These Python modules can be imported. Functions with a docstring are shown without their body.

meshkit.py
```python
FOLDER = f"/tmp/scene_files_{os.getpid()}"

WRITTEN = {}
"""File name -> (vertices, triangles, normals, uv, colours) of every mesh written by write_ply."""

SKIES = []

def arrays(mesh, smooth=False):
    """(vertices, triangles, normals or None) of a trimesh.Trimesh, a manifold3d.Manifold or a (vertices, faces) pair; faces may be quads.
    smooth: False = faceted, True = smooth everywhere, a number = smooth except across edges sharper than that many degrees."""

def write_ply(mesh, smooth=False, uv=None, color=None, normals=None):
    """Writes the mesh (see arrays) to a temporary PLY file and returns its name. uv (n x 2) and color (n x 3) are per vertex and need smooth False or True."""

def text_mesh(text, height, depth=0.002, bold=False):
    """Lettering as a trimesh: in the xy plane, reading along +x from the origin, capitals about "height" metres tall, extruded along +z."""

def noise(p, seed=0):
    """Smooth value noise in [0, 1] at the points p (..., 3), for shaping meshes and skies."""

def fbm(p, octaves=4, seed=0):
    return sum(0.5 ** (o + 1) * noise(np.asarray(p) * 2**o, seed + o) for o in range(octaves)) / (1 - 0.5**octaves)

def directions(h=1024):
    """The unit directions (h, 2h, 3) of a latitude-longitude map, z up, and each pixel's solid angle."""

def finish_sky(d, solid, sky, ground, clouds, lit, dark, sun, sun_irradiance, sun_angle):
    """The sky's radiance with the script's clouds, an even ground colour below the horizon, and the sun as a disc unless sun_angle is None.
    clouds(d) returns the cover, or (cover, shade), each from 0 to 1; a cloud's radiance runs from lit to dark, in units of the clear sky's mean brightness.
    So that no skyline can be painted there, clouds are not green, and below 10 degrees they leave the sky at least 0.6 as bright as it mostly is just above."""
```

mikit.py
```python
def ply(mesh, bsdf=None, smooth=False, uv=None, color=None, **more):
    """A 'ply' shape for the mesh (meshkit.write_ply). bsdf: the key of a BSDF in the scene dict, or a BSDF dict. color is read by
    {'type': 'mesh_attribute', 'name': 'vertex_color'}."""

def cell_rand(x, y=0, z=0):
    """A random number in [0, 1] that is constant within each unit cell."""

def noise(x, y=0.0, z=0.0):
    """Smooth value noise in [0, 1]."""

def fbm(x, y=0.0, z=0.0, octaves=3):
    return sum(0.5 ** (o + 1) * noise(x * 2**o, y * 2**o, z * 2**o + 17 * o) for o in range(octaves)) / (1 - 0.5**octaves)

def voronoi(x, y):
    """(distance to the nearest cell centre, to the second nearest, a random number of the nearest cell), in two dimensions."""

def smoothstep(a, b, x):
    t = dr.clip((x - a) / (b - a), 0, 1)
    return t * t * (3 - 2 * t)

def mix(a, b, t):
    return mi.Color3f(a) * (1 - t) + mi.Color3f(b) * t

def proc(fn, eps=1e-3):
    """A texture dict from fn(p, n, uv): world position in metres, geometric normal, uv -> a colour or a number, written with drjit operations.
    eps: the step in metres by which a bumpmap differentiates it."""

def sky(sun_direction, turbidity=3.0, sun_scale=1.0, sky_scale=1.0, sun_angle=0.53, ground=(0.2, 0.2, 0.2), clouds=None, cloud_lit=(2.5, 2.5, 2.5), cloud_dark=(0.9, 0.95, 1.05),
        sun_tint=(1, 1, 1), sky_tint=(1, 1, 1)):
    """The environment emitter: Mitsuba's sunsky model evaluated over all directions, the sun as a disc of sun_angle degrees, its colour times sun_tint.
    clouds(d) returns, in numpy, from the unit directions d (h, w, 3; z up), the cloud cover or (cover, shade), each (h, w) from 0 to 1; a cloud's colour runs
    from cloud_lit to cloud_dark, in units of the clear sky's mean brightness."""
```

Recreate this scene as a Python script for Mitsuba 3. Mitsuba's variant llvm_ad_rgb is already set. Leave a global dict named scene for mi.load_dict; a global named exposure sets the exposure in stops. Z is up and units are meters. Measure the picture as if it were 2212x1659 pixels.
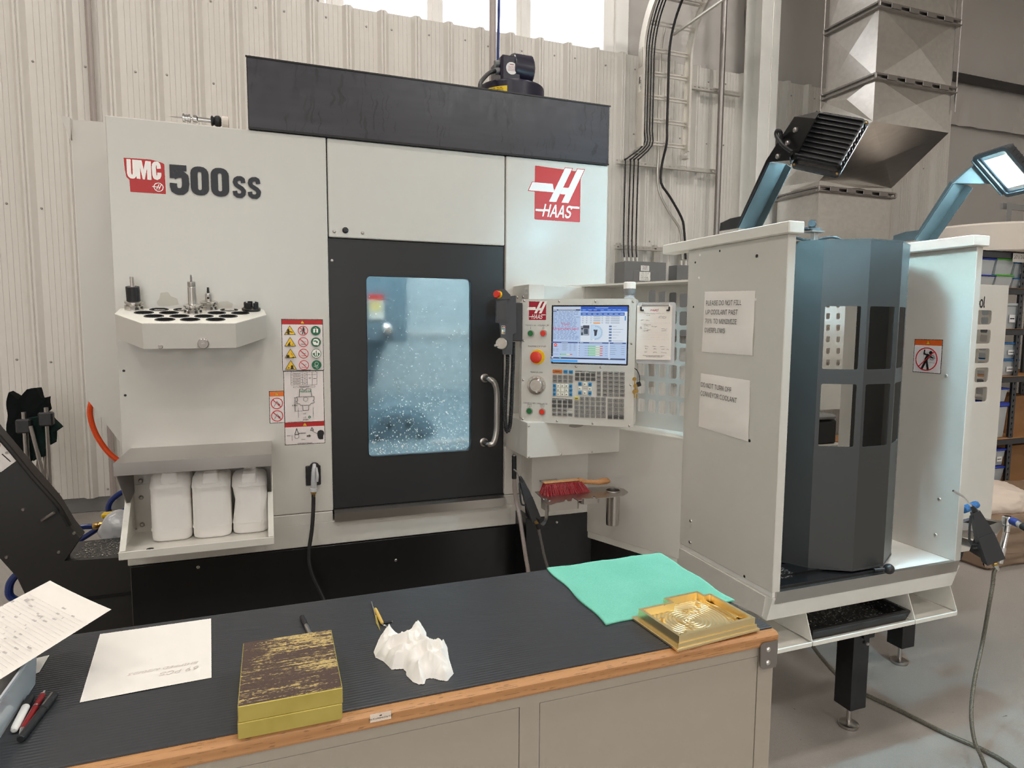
import math, random
import numpy as np, trimesh, mitsuba as mi, mikit, meshkit, drjit as dr
import shapely.geometry as sg
from shapely import affinity
from shapely.ops import unary_union
from trimesh.creation import triangulate_polygon

# ---------------------------------------------------------------- camera, sky, lights, exposure
T = mi.ScalarTransform4f
scene, labels = {}, {}
exposure = -0.12
FOC, CX, CY = 1395.0, 1106.0, 829.5
EYE = np.array([0.0, 0.0, 1.58])
def _rot(yaw, pitch, roll):
    yaw, pitch, roll = np.radians([yaw, pitch, roll])
    f = np.array([math.sin(yaw), math.cos(yaw), 0]); r = np.array([math.cos(yaw), -math.sin(yaw), 0]); u = np.array([0, 0, 1.0])
    f2, u2 = math.cos(pitch) * f - math.sin(pitch) * u, math.sin(pitch) * f + math.cos(pitch) * u
    return np.array([math.cos(roll) * r + math.sin(roll) * u2, -(math.cos(roll) * u2 - math.sin(roll) * r), f2])
CAM = _rot(20.35, 5.37, 0.357)
scene['camera'] = {'type': 'perspective', 'fov': math.degrees(2 * math.atan(1106 / FOC)), 'fov_axis': 'x', 'near_clip': 0.05, 'far_clip': 100.0,
                   'to_world': T().look_at(origin=EYE.tolist(), target=(EYE + CAM[2]).tolist(), up=(-CAM[1]).tolist())}
scene['sky'] = mikit.sky((0.3, 0.5, 0.8), turbidity=4, sun_scale=0.0, sky_scale=12.0, clouds=lambda d: np.ones(d.shape[:2]), cloud_lit=(2.5, 2.45, 2.4))
LAMP_CEILING = (42.0, 40.0, 37.0)      # radiance of the hall's high-bay fittings
LAMP_WORK = (210.0, 390.0, 470.0)         # radiance of the cold LED floodlights on the loading station
LAMP_ENCLOSURE = (46.0, 58.0, 62.0)     # radiance of the LED strips inside the machine

# ---------------------------------------------------------------- helpers
def A(*v): return np.array(v, float)
X_, Y_, Z_ = A(1, 0, 0), A(0, 1, 0), A(0, 0, 1)
def ray(px, py): return CAM.T @ A((px - CX) / FOC, (py - CY) / FOC, 1)
def PX(px, py, x): d = ray(px, py); return EYE + d * (x / d[0])
def PY(px, py, y): d = ray(px, py); return EYE + d * (y / d[1])
def PZ(px, py, z): d = ray(px, py); return EYE + d * ((z - EYE[2]) / d[2])
def PP(px, py, o, n): d = ray(px, py); return EYE + d * (np.dot(np.asarray(o) - EYE, n) / np.dot(d, n))
def unit(v): v = np.asarray(v, float); return v / np.linalg.norm(v)
def S(r, g, b): return [float(((c / 255 + 0.055) / 1.055) ** 2.4 if c > 10 else c / 255 / 12.92) for c in (r, g, b)]
def cat(*m):
    m = [x for y in m for x in (y if isinstance(y, list) else [y])]
    return trimesh.Trimesh(np.vstack([x.vertices for x in m]), np.vstack([x.faces + o for x, o in zip(m, np.cumsum([0] + [len(x.vertices) for x in m[:-1]]))]), process=False)
def hull(p): return trimesh.convex.convex_hull(np.asarray(p, float))
def box(x0, x1, y0, y1, z0, z1, b=0.0):
    (x0, x1), (y0, y1), (z0, z1) = sorted((x0, x1)), sorted((y0, y1)), sorted((z0, z1))
    b = min(b, (x1 - x0) / 2.2, (y1 - y0) / 2.2, (z1 - z0) / 2.2)
    if b <= 0:
        m = trimesh.creation.box(extents=(x1 - x0, y1 - y0, z1 - z0)); m.apply_translation(((x0 + x1) / 2, (y0 + y1) / 2, (z0 + z1) / 2)); return m
    p = []
    for sx, x in ((1, x0), (-1, x1)):
        for sy, y in ((1, y0), (-1, y1)):
            for sz, z in ((1, z0), (-1, z1)):
                p += [(x + sx * b, y + sy * b, z), (x + sx * b, y, z + sz * b), (x, y + sy * b, z + sz * b)]
    return hull(p)
def frame(o, u, v):
    m = np.eye(4); m[:3, 0], m[:3, 1], m[:3, 2], m[:3, 3] = u, v, np.cross(u, v), o
    return m
def obox(o, u, v, w, h, d, b=0.0):
    """A box from o along u (w), v (h) and u x v (d)."""
    m = box(0, w, 0, h, 0, d, b); m.apply_transform(frame(o, u, v)); return m
def axis_frame(p, d):
    d = unit(d); a = np.cross(d, Z_ if abs(d[2]) < 0.9 else X_); a = unit(a)
    return frame(p, a, np.cross(d, a))
def lathe(p, d, prof, n=32, cap=True):
    """Profile [(radius, height)] turned about the axis through p along d."""
    prof = [(max(r, 1e-5), h) for r, h in prof]
    if cap: prof = [(1e-5, prof[0][1])] + prof + [(1e-5, prof[-1][1])]
    a = np.arange(n) * 2 * np.pi / n
    v = np.vstack([np.stack([r * np.cos(a), r * np.sin(a), np.full(n, h)], 1) for r, h in prof])
    i, j = np.meshgrid(np.arange(len(prof) - 1), np.arange(n), indexing='ij'); i, j = i.ravel(), j.ravel(); k = (j + 1) % n
    f = np.vstack([np.stack([i * n + j, i * n + k, (i + 1) * n + k], 1), np.stack([i * n + j, (i + 1) * n + k, (i + 1) * n + j], 1)])
    m = trimesh.Trimesh(v, f, process=False); m.apply_transform(axis_frame(p, d)); return m
def cyl(p0, p1, r, n=20, r1=None, b=0.0):
    p0, p1 = A(*p0), A(*p1); L = np.linalg.norm(p1 - p0); r1 = r if r1 is None else r1
    prof = [(r, 0), (r1, L)] if not b else [(r - b, 0), (r, b), (r1, L - b), (r1 - b, L)]
    return lathe(p0, p1 - p0, prof, n)
def spline(pts, k=8):
    p = np.asarray(pts, float); p = np.vstack([2 * p[0] - p[1], p, 2 * p[-1] - p[-2]]); out = []
    for i in range(1, len(p) - 2):
        for t in np.arange(k) / k:
            out.append(0.5 * (2 * p[i] + (p[i + 1] - p[i - 1]) * t + (2 * p[i - 1] - 5 * p[i] + 4 * p[i + 1] - p[i + 2]) * t * t + (3 * p[i] - p[i - 1] - 3 * p[i + 1] + p[i + 2]) * t ** 3))
    return np.array(out + [p[-2]])
def tube(pts, r, n=10, k=8, rr=None):
    """A round tube along the points (smoothed when k > 0); r may be one radius, or rr gives one per point."""
    p = spline(pts, k) if k else np.asarray(pts, float)
    R = np.full(len(p), r) if rr is None else np.interp(np.linspace(0, 1, len(p)), np.linspace(0, 1, len(rr)), rr)
    t = np.gradient(p, axis=0); t /= np.linalg.norm(t, axis=1, keepdims=True) + 1e-12
    a = np.cross(t[0], Z_ if abs(t[0][2]) < 0.9 else X_); a = unit(a); rings = []; ang = np.arange(n) * 2 * np.pi / n
    for q, tt, rad in zip(p, t, R):
        a = unit(a - tt * np.dot(a, tt)); b = np.cross(tt, a)
        rings.append(q + rad * (np.cos(ang)[:, None] * a + np.sin(ang)[:, None] * b))
    v = np.vstack(rings + [p[:1], p[-1:]]); m = len(p)
    i, j = np.meshgrid(np.arange(m - 1), np.arange(n), indexing='ij'); i, j = i.ravel(), j.ravel(); q = (j + 1) % n
    f = [np.stack([i * n + j, i * n + q, (i + 1) * n + q], 1), np.stack([i * n + j, (i + 1) * n + q, (i + 1) * n + j], 1)]
    j = np.arange(n); q = (j + 1) % n
    f += [np.stack([np.full(n, m * n), q, j], 1), np.stack([np.full(n, m * n + 1), (m - 1) * n + j, (m - 1) * n + q], 1)]
    return trimesh.Trimesh(v, np.vstack(f), process=False)
def geoms(p): return [g for g in getattr(p, 'geoms', [p]) if g.area > 1e-12]
def prism(poly, o, u, v, d):
    """A 2-D outline in the frame (o, u, v), extruded by d along u x v."""
    if not hasattr(poly, 'area'): poly = sg.Polygon(poly)
    out = []
    for g in geoms(poly.buffer(0)):
        m = trimesh.creation.extrude_polygon(g, abs(d), engine='earcut')
        if d < 0: m.apply_translation((0, 0, d))
        m.apply_transform(frame(o, u, v)); out.append(m)
    return cat(out)
def uvs(pts, o, u, v):
    """Pixels of the photograph as coordinates on the plane (o, u, v)."""
    n = np.cross(u, v); return [((q := PP(a, b, o, n) - o) @ u, q @ v) for a, b in pts]
def rrect(x0, y0, x1, y1, r): return sg.box(x0 + r, y0 + r, x1 - r, y1 - r).buffer(r, quad_segs=4)
def pbox(x0, y0, x1, y1, Y, depth, b=0.002):
    """A box whose front, at depth Y, spans the pixels (x0, y0)-(x1, y1)."""
    p, q = PY(x0, (y0 + y1) / 2, Y), PY(x1, (y0 + y1) / 2, Y); a, c = PY((x0 + x1) / 2, y0, Y), PY((x0 + x1) / 2, y1, Y)
    return box(p[0], q[0], Y, Y + depth, c[2], a[2], b)

_n = {}
def number(k):
    i = _n.get(k, 0); _n[k] = i + 1
    return k if i == 0 else f'{k}_{i:03d}'
def thing(k, label, category, group=None, kind=None):
    key = number(k); labels[key] = {'label': label, 'category': category}
    if group: labels[key]['group'] = group
    if kind: labels[key]['kind'] = kind
    return key
def add(parent, part, mesh, mat, smooth=30, label=None, kind=None, color=None, **more):
    key = number(parent + '__' + part)
    scene[key] = mikit.ply(mesh, mat, smooth=smooth, color=color, **more)
    if label or kind: labels[key] = {k: v for k, v in (('label', label), ('kind', kind)) if v}
    return key
def solo(k, label, category, mesh, mat, smooth=30, group=None, kind=None, color=None, **more):
    key = thing(k, label, category, group, kind); scene[key] = mikit.ply(mesh, mat, smooth=smooth, color=color, **more); return key
def struct(k, mesh, mat, smooth=False):
    scene[k] = mikit.ply(mesh, mat, smooth=smooth); labels[k] = {'kind': 'structure'}; return k

class Print:
    """Flat print on a surface: coloured shapes laid over each other, one mesh with vertex colours."""
    def __init__(s, o, u, v, step=0.00025): s.f, s.k, s.step, s.v, s.t, s.c, s.n = frame(o, u, v), 1, step, [], [], [], 0
    def shape(s, poly, c):
        for g in geoms(poly.buffer(0)):
            v, t = triangulate_polygon(g, engine='earcut'); s._put(np.column_stack([v, np.zeros(len(v))]), t, c)
        s.k += 1; return s
    def _put(s, v, t, c):
        v = v.copy(); v[:, 2] = s.k * s.step
        a, b, d = v[t[:, 0]], v[t[:, 1]], v[t[:, 2]]; flip = np.cross(b - a, d - a)[:, 2] < 0
        t = np.where(flip[:, None], t[:, ::-1], t)
        s.v.append(v); s.t.append(t + s.n); s.n += len(v); s.c.append(np.tile(c, (len(v), 1)))
    def poly(s, pts, c): return s.shape(sg.Polygon(pts), c)
    def rect(s, x0, y0, x1, y1, c, r=0.0): return s.shape(rrect(x0, y0, x1, y1, r) if r else sg.box(x0, y0, x1, y1), c)
    def disc(s, x, y, r, c): return s.shape(sg.Point(x, y).buffer(r, quad_segs=8), c)
    def ring(s, x, y, r, w, c): return s.shape(sg.Point(x, y).buffer(r, quad_segs=8).difference(sg.Point(x, y).buffer(r - w, quad_segs=8)), c)
    def line(s, pts, w, c, cap=2): return s.shape(sg.LineString(pts).buffer(w / 2, cap_style=cap, join_style=2), c)
    def text(s, t, x, y, h, c, anchor='l', sx=1.0, bold=False, skew=0.0, fit=None):
        m = meshkit.text_mesh(t, h, 0.002, bold); m = m.submesh([m.face_normals[:, 2] > 0.5], append=True, repair=False)
        v = np.array(m.vertices); w = v[:, 0].max()
        if fit: sx = fit / w
        v[:, 0] = (v[:, 0] + v[:, 1] * skew) * sx; w = v[:, 0].max()
        v[:, 0] += x - {'l': 0, 'c': w / 2, 'r': w}[anchor]; v[:, 1] += y
        s._put(v, np.array(m.faces), c); s.k += 1; return s
    def warp(s, fn): s.v = [fn(v) for v in s.v]; return s
    def mesh(s):
        m = trimesh.Trimesh(np.vstack(s.v), np.vstack(s.t), process=False); m.apply_transform(s.f); return m, np.vstack(s.c)
    def add(s, parent, part, label=None, mat='mat_print'):
        m, c = s.mesh(); return add(parent, part, m, mat, smooth=False, color=c, label=label)

# ---------------------------------------------------------------- materials
def mat(name, c, r=0.5, m=0.0, **k):
    c = c if isinstance(c, dict) else {'type': 'rgb', 'value': [float(x) for x in c]}
    scene['mat_' + name] = {'type': 'twosided', 'bsdf': {'type': 'principled', 'base_color': c, 'roughness': r, 'metallic': m, **({} if 'specular' in k else {'specular': 0.5}), **k}}
n3, fb, ss, mx = mikit.noise, mikit.fbm, mikit.smoothstep, mikit.mix
mat('print', {'type': 'mesh_attribute', 'name': 'vertex_color'}, 0.45)
mat('paint', (0.565, 0.545, 0.505), 0.27)
mat('paint_edge', (0.66, 0.65, 0.60), 0.35)
mat('bench_paint', (0.325, 0.288, 0.238), 0.5)
mat('door', (0.014, 0.0145, 0.0165), 0.42)
mat('drum', (0.034, 0.035, 0.035), 0.34)
mat('black_paint', (0.006, 0.006, 0.0068), 0.25)
mat('conveyor', (0.020, 0.0195, 0.0195), 0.42)
mat('black_plastic', (0.014, 0.014, 0.016), 0.4)
mat('dark_plastic', (0.035, 0.037, 0.042), 0.45)
mat('rubber', (0.009, 0.009, 0.010), 0.5)
mat('steel', (0.50, 0.475, 0.45), 0.29, 1.0)
mat('bright_steel', (0.68, 0.66, 0.63), 0.18, 1.0)
mat('dull_steel', (0.33, 0.31, 0.30), 0.42, 1.0)
mat('chrome', (0.8, 0.8, 0.8), 0.08, 1.0)
mat('zinc', (0.62, 0.60, 0.56), 0.4, 0.85)
mat('brass', (0.95, 0.78, 0.44), 0.3, 1.0)
mat('brass_fitting', (0.55, 0.36, 0.12), 0.3, 1.0)
mat('white_plastic', (0.86, 0.84, 0.81), 0.4)
mat('white_paint', (0.72, 0.71, 0.68), 0.4)
mat('paper', (0.76, 0.715, 0.67), 0.7)
mat('grey_panel', (0.18, 0.18, 0.18), 0.45)
mat('key', (0.21, 0.20, 0.19), 0.45)
mat('key_dark', (0.09, 0.088, 0.085), 0.45)
mat('key_blue', (0.03, 0.20, 0.42), 0.45)
mat('key_white', (0.72, 0.71, 0.62), 0.45)
mat('key_orange', (0.50, 0.13, 0.02), 0.45)
mat('key_yellow', (0.55, 0.46, 0.12), 0.45)
mat('green', (0.01, 0.13, 0.035), 0.35)
mat('red', (0.60, 0.035, 0.02), 0.35)
mat('dark_red', (0.25, 0.010, 0.014), 0.4)
mat('yellow', (0.75, 0.50, 0.01), 0.4)
mat('orange', (0.75, 0.075, 0.01), 0.35)
mat('blue', (0.012, 0.03, 0.16), 0.3)
mat('blue_lid', (0.02, 0.045, 0.33), 0.4)
mat('light_blue_lid', (0.03, 0.14, 0.36), 0.4)
mat('green_lid', (0.08, 0.42, 0.03), 0.4)
mat('tote', (0.42, 0.44, 0.45), 0.3)
mat('card', (0.27, 0.135, 0.055), 0.8)
mat('foam', (0.60, 0.53, 0.47), 0.8)
mat('fabric', (0.006, 0.008, 0.008), 0.9, specular=0.1)
mat('fabric_green', (0.008, 0.018, 0.016), 0.9, specular=0.1)
mat('collector', (0.014, 0.011, 0.026), 0.3)
mat('aluminium', (0.80, 0.77, 0.72), 0.38, 0.7)
mat('inside', (0.58, 0.64, 0.66), 0.35)
mat('inside_dark', (0.16, 0.24, 0.29), 0.35)
mat('bulb', (0.35, 0.30, 0.28), 0.3)
mat('label_metal', (0.55, 0.50, 0.45), 0.35, 0.6)
scene['mat_clear'] = {'type': 'thindielectric', 'int_ior': 1.45}
scene['mat_drops'] = {'type': 'dielectric', 'int_ior': 1.33}
scene['mat_foggy'] = {'type': 'roughdielectric', 'int_ior': 1.12, 'alpha': 0.085, 'distribution': 'ggx'}
scene['mat_bottle'] = {'type': 'twosided', 'bsdf': {'type': 'principled', 'base_color': {'type': 'rgb', 'value': [0.42, 0.45, 0.47]}, 'roughness': 0.2}}
# textured ones
def _floor(p, n, uv):
    a = fb(p.x * 1.3, p.y * 1.3, 0.0, 3); s = n3(p.x * 55, p.y * 55, 3.0); g = n3(p.x * 400, p.y * 400, 1.0)
    c = mx((0.26, 0.24, 0.22), (0.33, 0.305, 0.285), a) * (0.94 + 0.12 * g)
    return c * dr.select(s > 0.985, 0.45, 1.0)
mat('floor', mikit.proc(_floor), 0.3, clearcoat=0.25, clearcoat_gloss=0.9)
def _hood(p, n, uv):
    wob = (fb(p.x * 30, p.z * 30, 5.0, 2) - 0.5) * 0.03
    a = n3((p.x + wob) * 130, p.z * 13, 2.0); b = fb(p.x * 9, p.z * 4, 7.0, 3); w = fb(p.x * 5, p.z * 40, 11.0, 2); s = n3(p.x * 320, p.z * 240, 4.0)
    d = ss(0.70, 0.84, a) * ss(0.42, 0.60, b) + 0.6 * ss(0.80, 0.92, s) * ss(0.35, 0.6, b)
    return mx((0.018, 0.0185, 0.026), (0.028, 0.0285, 0.038), w) * (1 - 0.45 * d)
def _hoodr(p, n, uv):
    return 0.15 + 0.20 * fb(p.x * 45, p.z * 30, 5.0, 3)
mat('hood', mikit.proc(_hood), mikit.proc(_hoodr), specular=0.5, clearcoat=0.5, clearcoat_gloss=0.85)
def _galv(p, n, uv):
    q = p.x * 0.8 + p.y * 0.9
    a = fb(q * 38, p.z * 38, 3.0, 3); b = fb(q * 2.2, p.z * 2.2, 8.0, 2)
    return mx((0.62, 0.61, 0.595), (0.80, 0.785, 0.765), 0.55 * a + 0.45 * b)
mat('galvanised', mikit.proc(_galv), 0.27, 1.0)
def _wood(p, n, uv):
    w = fb(p.x * 3.0, p.y * 60 + p.z * 60, 1.0, 3); r = dr.sin((p.z * 330 + fb(p.x * 2.2, p.y * 10, p.z * 8, 3) * 13)); f = n3(p.x * 55, p.y * 480, p.z * 480)
    blk = mikit.cell_rand(p.x * 1.6 + 3 * mikit.cell_rand(dr.floor(p.z * 55.0 + 0.3), 0, 7), dr.floor(p.z * 55.0 + 0.3), 5)
    return mx((0.31, 0.135, 0.047), (0.52, 0.27, 0.118), 0.40 * w + 0.18 * r + 0.16 * blk + 0.22) * (1 - 0.35 * ss(0.74, 0.88, f))
mat('wood', mikit.proc(_wood), 0.38)
def _mill(p, n, uv):   # saw-cut and heat-stained face of the brass blocks
    a = fb(p.x * 24, p.y * 300, 2.0, 4); b = fb(p.x * 13, p.y * 17, 6.0, 3); c = n3(p.x * 900, p.y * 1200, 3.0); g = fb(p.x * 260, p.y * 420, 9.0, 2)
    t = ss(0.52, 0.69, 0.36 * a + 0.42 * b + 0.26 * g)
    return mx((0.085, 0.052, 0.042), (0.56, 0.41, 0.17), t) * (0.7 + 0.6 * c)
mat('sawn_brass', mikit.proc(_mill), 0.5, 0.25)
def _bar(p, n, uv):
    a = fb(p.x * 26, p.z * 26, p.y * 26, 3)
    return mx((0.42, 0.335, 0.07), (0.56, 0.46, 0.13), a)
mat('brass_bar', mikit.proc(_bar), 0.42, 0.55)
def _towel(p, n, uv):
    a = n3(p.x * 600, p.y * 600, 0.0); b = fb(p.x * 12, p.y * 12, 4.0, 3)
    return mx((0.12, 0.42, 0.315), (0.21, 0.55, 0.44), 0.5 * a + 0.5 * b)
mat('towel', mikit.proc(_towel), 0.95, sheen=0.6, specular=0.1)
mat('liner', (0.635, 0.605, 0.565), 0.40)
mat('insulation', (0.46, 0.435, 0.415), 0.45)
mat('white_cloth', (0.76, 0.735, 0.70), 0.95, sheen=0.3, specular=0.1)
mat('wrap', (0.20, 0.135, 0.09), 0.25, clearcoat=0.8)
mat('film', (0.62, 0.53, 0.46), 0.25)
mat('poly', (0.50, 0.51, 0.53), 0.25)
# ---------------------------------------------------------------- the hall
WY = 6.1                                   # face of the liner panels on the back wall
mat('white_wall', (0.80, 0.78, 0.75), 0.5)
struct('floor', box(-6, 10, -5.5, 6.4, -0.12, 0.0), 'mat_floor')
struct('ceiling', box(-6, 10, -5.5, 6.4, 7.0, 7.1), 'mat_white_paint')
struct('wall_left', box(-6.1, -6, -5.5, 6.4, 0, 7), 'mat_liner')
struct('wall_right', box(10, 10.1, -5.5, 6.4, 0, 7), 'mat_liner')
struct('wall_front', prism(sg.box(-6, 0, 10, 7).difference(sg.box(5.6, 2.0, 6.2, 2.8)).difference(sg.box(2.0, 5.15, 8.0, 6.3)).difference(sg.box(-4.5, 4.9, -1.5, 6.2)).difference(sg.box(-4.2, 0.0, 0.4, 3.8)), A(0, -5.5, 0), X_, Z_, 0.1), 'mat_white_wall')
wx0, wx1, wz0, wz1 = PY(688, 8, WY + 0.1)[0], PY(1322, 108, WY + 0.1)[0], 4.33, 5.75
back = sg.box(-6, 0, 10, 7).difference(sg.box(wx0, wz0, wx1, wz1))
struct('wall_back', prism(back, A(0, WY + 0.22, 0), X_, Z_, 0.1), 'mat_insulation')
# wrinkled vinyl insulation above the liner
def sheet(x0, x1, z0, z1, seed, nx, nz, amp):
    x, z = np.meshgrid(np.linspace(x0, x1, nx), np.linspace(z0, z1, nz)); p = np.stack([x, z, x * 0], -1)
    y = WY + 0.10 - amp * (meshkit.fbm(p * A(1.3, 2.4, 1), 4, seed) - 0.5) - amp * 0.45 * meshkit.noise(p * A(9, 2.5, 1), seed + 9) * np.exp(-(z - z0) / 0.6)
    v = np.stack([x, y, z], -1).reshape(-1, 3); i, j = np.meshgrid(np.arange(nz - 1), np.arange(nx - 1), indexing='ij'); i = (i * nx + j).ravel()
    return trimesh.Trimesh(v, np.vstack([np.stack([i, i + 1, i + nx + 1], 1), np.stack([i, i + nx + 1, i + nx], 1)]), process=False)
for k, (a, b) in enumerate(((-4, wx0 - 0.02), (wx1 + 0.16, 5.05), (5.05, 6.75), (6.75, 8.4), (8.4, 10))):
    add('wall_back', 'insulation_sheet', sheet(a, b, 4.2, 6.9, k, 60, 60, 0.10), 'mat_insulation', smooth=True)
# ribbed liner panels: three high ribs and fine grooves on each
PITCH = 0.3048
def rib_profile():
    pr = []
    for k in range(3):
        o = k * PITCH
        pr += [(o + 0.000, 0), (o + 0.030, 0.046), (o + 0.046, 0.046), (o + 0.048, 0.041), (o + 0.050, 0.046), (o + 0.053, 0.046), (o + 0.055, 0.041), (o + 0.057, 0.046), (o + 0.073, 0.046), (o + 0.103, 0)]
        for g in (0.150, 0.190, 0.230, 0.268):
            pr += [(o + g - 0.0022, 0), (o + g - 0.0006, -0.004), (o + g + 0.0006, -0.004), (o + g + 0.0022, 0)]
    return pr + [(3 * PITCH, 0)]
pr = rib_profile()
liner = sg.Polygon([(x, -y) for x, y in pr] + [(3 * PITCH, 0.014), (0, 0.014)])
X0W = -1.74 - 0.05
rng = random.Random(4)
for k in range(-3, 11):
    x = X0W + 3 * PITCH * k
    top = 4.335 + 0.012 * rng.random()
    m = prism(liner, A(x, WY, 0.128), X_, Y_, top - 0.128)
    add('wall_back', 'liner_panel', m, 'mat_liner', smooth=False)
scr = []
for k in range(-6, 32):
    for z in (0.18, 1.25, 2.45, 3.55, 4.2):
        x = X0W + PITCH * k + 0.13 + 0.12 * ((k * 7) % 3) / 3
        scr.append(lathe((x, WY, z + 0.03 * ((k * 5) % 4) / 4), -Y_, [(0.009, 0), (0.009, 0.003), (0.005, 0.006)], 8))
add('wall_back', 'screw_heads', cat(scr), 'mat_dull_steel', smooth=False, kind='stuff')
struct('trim_1', box(-6, 10, WY + 0.02, WY + 0.2, 0, 0.13, 0.004), 'mat_grey_panel')
# window band
mul = [PY(a, b, WY + 0.1)[0] for a, b in ((724, 10), (940, 40), (1131, 70))]
fr = [box(wx0, wx1, WY + 0.08, WY + 0.2, wz0 - 0.02, wz0 + 0.035, 0.004), box(wx0, wx1, WY + 0.08, WY + 0.2, wz1 - 0.05, wz1, 0.004),
      box(wx0, wx0 + 0.05, WY + 0.08, WY + 0.2, wz0, wz1, 0.004), box(wx1 - 0.12, wx1, WY + 0.06, WY + 0.2, wz0, wz1, 0.004)]
scene['window_1__frame'] = mikit.ply(cat(fr), 'mat_white_plastic', smooth=False); labels['window_1'] = {'kind': 'structure'}
edges = [wx0 + 0.05] + [e for c in mul for e in (c - 0.075, c + 0.075)] + [wx1 - 0.12]
for c in mul:
    add('window_1', 'mullion', cat(box(c - 0.075, c + 0.075, WY + 0.10, WY + 0.19, wz0, wz1, 0.004), box(c - 0.03, c + 0.03, WY + 0.08, WY + 0.12, wz0, wz1, 0.004)), 'mat_white_plastic', smooth=False)
for i in range(4):
    a, b = edges[2 * i], edges[2 * i + 1]
    add('window_1', 'pane', trimesh.Trimesh([(a, WY + 0.15, wz0), (b, WY + 0.15, wz0), (b, WY + 0.15, wz1), (a, WY + 0.15, wz1)], [(0, 1, 2), (0, 2, 3)], process=False), 'mat_clear', smooth=False)
struct('trim_2', box(wx1, wx1 + 0.15, WY + 0.03, WY + 0.2, 4.34, 6.2, 0.004), 'mat_white_plastic')
struct('trim_3', cat(box(7.4, 10, WY - 0.04, WY + 0.05, 4.72, 4.80, 0.003)), 'mat_conveyor')

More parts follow.
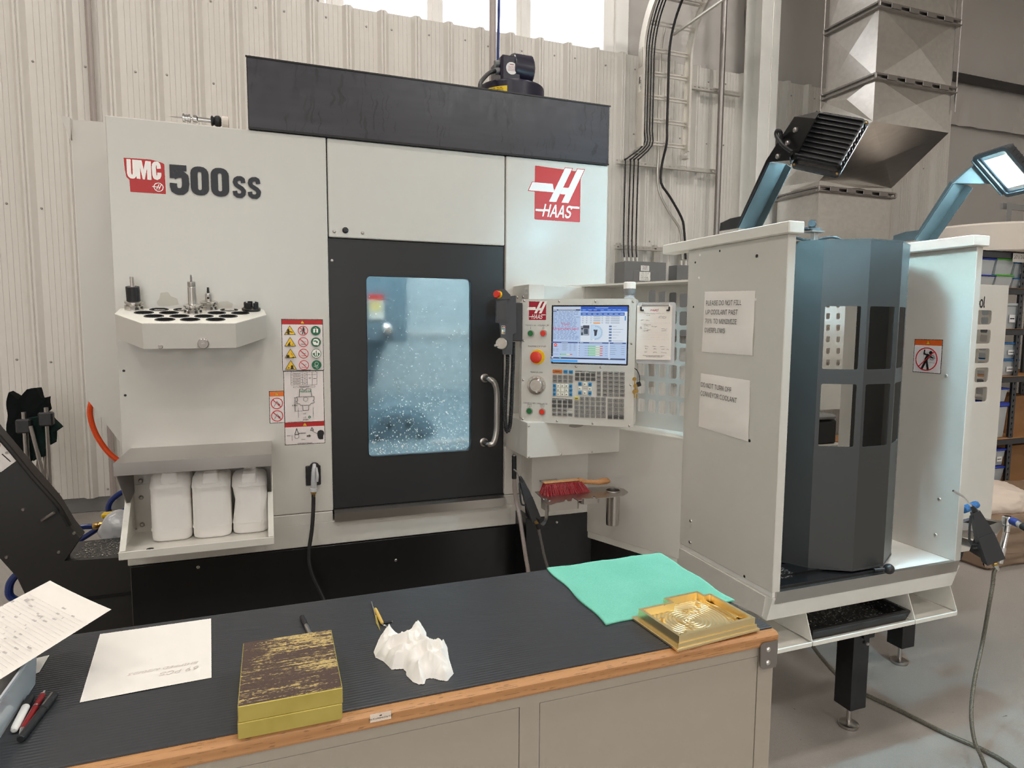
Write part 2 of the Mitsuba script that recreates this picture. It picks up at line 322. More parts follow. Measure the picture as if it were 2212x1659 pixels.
# high-bay lights
for i, (x, y) in enumerate(((-2.6, -3.2), (1.0, -3.2), (4.6, -3.2), (-2.6, 0.4), (1.0, 0.4), (4.6, 0.4), (1.0, 3.6), (4.6, 3.4), (-2.6, 3.6))):
    t = thing('ceiling_light', 'white linear high-bay light under the hall ceiling, ' + ('behind the camera on the left', 'behind the camera in the middle', 'behind the camera on the right', 'above the camera on the left', 'right above the workbench', 'above the camera on the right', 'above the milling machine', 'above the air duct', 'above the chip conveyor')[i], 'ceiling light', 'high-bay lights under the ceiling')
    add(t, 'housing', cat(box(x - 0.62, x + 0.62, y - 0.24, y + 0.24, 6.52, 6.60, 0.01), cyl((x - 0.5, y, 6.6), (x - 0.5, y, 7.0), 0.006, 6), cyl((x + 0.5, y, 6.6), (x + 0.5, y, 7.0), 0.006, 6)), 'mat_white_paint')
    q = trimesh.Trimesh([(x - 0.58, y - 0.2, 6.518), (x - 0.58, y + 0.2, 6.518), (x + 0.58, y + 0.2, 6.518), (x + 0.58, y - 0.2, 6.518)], [(0, 1, 2), (0, 2, 3)], process=False)
    add(t, 'diffuser', q, 'mat_white_plastic', smooth=False, emitter={'type': 'area', 'radiance': {'type': 'rgb', 'value': list(LAMP_CEILING)}})

# steel column of the frame
cx0, cx1 = PY(1640, 200, 5.75)[0], PY(1680, 200, 5.75)[0]
t = thing('steel_column', 'white steel building column standing before the ribbed wall left of the duct', 'column')
add(t, 'front_flange', box(cx0, cx1, 5.75, 5.765, 0.0, 7.0, 0.003), 'mat_white_paint')
add(t, 'web', cat(box((cx0 + cx1) / 2 - 0.005, (cx0 + cx1) / 2 + 0.005, 5.765, 5.99, 0.0, 7.0), box(cx0, cx1, 5.99, 6.005, 0.0, 7.0)), 'mat_white_paint')
g = [box(cx1 - 0.005, cx1 + 0.06, 5.76, 5.80, z, z + 0.09, 0.003) for z in (3.52,)]
add(t, 'clip', cat(g), 'mat_dull_steel')
add(t, 'seam', tube([((cx0 + cx1) / 2 + 0.02, 5.747, 0.5), ((cx0 + cx1) / 2 + 0.021, 5.746, 3), ((cx0 + cx1) / 2 + 0.016, 5.747, 7)], 0.006, 6), 'mat_zinc')

# pipes on the wall
def pipe(px, y0, y1, Y, r, label, mt, key='conduit_pipe'):
    a, b = PY(px, (y0 + y1) / 2, Y), None; z0, z1 = PY(px, y1, Y)[2], PY(px, y0, Y)[2]
    return solo(key, label, 'pipe', cyl((a[0], Y, z0), (a[0], Y, z1), r, 14), mt)
x = PY(196, 130, WY - 0.05)[0]
solo('conduit_pipe', 'thin dark vertical conduit on the ribbed wall behind the left end of the machine', 'pipe', cyl((x, WY - 0.055, 0.1), (x, WY - 0.055, 6.9), 0.022, 12), 'mat_bulb')
x = PY(1064, 60, 5.4)[0]
solo('conduit_pipe', 'dark vertical air pipe dropping in front of the window behind the mist collector', 'pipe', cyl((x, 5.4, 1.8), (x, 5.4, 6.9), 0.028, 14), 'mat_bulb')
solo('air_hose', 'blue air hose hanging beside the dark pipe behind the mist collector', 'hose', tube([(x + 0.045, 5.38, 6.9), (x + 0.035, 5.375, 5.2), (x + 0.05, 5.38, 4.4), (x + 0.04, 5.38, 3.6), (x + 0.05, 5.38, 2.4)], 0.011, 8), 'mat_blue')
x = PY(1556, 260, 5.92)[0]
solo('conduit_pipe', 'galvanised vertical pipe clamped to the strut channels right of the cable ladder', 'pipe', cyl((x, 5.92, 0.0), (x, 5.92, 5.4), 0.03, 14), 'mat_dull_steel'); PIPEX = x

# slotted strut channels
def strut(pa, pb, Y, label, h=0.041):
    a, b = PY(*pa, Y), PY(*pb, Y); z = (a[2] + b[2]) / 2; x0, x1 = a[0], b[0]
    face = sg.box(0, 0, x1 - x0, h); n = int((x1 - x0) / 0.05)
    for i in range(n): face = face.difference(rrect(0.012 + i * 0.05, h * 0.33, 0.04 + i * 0.05, h * 0.67, 0.006))
    t = thing('strut_channel', label, 'channel', 'slotted strut channels on the wall')
    add(t, 'slotted_web', prism(face, A(x0, Y, z - h / 2), X_, Z_, 0.003), 'mat_zinc', smooth=False)
    add(t, 'flange', cat(box(x0, x1, Y, Y + 0.04, z - h / 2, z - h / 2 + 0.003), box(x0, x1, Y, Y + 0.04, z + h / 2 - 0.003, z + h / 2)), 'mat_zinc', smooth=False)
    return x0, x1, z
strut((1334, 347), (1557, 373), 6.0, 'long slotted strut channel below the cable ladder, crossing behind the black cables')
strut((1330, 534), (1500, 541), 6.0, 'lower slotted strut channel just above the grey electrical box')
strut((1488, 187), (1601, 203), 6.0, 'short slotted strut channel crossing the galvanised pipe right of the cable ladder')
for pxx, (a, b) in (((1337), (545, 640)), ((1416), (545, 640)), ((1471), (545, 640))):
    q = PY(pxx, 560, 6.02)
    t = solo('strut_upright', {1337: 'vertical strut behind the left side of the grey electrical box', 1416: 'vertical strut rising behind the middle of the grey electrical box', 1471: 'vertical strut behind the half-hidden electrical box'}[pxx], 'channel',
             cat(box(q[0] - 0.02, q[0] + 0.02, 6.02, 6.023, 0.9, 2.42), box(q[0] - 0.02, q[0] - 0.017, 6.02, 6.06, 0.9, 2.42), box(q[0] + 0.017, q[0] + 0.02, 6.02, 6.06, 0.9, 2.42)), 'mat_zinc', smooth=False, group=None)

# cable ladder: rails rise on the wall, then bend out over the room
LY = 5.90
lx0, lx1 = PY(1384, 240, LY)[0], PY(1484, 250, LY)[0]; lz0 = PY(1383, 318, LY)[2]; lzb = PY(1384, 118, LY)[2]; LR = 0.62
def ladder_pt(s):
    """Arc length along the ladder from its foot -> (y, z, tangent)."""
    L1 = lzb - lz0
    if s < L1: return LY, lz0 + s, (0, 1)
    a = (s - L1) / LR
    if a < math.pi / 2: return LY - LR * (1 - math.cos(a)), lzb + LR * math.sin(a), (-math.sin(a), math.cos(a))
    return LY - LR - (s - L1 - LR * math.pi / 2), lzb + LR, (-1, 0)
SMAX = (lzb - lz0) + LR * math.pi / 2 + 1.9
t = thing('cable_ladder', 'aluminium cable ladder tray rising up the wall and bending out overhead', 'cable ladder')
def rail(x, w=0.10):
    ss_ = np.concatenate([np.linspace(0, lzb - lz0, 3), lzb - lz0 + np.linspace(0.02, 1, 24) * LR * math.pi / 2, [SMAX]]); v, f = [], []
    for s in ss_:
        y, z, (ty, tz) = ladder_pt(s); ny, nz = -tz, ty          # towards the outer side (room)
        for dx, o in ((-0.012, -w / 2), (0.012, -w / 2), (0.012, -w / 2 + 0.004), (-0.008, -w / 2 + 0.004), (-0.008, w / 2 - 0.004), (0.012, w / 2 - 0.004), (0.012, w / 2), (-0.012, w / 2)):
            v.append((x + dx * (1 if x < 3.9 else -1), y + ny * o, z + nz * o))
    m = len(ss_)
    for i in range(m - 1):
        for j in range(8): a, b = i * 8 + j, i * 8 + (j + 1) % 8; f += [(a, b, b + 8), (a, b + 8, a + 8)]
    return trimesh.Trimesh(v, f, process=False)
for x in (lx0, lx1): add(t, 'rail', rail(x), 'mat_aluminium', smooth=25)
s = 0.06
while s < SMAX:
    y, z, (ty, tz) = ladder_pt(s); n_ = A(0, -tz, ty); tt = A(0, ty, tz)
    add(t, 'rung', cat(*[obox(A(lx0, y, z) + tt * o - n_ * 0.03, X_, tt, lx1 - lx0, 0.014, 0.022, 0.001) for o in (-0.022, 0.008)]), 'mat_aluminium', smooth=False); s += 0.2286
for x in (lx0 - 0.08, lx1 - 0.05): add(t, 'foot_bracket', cat(box(x, x + 0.13, 5.97, 5.975, lz0 - 0.06, lz0 - 0.01), box(x + 0.04, x + 0.09, 5.9, 5.97, lz0 - 0.06, lz0 - 0.055)), 'mat_zinc', smooth=False)
for s, x in ((lzb - lz0 - 0.03, lx0), (lzb - lz0 + LR * 1.35, lx0), (lzb - lz0 - 0.03, lx1), (lzb - lz0 + LR * 1.5, lx1)):
    y, z, (ty, tz) = ladder_pt(s); tt = A(0, ty, tz); n_ = A(0, -tz, ty); d = -0.016 if x == lx0 else 0.016
    g = [obox(A(x + d - 0.002, y, z) - tt * 0.09 - n_ * 0.035, tt, n_, 0.18, 0.07, 0.004)]
    g += [cyl(A(x + d - 0.006, y, z) + tt * a + n_ * b, A(x + d + 0.006, y, z) + tt * a + n_ * b, 0.009, 8) for a in (-0.06, 0.06) for b in (-0.02, 0.02)]
    add(t, 'splice_plate', cat(g), 'mat_zinc', smooth=False)
P_ = Print(A(lx0 - 0.0135, LY + 0.03, lzb - 0.36), -Y_, Z_)
P_.rect(0, 0, 0.06, 0.16, S(225, 222, 215)).rect(0.008, 0.08, 0.03, 0.15, S(60, 60, 60)); [P_.rect(0.034, 0.02 + i * 0.02, 0.05, 0.03 + i * 0.02, S(90, 90, 90)) for i in range(5)]
P_.add(t, 'rating_label')

# black cables from the ladder to the electrical box
BZ = PY(1395, 566, 5.85)[2]; bx0, bx1 = PY(1349, 590, 5.85)[0], PY(1437, 600, 5.85)[0]
def along(dx, s0=0.3, s1=SMAX, off=0.035, k=26):
    out = []
    for s in np.linspace(s1, s0, k):
        y, z, (ty, tz) = ladder_pt(s); out.append((lx0 + dx, y - tz * off * -1 - 0.0, z + ty * off * -1))
    return out
names = ['leftmost', 'second from the left', 'third from the left', 'rightmost']
for i, (px0, px1) in enumerate(((1351, 1347), (1362, 1357), (1370, 1365), (1379, 1374))):
    p = along(0.03 + 0.032 * i, 0.02)
    p = [(a, b - 0.06, c) for a, b, c in p]
    e0, e1, e2 = PY(px0, 350, 5.965), PY(px1, 530, 5.965), PY(px1 + 2, 560, 5.88)
    solo('power_cable', f'{names[i]} of the four thin black cables above the grey electrical box', 'cable',
         tube(p + [tuple(PY(px0 + 1, 344, 5.95)), tuple(e0), tuple(PY((px0 + px1) / 2 - 0.5, 440, 5.97)), tuple(e1), tuple(e2)], 0.0075, 7, 3), 'mat_rubber')
p = [(a, b - 0.06, c) for a, b, c in along(0.30, 0.06)]
solo('power_cable', 'thicker black cable from the cable ladder bending right behind the loading station lid', 'cable',
     tube(p + [tuple(PY(a, b, 5.95)) for a, b in ((1430, 355), (1428, 395), (1447, 425), (1472, 470), (1478, 500), (1481, 560))], 0.0125, 8, 3), 'mat_rubber')
solo('conduit_pipe', 'thin grey conduit running down behind the cable ladder and bending right', 'pipe',
     tube([tuple(PY(a, b, 6.0)) for a, b in ((1436, 60), (1428, 110), (1424, 200), (1422, 330), (1420, 380), (1425, 418), (1446, 460), (1466, 490), (1472, 515), (1474, 560))], 0.013, 8, 4), 'mat_zinc')
solo('brace_rod', 'straight galvanised rod slanting through the bend of the cable ladder', 'rod', cyl(PY(1456, 74, 5.7), PY(1590, -20, 4.6), 0.015, 10), 'mat_zinc')

# electrical boxes
t = thing('electrical_box', 'large grey electrical panel box with two white labels under the black cables', 'electrical box')
bz0 = 1.45
add(t, 'housing', box(bx0, bx1, 5.86, 6.06, bz0, BZ, 0.004), 'mat_grey_panel')
add(t, 'cover', box(bx0 - 0.004, bx1 + 0.004, 5.845, 5.86, bz0, BZ + 0.003, 0.003), 'mat_grey_panel')
add(t, 'door', box(bx0 + 0.10, bx1 - 0.09, 5.84, 5.846, bz0 + 0.05, PY(1400, 585, 5.84)[2], 0.002), 'mat_grey_panel')
for i, px1 in enumerate((1349, 1358, 1367, 1376)): add(t, 'cable_gland', cyl(PY(px1, 566, 5.88), PY(px1, 556, 5.88), 0.02, 10), 'mat_zinc')
P_ = Print(A(PY(1384, 585, 5.837)[0], 5.837, PY(1384, 585, 5.837)[2]), X_, Z_)
P_.rect(0, 0, 0.10, 0.055, S(225, 225, 222)); [P_.rect(0.02, 0.01 + i * 0.009, 0.08, 0.013 + i * 0.009, S(140, 110, 120)) for i in range(5)]
P_.rect(-0.015, -0.10, 0.115, -0.01, S(235, 233, 228))
for i, s_ in enumerate(('A: PH = BLACK', 'B: PH = RED', 'C: PH = BLUE', 'N: PH = WHITE')): P_.text(s_, 0.0, -0.03 - i * 0.02, 0.011, S(40, 40, 40), sx=0.9, bold=i == 2)
P_.add(t, 'wiring_label')
q = PY(1463, 572, 5.9)
t = thing('electrical_box', 'second grey electrical box on the wall, mostly hidden by the loading station', 'electrical box')
add(t, 'housing', box(q[0], q[0] + 0.4, 5.9, 6.06, 1.45, q[2], 0.004), 'mat_grey_panel')
for a in (1471, 1481): c = PY(a, 570, 5.95); add(t, 'cable_gland', cyl((c[0], 5.95, q[2]), (c[0], 5.95, q[2] + 0.05), 0.022, 10), 'mat_zinc')

# ventilation duct with an offset, cross-broken faces and flange joints
DX0, DX1, DYA, DYB, DD = 5.12, 6.09, 4.51, 5.07, 0.56
t = thing('air_duct', 'large galvanised rectangular ventilation duct with an offset, hanging behind the loading station', 'duct')
def quad(a, b, c, d, ctr=0.0):
    """A cross-broken sheet: the four corners and a raised centre."""
    p = np.array([a, b, c, d], float); n = unit(np.cross(p[1] - p[0], p[3] - p[0])); v = np.vstack([p, p.mean(0) + n * ctr])
    return trimesh.Trimesh(v, [(0, 1, 4), (1, 2, 4), (2, 3, 4), (3, 0, 4)], process=False)
def section(yz0, yz1):
    """Duct piece between two rings, each given as ((y front, z), (y back, z))."""
    (a, b), (c, d) = yz0, yz1; m = []
    m.append(quad((DX0, a[0], a[1]), (DX1, a[0], a[1]), (DX1, c[0], c[1]), (DX0, c[0], c[1]), 0.035))
    m.append(quad((DX0, b[0], b[1]), (DX0, a[0], a[1]), (DX0, c[0], c[1]), (DX0, d[0], d[1]), 0.024))
    m.append(quad((DX1, a[0], a[1]), (DX1, b[0], b[1]), (DX1, d[0], d[1]), (DX1, c[0], c[1]), 0.014))
    m.append(quad((DX1, b[0], b[1]), (DX0, b[0], b[1]), (DX0, d[0], d[1]), (DX1, d[0], d[1]), 0.02))
    return cat(m)
zf1, zf2 = PY(1900, 168, DYA)[2], PY(1900, 12, DYA)[2]; zl = PX(1770, 408, DX0)[2]; zk0 = PX(1885, 262, DX0)[2]; zk1 = PX(1770, 390, DX0)[2]; DYC = PX(1770, 392, DX0)[1]
for z0, z1 in ((zf2, zf2 + 1.2), (zf2 + 1.2, 6.99), (zf1, zf2)): add(t, 'straight_section', section(((DYA, z0), (DYB, z0)), ((DYA, z1), (DYB, z1))), 'mat_galvanised', smooth=False)
zb0, zb1 = zk0 + 0.33, zk1 + 0.04
add(t, 'offset_elbow', section(((DYA, zk0), (DYB, zb0)), ((DYA, zf1), (DYB, zf1))), 'mat_galvanised', smooth=False)
add(t, 'offset_elbow', section(((DYC, zk1), (DYC + DD, zb1)), ((DYA, zk0), (DYB, zb0))), 'mat_galvanised', smooth=False)
add(t, 'offset_elbow', section(((DYC, zl), (DYC + DD, zl)), ((DYC, zk1), (DYC + DD, zb1))), 'mat_galvanised', smooth=False)
add(t, 'straight_section', section(((DYC, 1.2), (DYC + DD, 1.2)), ((DYC, zl), (DYC + DD, zl))), 'mat_galvanised', smooth=False)
def flange(y0, z):
    e = 0.035; m = []
    for dz in (-0.03, 0.012):
        m += [box(DX0 - e, DX1 + e, y0 - e, y0, z + dz, z + dz + 0.018, 0.003), box(DX0 - e, DX0, y0, y0 + DD, z + dz, z + dz + 0.018, 0.003), box(DX1, DX1 + e, y0, y0 + DD, z + dz, z + dz + 0.018, 0.003), box(DX0 - e, DX1 + e, y0 + DD, y0 + DD + e, z + dz, z + dz + 0.018, 0.003)]
    m += [cyl((x, y, z - 0.02), (x, y, z + 0.02), 0.012, 8) for x in (DX0 - 0.03, DX1 + 0.03) for y in (y0 - 0.03, y0 + DD + 0.03)]
    for k in range(4): m.append(box(DX0 + 0.1 + k * 0.22, DX0 + 0.22 + k * 0.22, y0 - e - 0.008, y0 - e, z - 0.02, z + 0.022, 0.002))
    return cat(m)
for y0, z in ((DYA, zf1), (DYA, zf2), (DYC, zl)): add(t, 'flange_joint', flange(y0, z), 'mat_dull_steel', smooth=False)
for x, y in ((DX0 - 0.03, DYB + 0.025), (DX1 + 0.03, DYA - 0.025)): add(t, 'hanger_rod', cyl((x, y, zf1 - 0.2), (x, y, 6.99), 0.007, 6), 'mat_dull_steel')
# ---------------------------------------------------------------- the milling machine
MY = 2.75
mx0, mx1 = PY(245, 615, MY)[0], 1.492
s1, s2 = PY(707, 400, MY)[0], PY(1092, 430, MY)[0]
ztop = 2.313; zdoor = PY(900, 521, MY)[2]; zsill = PY(900, 1086, MY)[2]; zapron = PY(850, 1161, MY)[2]; zseam = PY(655, 1110, MY)[2]
mill = thing('milling_machine', 'large beige-grey milling machine with dark sliding door, black hood and red logo', 'milling machine')
GAP = 0.0025
dx0, dx1 = PY(714, 800, MY)[0], PY(1088, 800, MY)[0]
# door opening is a real hole through the front, into a lit enclosure
add(mill, 'left_panel', box(mx0, s1 - GAP, MY, MY + 0.03, zseam + GAP, ztop, 0.003), 'mat_paint')
add(mill, 'upper_panel', box(s1 + GAP, s2 - GAP, MY + 0.003, MY + 0.03, zdoor, ztop, 0.003), 'mat_paint')
add(mill, 'right_panel', box(s2 + GAP, mx1, MY, MY + 0.03, zseam + GAP, ztop, 0.003), 'mat_paint')
add(mill, 'lower_panel', cat(box(mx0, mx1, MY, MY + 0.03, zapron, zsill - 0.045, 0.003), box(mx0, dx0 - 0.002, MY, MY + 0.03, zsill - 0.05, zseam, 0.003), box(dx1 + 0.004, mx1, MY, MY + 0.03, zsill - 0.05, zseam, 0.003)), 'mat_paint')
for q in (box(s1 - 0.03, s1 + 0.02, MY + 0.031, MY + 0.036, zdoor, ztop - 0.01), box(s2 - 0.02, s2 + 0.03, MY + 0.031, MY + 0.036, zdoor, ztop - 0.01), box(mx0 + 0.01, s1, MY + 0.031, MY + 0.036, zseam - 0.03, zseam + 0.03)): add(mill, 'seam_backing', q, 'mat_black_paint', smooth=False)
for q in (box(s1 - 0.02, s2 + 0.02, MY + 0.0475, MY + 0.075, zdoor - 0.06, zdoor + 0.06), box(dx0 - 0.04, dx0 + 0.05, MY + 0.0475, MY + 0.075, zsill - 0.02, zdoor), box(dx1 - 0.04, dx1 + 0.05, MY + 0.0475, MY + 0.075, zsill - 0.02, zdoor), box(dx0, dx1, MY + 0.0475, MY + 0.075, zsill - 0.04, zsill + 0.05)): add(mill, 'door_seal', q, 'mat_rubber', smooth=False)
cx0_, cx1_, cz0, cz1, cy1 = 0.02, 1.28, 0.80, 2.28, 4.05
add(mill, 'body', cat(box(mx0 + 0.005, cx0_ - 0.03, MY + 0.037, 4.7, 0.66, ztop - 0.004), box(cx1_ + 0.03, mx1 - 0.003, MY + 0.037, 4.7, 0.66, ztop - 0.004), box(cx0_ - 0.03, cx1_ + 0.03, cy1 + 0.03, 4.7, 0.66, ztop - 0.004), box(cx0_ - 0.03, cx1_ + 0.03, MY + 0.06, cy1 + 0.03, cz1 + 0.005, ztop - 0.004), box(cx0_ - 0.03, cx1_ + 0.03, MY + 0.06, cy1 + 0.03, 0.66, cz0 - 0.005)), 'mat_paint')
add(mill, 'base', box(PY(279, 1212, MY)[0], mx1 - 0.01, MY + 0.004, 4.7, 0.0, zapron - 0.004, 0.004), 'mat_black_paint')
zc = PY(280, 1290, MY)[2]
hx0, hx1 = PY(534, 200, MY)[0], mx1
hood_l, hood_r = PY(532, 121, MY)[2], PY(1316, 231, MY)[2]; zh = (hood_l + hood_r) / 2
add(mill, 'hood', box(hx0, hx1, MY - 0.006, 4.2, ztop + 0.002, zh, 0.004), 'mat_hood')
add(mill, 'hood_rim', cat(box(hx0 - 0.003, hx1 + 0.003, MY - 0.009, MY - 0.005, zh - 0.004, zh + 0.002), box(hx0, hx1, MY - 0.008, MY - 0.004, ztop + 0.002, ztop + 0.010)), 'mat_black_paint', smooth=False)
# flared rear enclosure seen past the left edge
o = A(0, 3.08, 0); w = uvs([(153, 258), (330, 272), (330, 1030), (272, 972), (188, 862)], o, X_, Z_)
add(mill, 'side_enclosure', prism(w, A(0, 4.3, 0), X_, Z_, 1.22), 'mat_paint', smooth=False)
w = uvs([(134, 252), (154, 257), (154, 303)], o, X_, Z_)
add(mill, 'enclosure_lip', prism(w, A(0, 3.5, 0), X_, Z_, 0.44), 'mat_paint', smooth=False)
# sliding door with a window
DYF = MY + 0.012
win = [PY(a, b, DYF) for a, b in ((793, 780), (1018, 780), (905, 599), (905, 981))]
wx0_, wx1_, wz1_, wz0_ = win[0][0], win[1][0], win[2][2], win[3][2]
door = thing_door = number(mill + '__door')
zdb = zsill + 0.004
shape = sg.box(dx0, zdb, dx1, zdoor - 0.004).difference(rrect(wx0_, wz0_, wx1_, wz1_, 0.022))
scene[door] = mikit.ply(prism(shape, A(0, DYF + 0.035, 0), X_, Z_, 0.035), 'mat_door', smooth=False); labels[door] = {'label': 'dark grey sliding door with a foggy window'}
add(door, 'window_pane', prism(rrect(wx0_ - 0.004, wz0_ - 0.004, wx1_ + 0.004, wz1_ + 0.004, 0.02), A(0, DYF + 0.020, 0), X_, Z_, 0.008), 'mat_foggy', smooth=False)
def rim(o_, i_, y, d, m, nm): add(door, nm, prism(o_.difference(i_), A(0, y, 0), X_, Z_, d), m, smooth=False)
rim(rrect(wx0_ - 0.001, wz0_ - 0.001, wx1_ + 0.001, wz1_ + 0.001, 0.022), rrect(wx0_ + 0.0015, wz0_ + 0.0015, wx1_ - 0.0015, wz1_ - 0.0015, 0.02), DYF + 0.012, 0.014, 'mat_black_paint', 'window_seal')
# pull handle
h = [PY(1058, 819, 2.70), PY(1068, 828, 2.69), PY(1073, 850, 2.69), PY(1073, 890, 2.69), PY(1072, 930, 2.69), PY(1066, 955, 2.69), PY(1056, 960, 2.70)]
h = [A(p[0], p[1], p[2]) for p in h]; h = [A(h[0][0] - 0.004, DYF, h[0][2])] + h + [A(h[-1][0] - 0.004, DYF, h[-1][2])]
add(door, 'pull_handle', tube(h, 0.0135, 14, 6), 'mat_steel', label='curved stainless pull handle')
for q in (h[0], h[-1]): add(door, 'handle_foot', lathe(q, -Y_, [(0.02, 0), (0.02, 0.004), (0.014, 0.007)], 18), 'mat_steel')
q = PY(717, 563, DYF); add(door, 'screw', lathe(q, -Y_, [(0.006, 0), (0.006, 0.002), (0.003, 0.004)], 10), 'mat_steel')
# condensation on the inside: real drops on the pane
rng = np.random.default_rng(5); dm = []
base_drop = trimesh.creation.icosphere(subdivisions=1); base_drop = base_drop.slice_plane([0, 0, 0], [0, -1, 0]) if False else base_drop
for _ in range(900):
    x = rng.uniform(wx0_ + 0.01, wx1_ - 0.01); z = wz0_ + 0.01 + (wz1_ - wz0_ - 0.02) * rng.beta(0.8, 2.2); r = rng.uniform(0.0008, 0.0021) * (1.2 if z < wz0_ + 0.25 else 0.8)
    m = base_drop.copy(); m.apply_scale((r, r * 0.5, r * rng.uniform(1, 1.5))); m.apply_translation((x, DYF + 0.0116, z)); dm.append(m)
solo('water_drops', 'coolant droplets clinging to the foggy door window of the milling machine', 'droplets', cat(dm), 'mat_white_plastic', smooth=True, kind='stuff')
# sill
add(mill, 'door_sill', prism([(MY - 0.028, zsill - 0.044), (MY + 0.04, zsill - 0.044), (MY + 0.04, zsill), (MY - 0.004, zsill), (MY - 0.028, zsill - 0.006)], A(PY(722, 1105, MY)[0], 0, 0), Y_, Z_, PY(1087, 1075, MY)[0] - PY(722, 1105, MY)[0]), 'mat_steel', smooth=False, label='stainless sill strip')
add(mill, 'door_track', box(s1, s2, MY + 0.004, MY + 0.05, zsill - 0.02, zsill + 0.003), 'mat_black_paint', smooth=False)

# inside of the enclosure
I = 'mat_inside'
add(mill, 'enclosure', cat(box(cx0_ - 0.02, cx0_, MY + 0.07, cy1, cz0, cz1), box(cx1_, cx1_ + 0.02, MY + 0.07, cy1, cz0, cz1), box(cx0_, cx1_, cy1, cy1 + 0.02, cz0, cz1), box(cx0_, cx1_, MY + 0.07, cy1, cz1 - 0.02, cz1), ), I, smooth=False)
add(mill, 'chip_slope', prism([(MY + 0.07, cz0), (cy1, cz0), (cy1, cz0 + 0.35)], A(cx0_, 0, 0), Y_, Z_, cx1_ - cx0_), 'mat_inside_floor', smooth=False)
mat('inside_floor', (0.25, 0.31, 0.34), 0.35)
add(mill, 'enclosure_ledge', cat(box(cx0_, cx1_, cy1 - 0.02, cy1, 1.50, 1.53, 0.004), box(0.75, cx1_, 3.2, 3.23, PY(990, 951, 3.2)[2] - 0.012, PY(990, 951, 3.2)[2], 0.002)), 'mat_white_plastic', smooth=False)
sp = PY(838, 600, 3.35); a, b = PY(770, 600, 3.35), PY(880, 738, 3.35)
add(mill, 'spindle_head', box(a[0], b[0], 3.35, 3.85, b[2], cz1 - 0.03, 0.01), 'mat_inside_dark')
c = PY(810, 740, 3.45)
add(mill, 'spindle_nose', cat(lathe((c[0] - 0.01, 3.55, c[2] + 0.02), -Z_, [(0.085, 0), (0.085, 0.06), (0.06, 0.07), (0.06, 0.10), (0.035, 0.12), (0.035, 0.16), (0.02, 0.17), (0.02, 0.26)], 24)), 'mat_inside_dark')
c = PY(836, 712, 3.34); add(mill, 'coolant_nozzle', lathe(c, -Y_, [(0.028, 0), (0.028, 0.02), (0.014, 0.03), (0.014, 0.05)], 14), 'mat_bright_steel')
P_ = Print(A(PY(796, 690, 3.345)[0], 3.345, PY(796, 690, 3.345)[2]), X_, Z_, 0.001)
w_ = PY(829, 660, 3.345)[0] - PY(796, 660, 3.345)[0]; hh = PY(810, 636, 3.345)[2] - PY(810, 690, 3.345)[2]
P_.rect(0, 0, w_, hh, S(235, 235, 225)).rect(0, hh * 0.78, w_, hh, S(215, 40, 35)).rect(w_ * .1, hh * .35, w_ * .8, hh * .7, S(235, 215, 130)); P_.add(mill, 'spindle_label')
c = PY(868, 968, 3.3); r_ = PY(868, 968, 3.3)[2] - 0; rr = PY(868, 888, 3.3)[2] - c[2]
add(mill, 'rotary_table', lathe((c[0], 3.55, c[2]), -Y_, [(rr * 1.12, 0), (rr * 1.12, 0.12), (rr * 1.06, 0.13), (rr * 0.98, 0.13), (rr * 0.9, 0.17), (rr * 0.12, 0.17), (rr * 0.1, 0.15)], 40), 'mat_inside_dark')
add(mill, 'table_bolt', cat(*[lathe((c[0] + rr * 0.62 * math.cos(a), 3.385, c[2] + rr * 0.62 * math.sin(a)), -Y_, [(0.014, 0), (0.014, 0.01)], 10) for a in np.radians((20, 65, 115, 160, 205, 335))]), 'mat_black_paint')
for x0_, x1_, y_ in ((0.12, 0.55, 3.0), (0.75, 1.2, 3.0), (0.2, 1.1, 3.62)):
    q = trimesh.Trimesh([(x0_, y_ - 0.03, cz1 - 0.03), (x0_, y_ + 0.03, cz1 - 0.03), (x1_, y_ + 0.03, cz1 - 0.03), (x1_, y_ - 0.03, cz1 - 0.03)], [(0, 1, 2), (0, 2, 3)], process=False)
    add(mill, 'enclosure_light', q, I, smooth=False, emitter={'type': 'area', 'radiance': {'type': 'rgb', 'value': list(LAMP_ENCLOSURE)}})

# small hardware on the front
def screw(px, py, Y, r=0.006, parent=None, m='mat_steel', d=None, part='screw'):
    add(parent or mill, part, lathe(PY(px, py, Y), -Y_, [(r, 0), (r, r * 0.3), (r * 0.55, r * 0.6)], 12), m)
for a, b in ((722, 500), (783, 503), (428, 1225), (855, 1210)): screw(a, b, MY + 0.003, 0.0065)
screw(746, 497.5, MY + 0.003, 0.0125, m='mat_black_plastic', part='plug')
for a, b in ((267.5, 801), (270.5, 854)): screw(a, b, MY, 0.0045, m='mat_black_plastic', part='plug')
# model badge
RED, INK, WHT = S(176, 38, 40), S(33, 34, 42), S(238, 232, 228)
bo = A(PY(270, 417, MY - 0.0005)[0], MY - 0.0005, PY(270, 417, MY - 0.0005)[2])
def q1(*p): return uvs([(a / 2.962, b / 2.962) for a, b in p], bo, X_, Z_)
def at1(a, b): return q1((a, b))[0]
P_ = Print(bo, X_, Z_)
P_.shape(sg.Polygon(q1((795, 1013), (960, 1024), (985, 1030), (1030, 1043), (1047, 1052), (1058, 1238), (838, 1224), (832, 1150), (812, 1130), (803, 1085))).buffer(0.002), RED)
def stroke(pts, w, c, close=False, rnd=2): P_.shape(sg.LineString(q1(*pts)).buffer(w / 2, cap_style=2, join_style=1 if rnd == 1 else 2, quad_segs=4), c)
W1 = 0.0135
stroke([(822, 1018), (826, 1105), (831, 1122), (840, 1130), (852, 1131), (861, 1122), (863, 1108), (859, 1022)], W1, WHT, rnd=1)
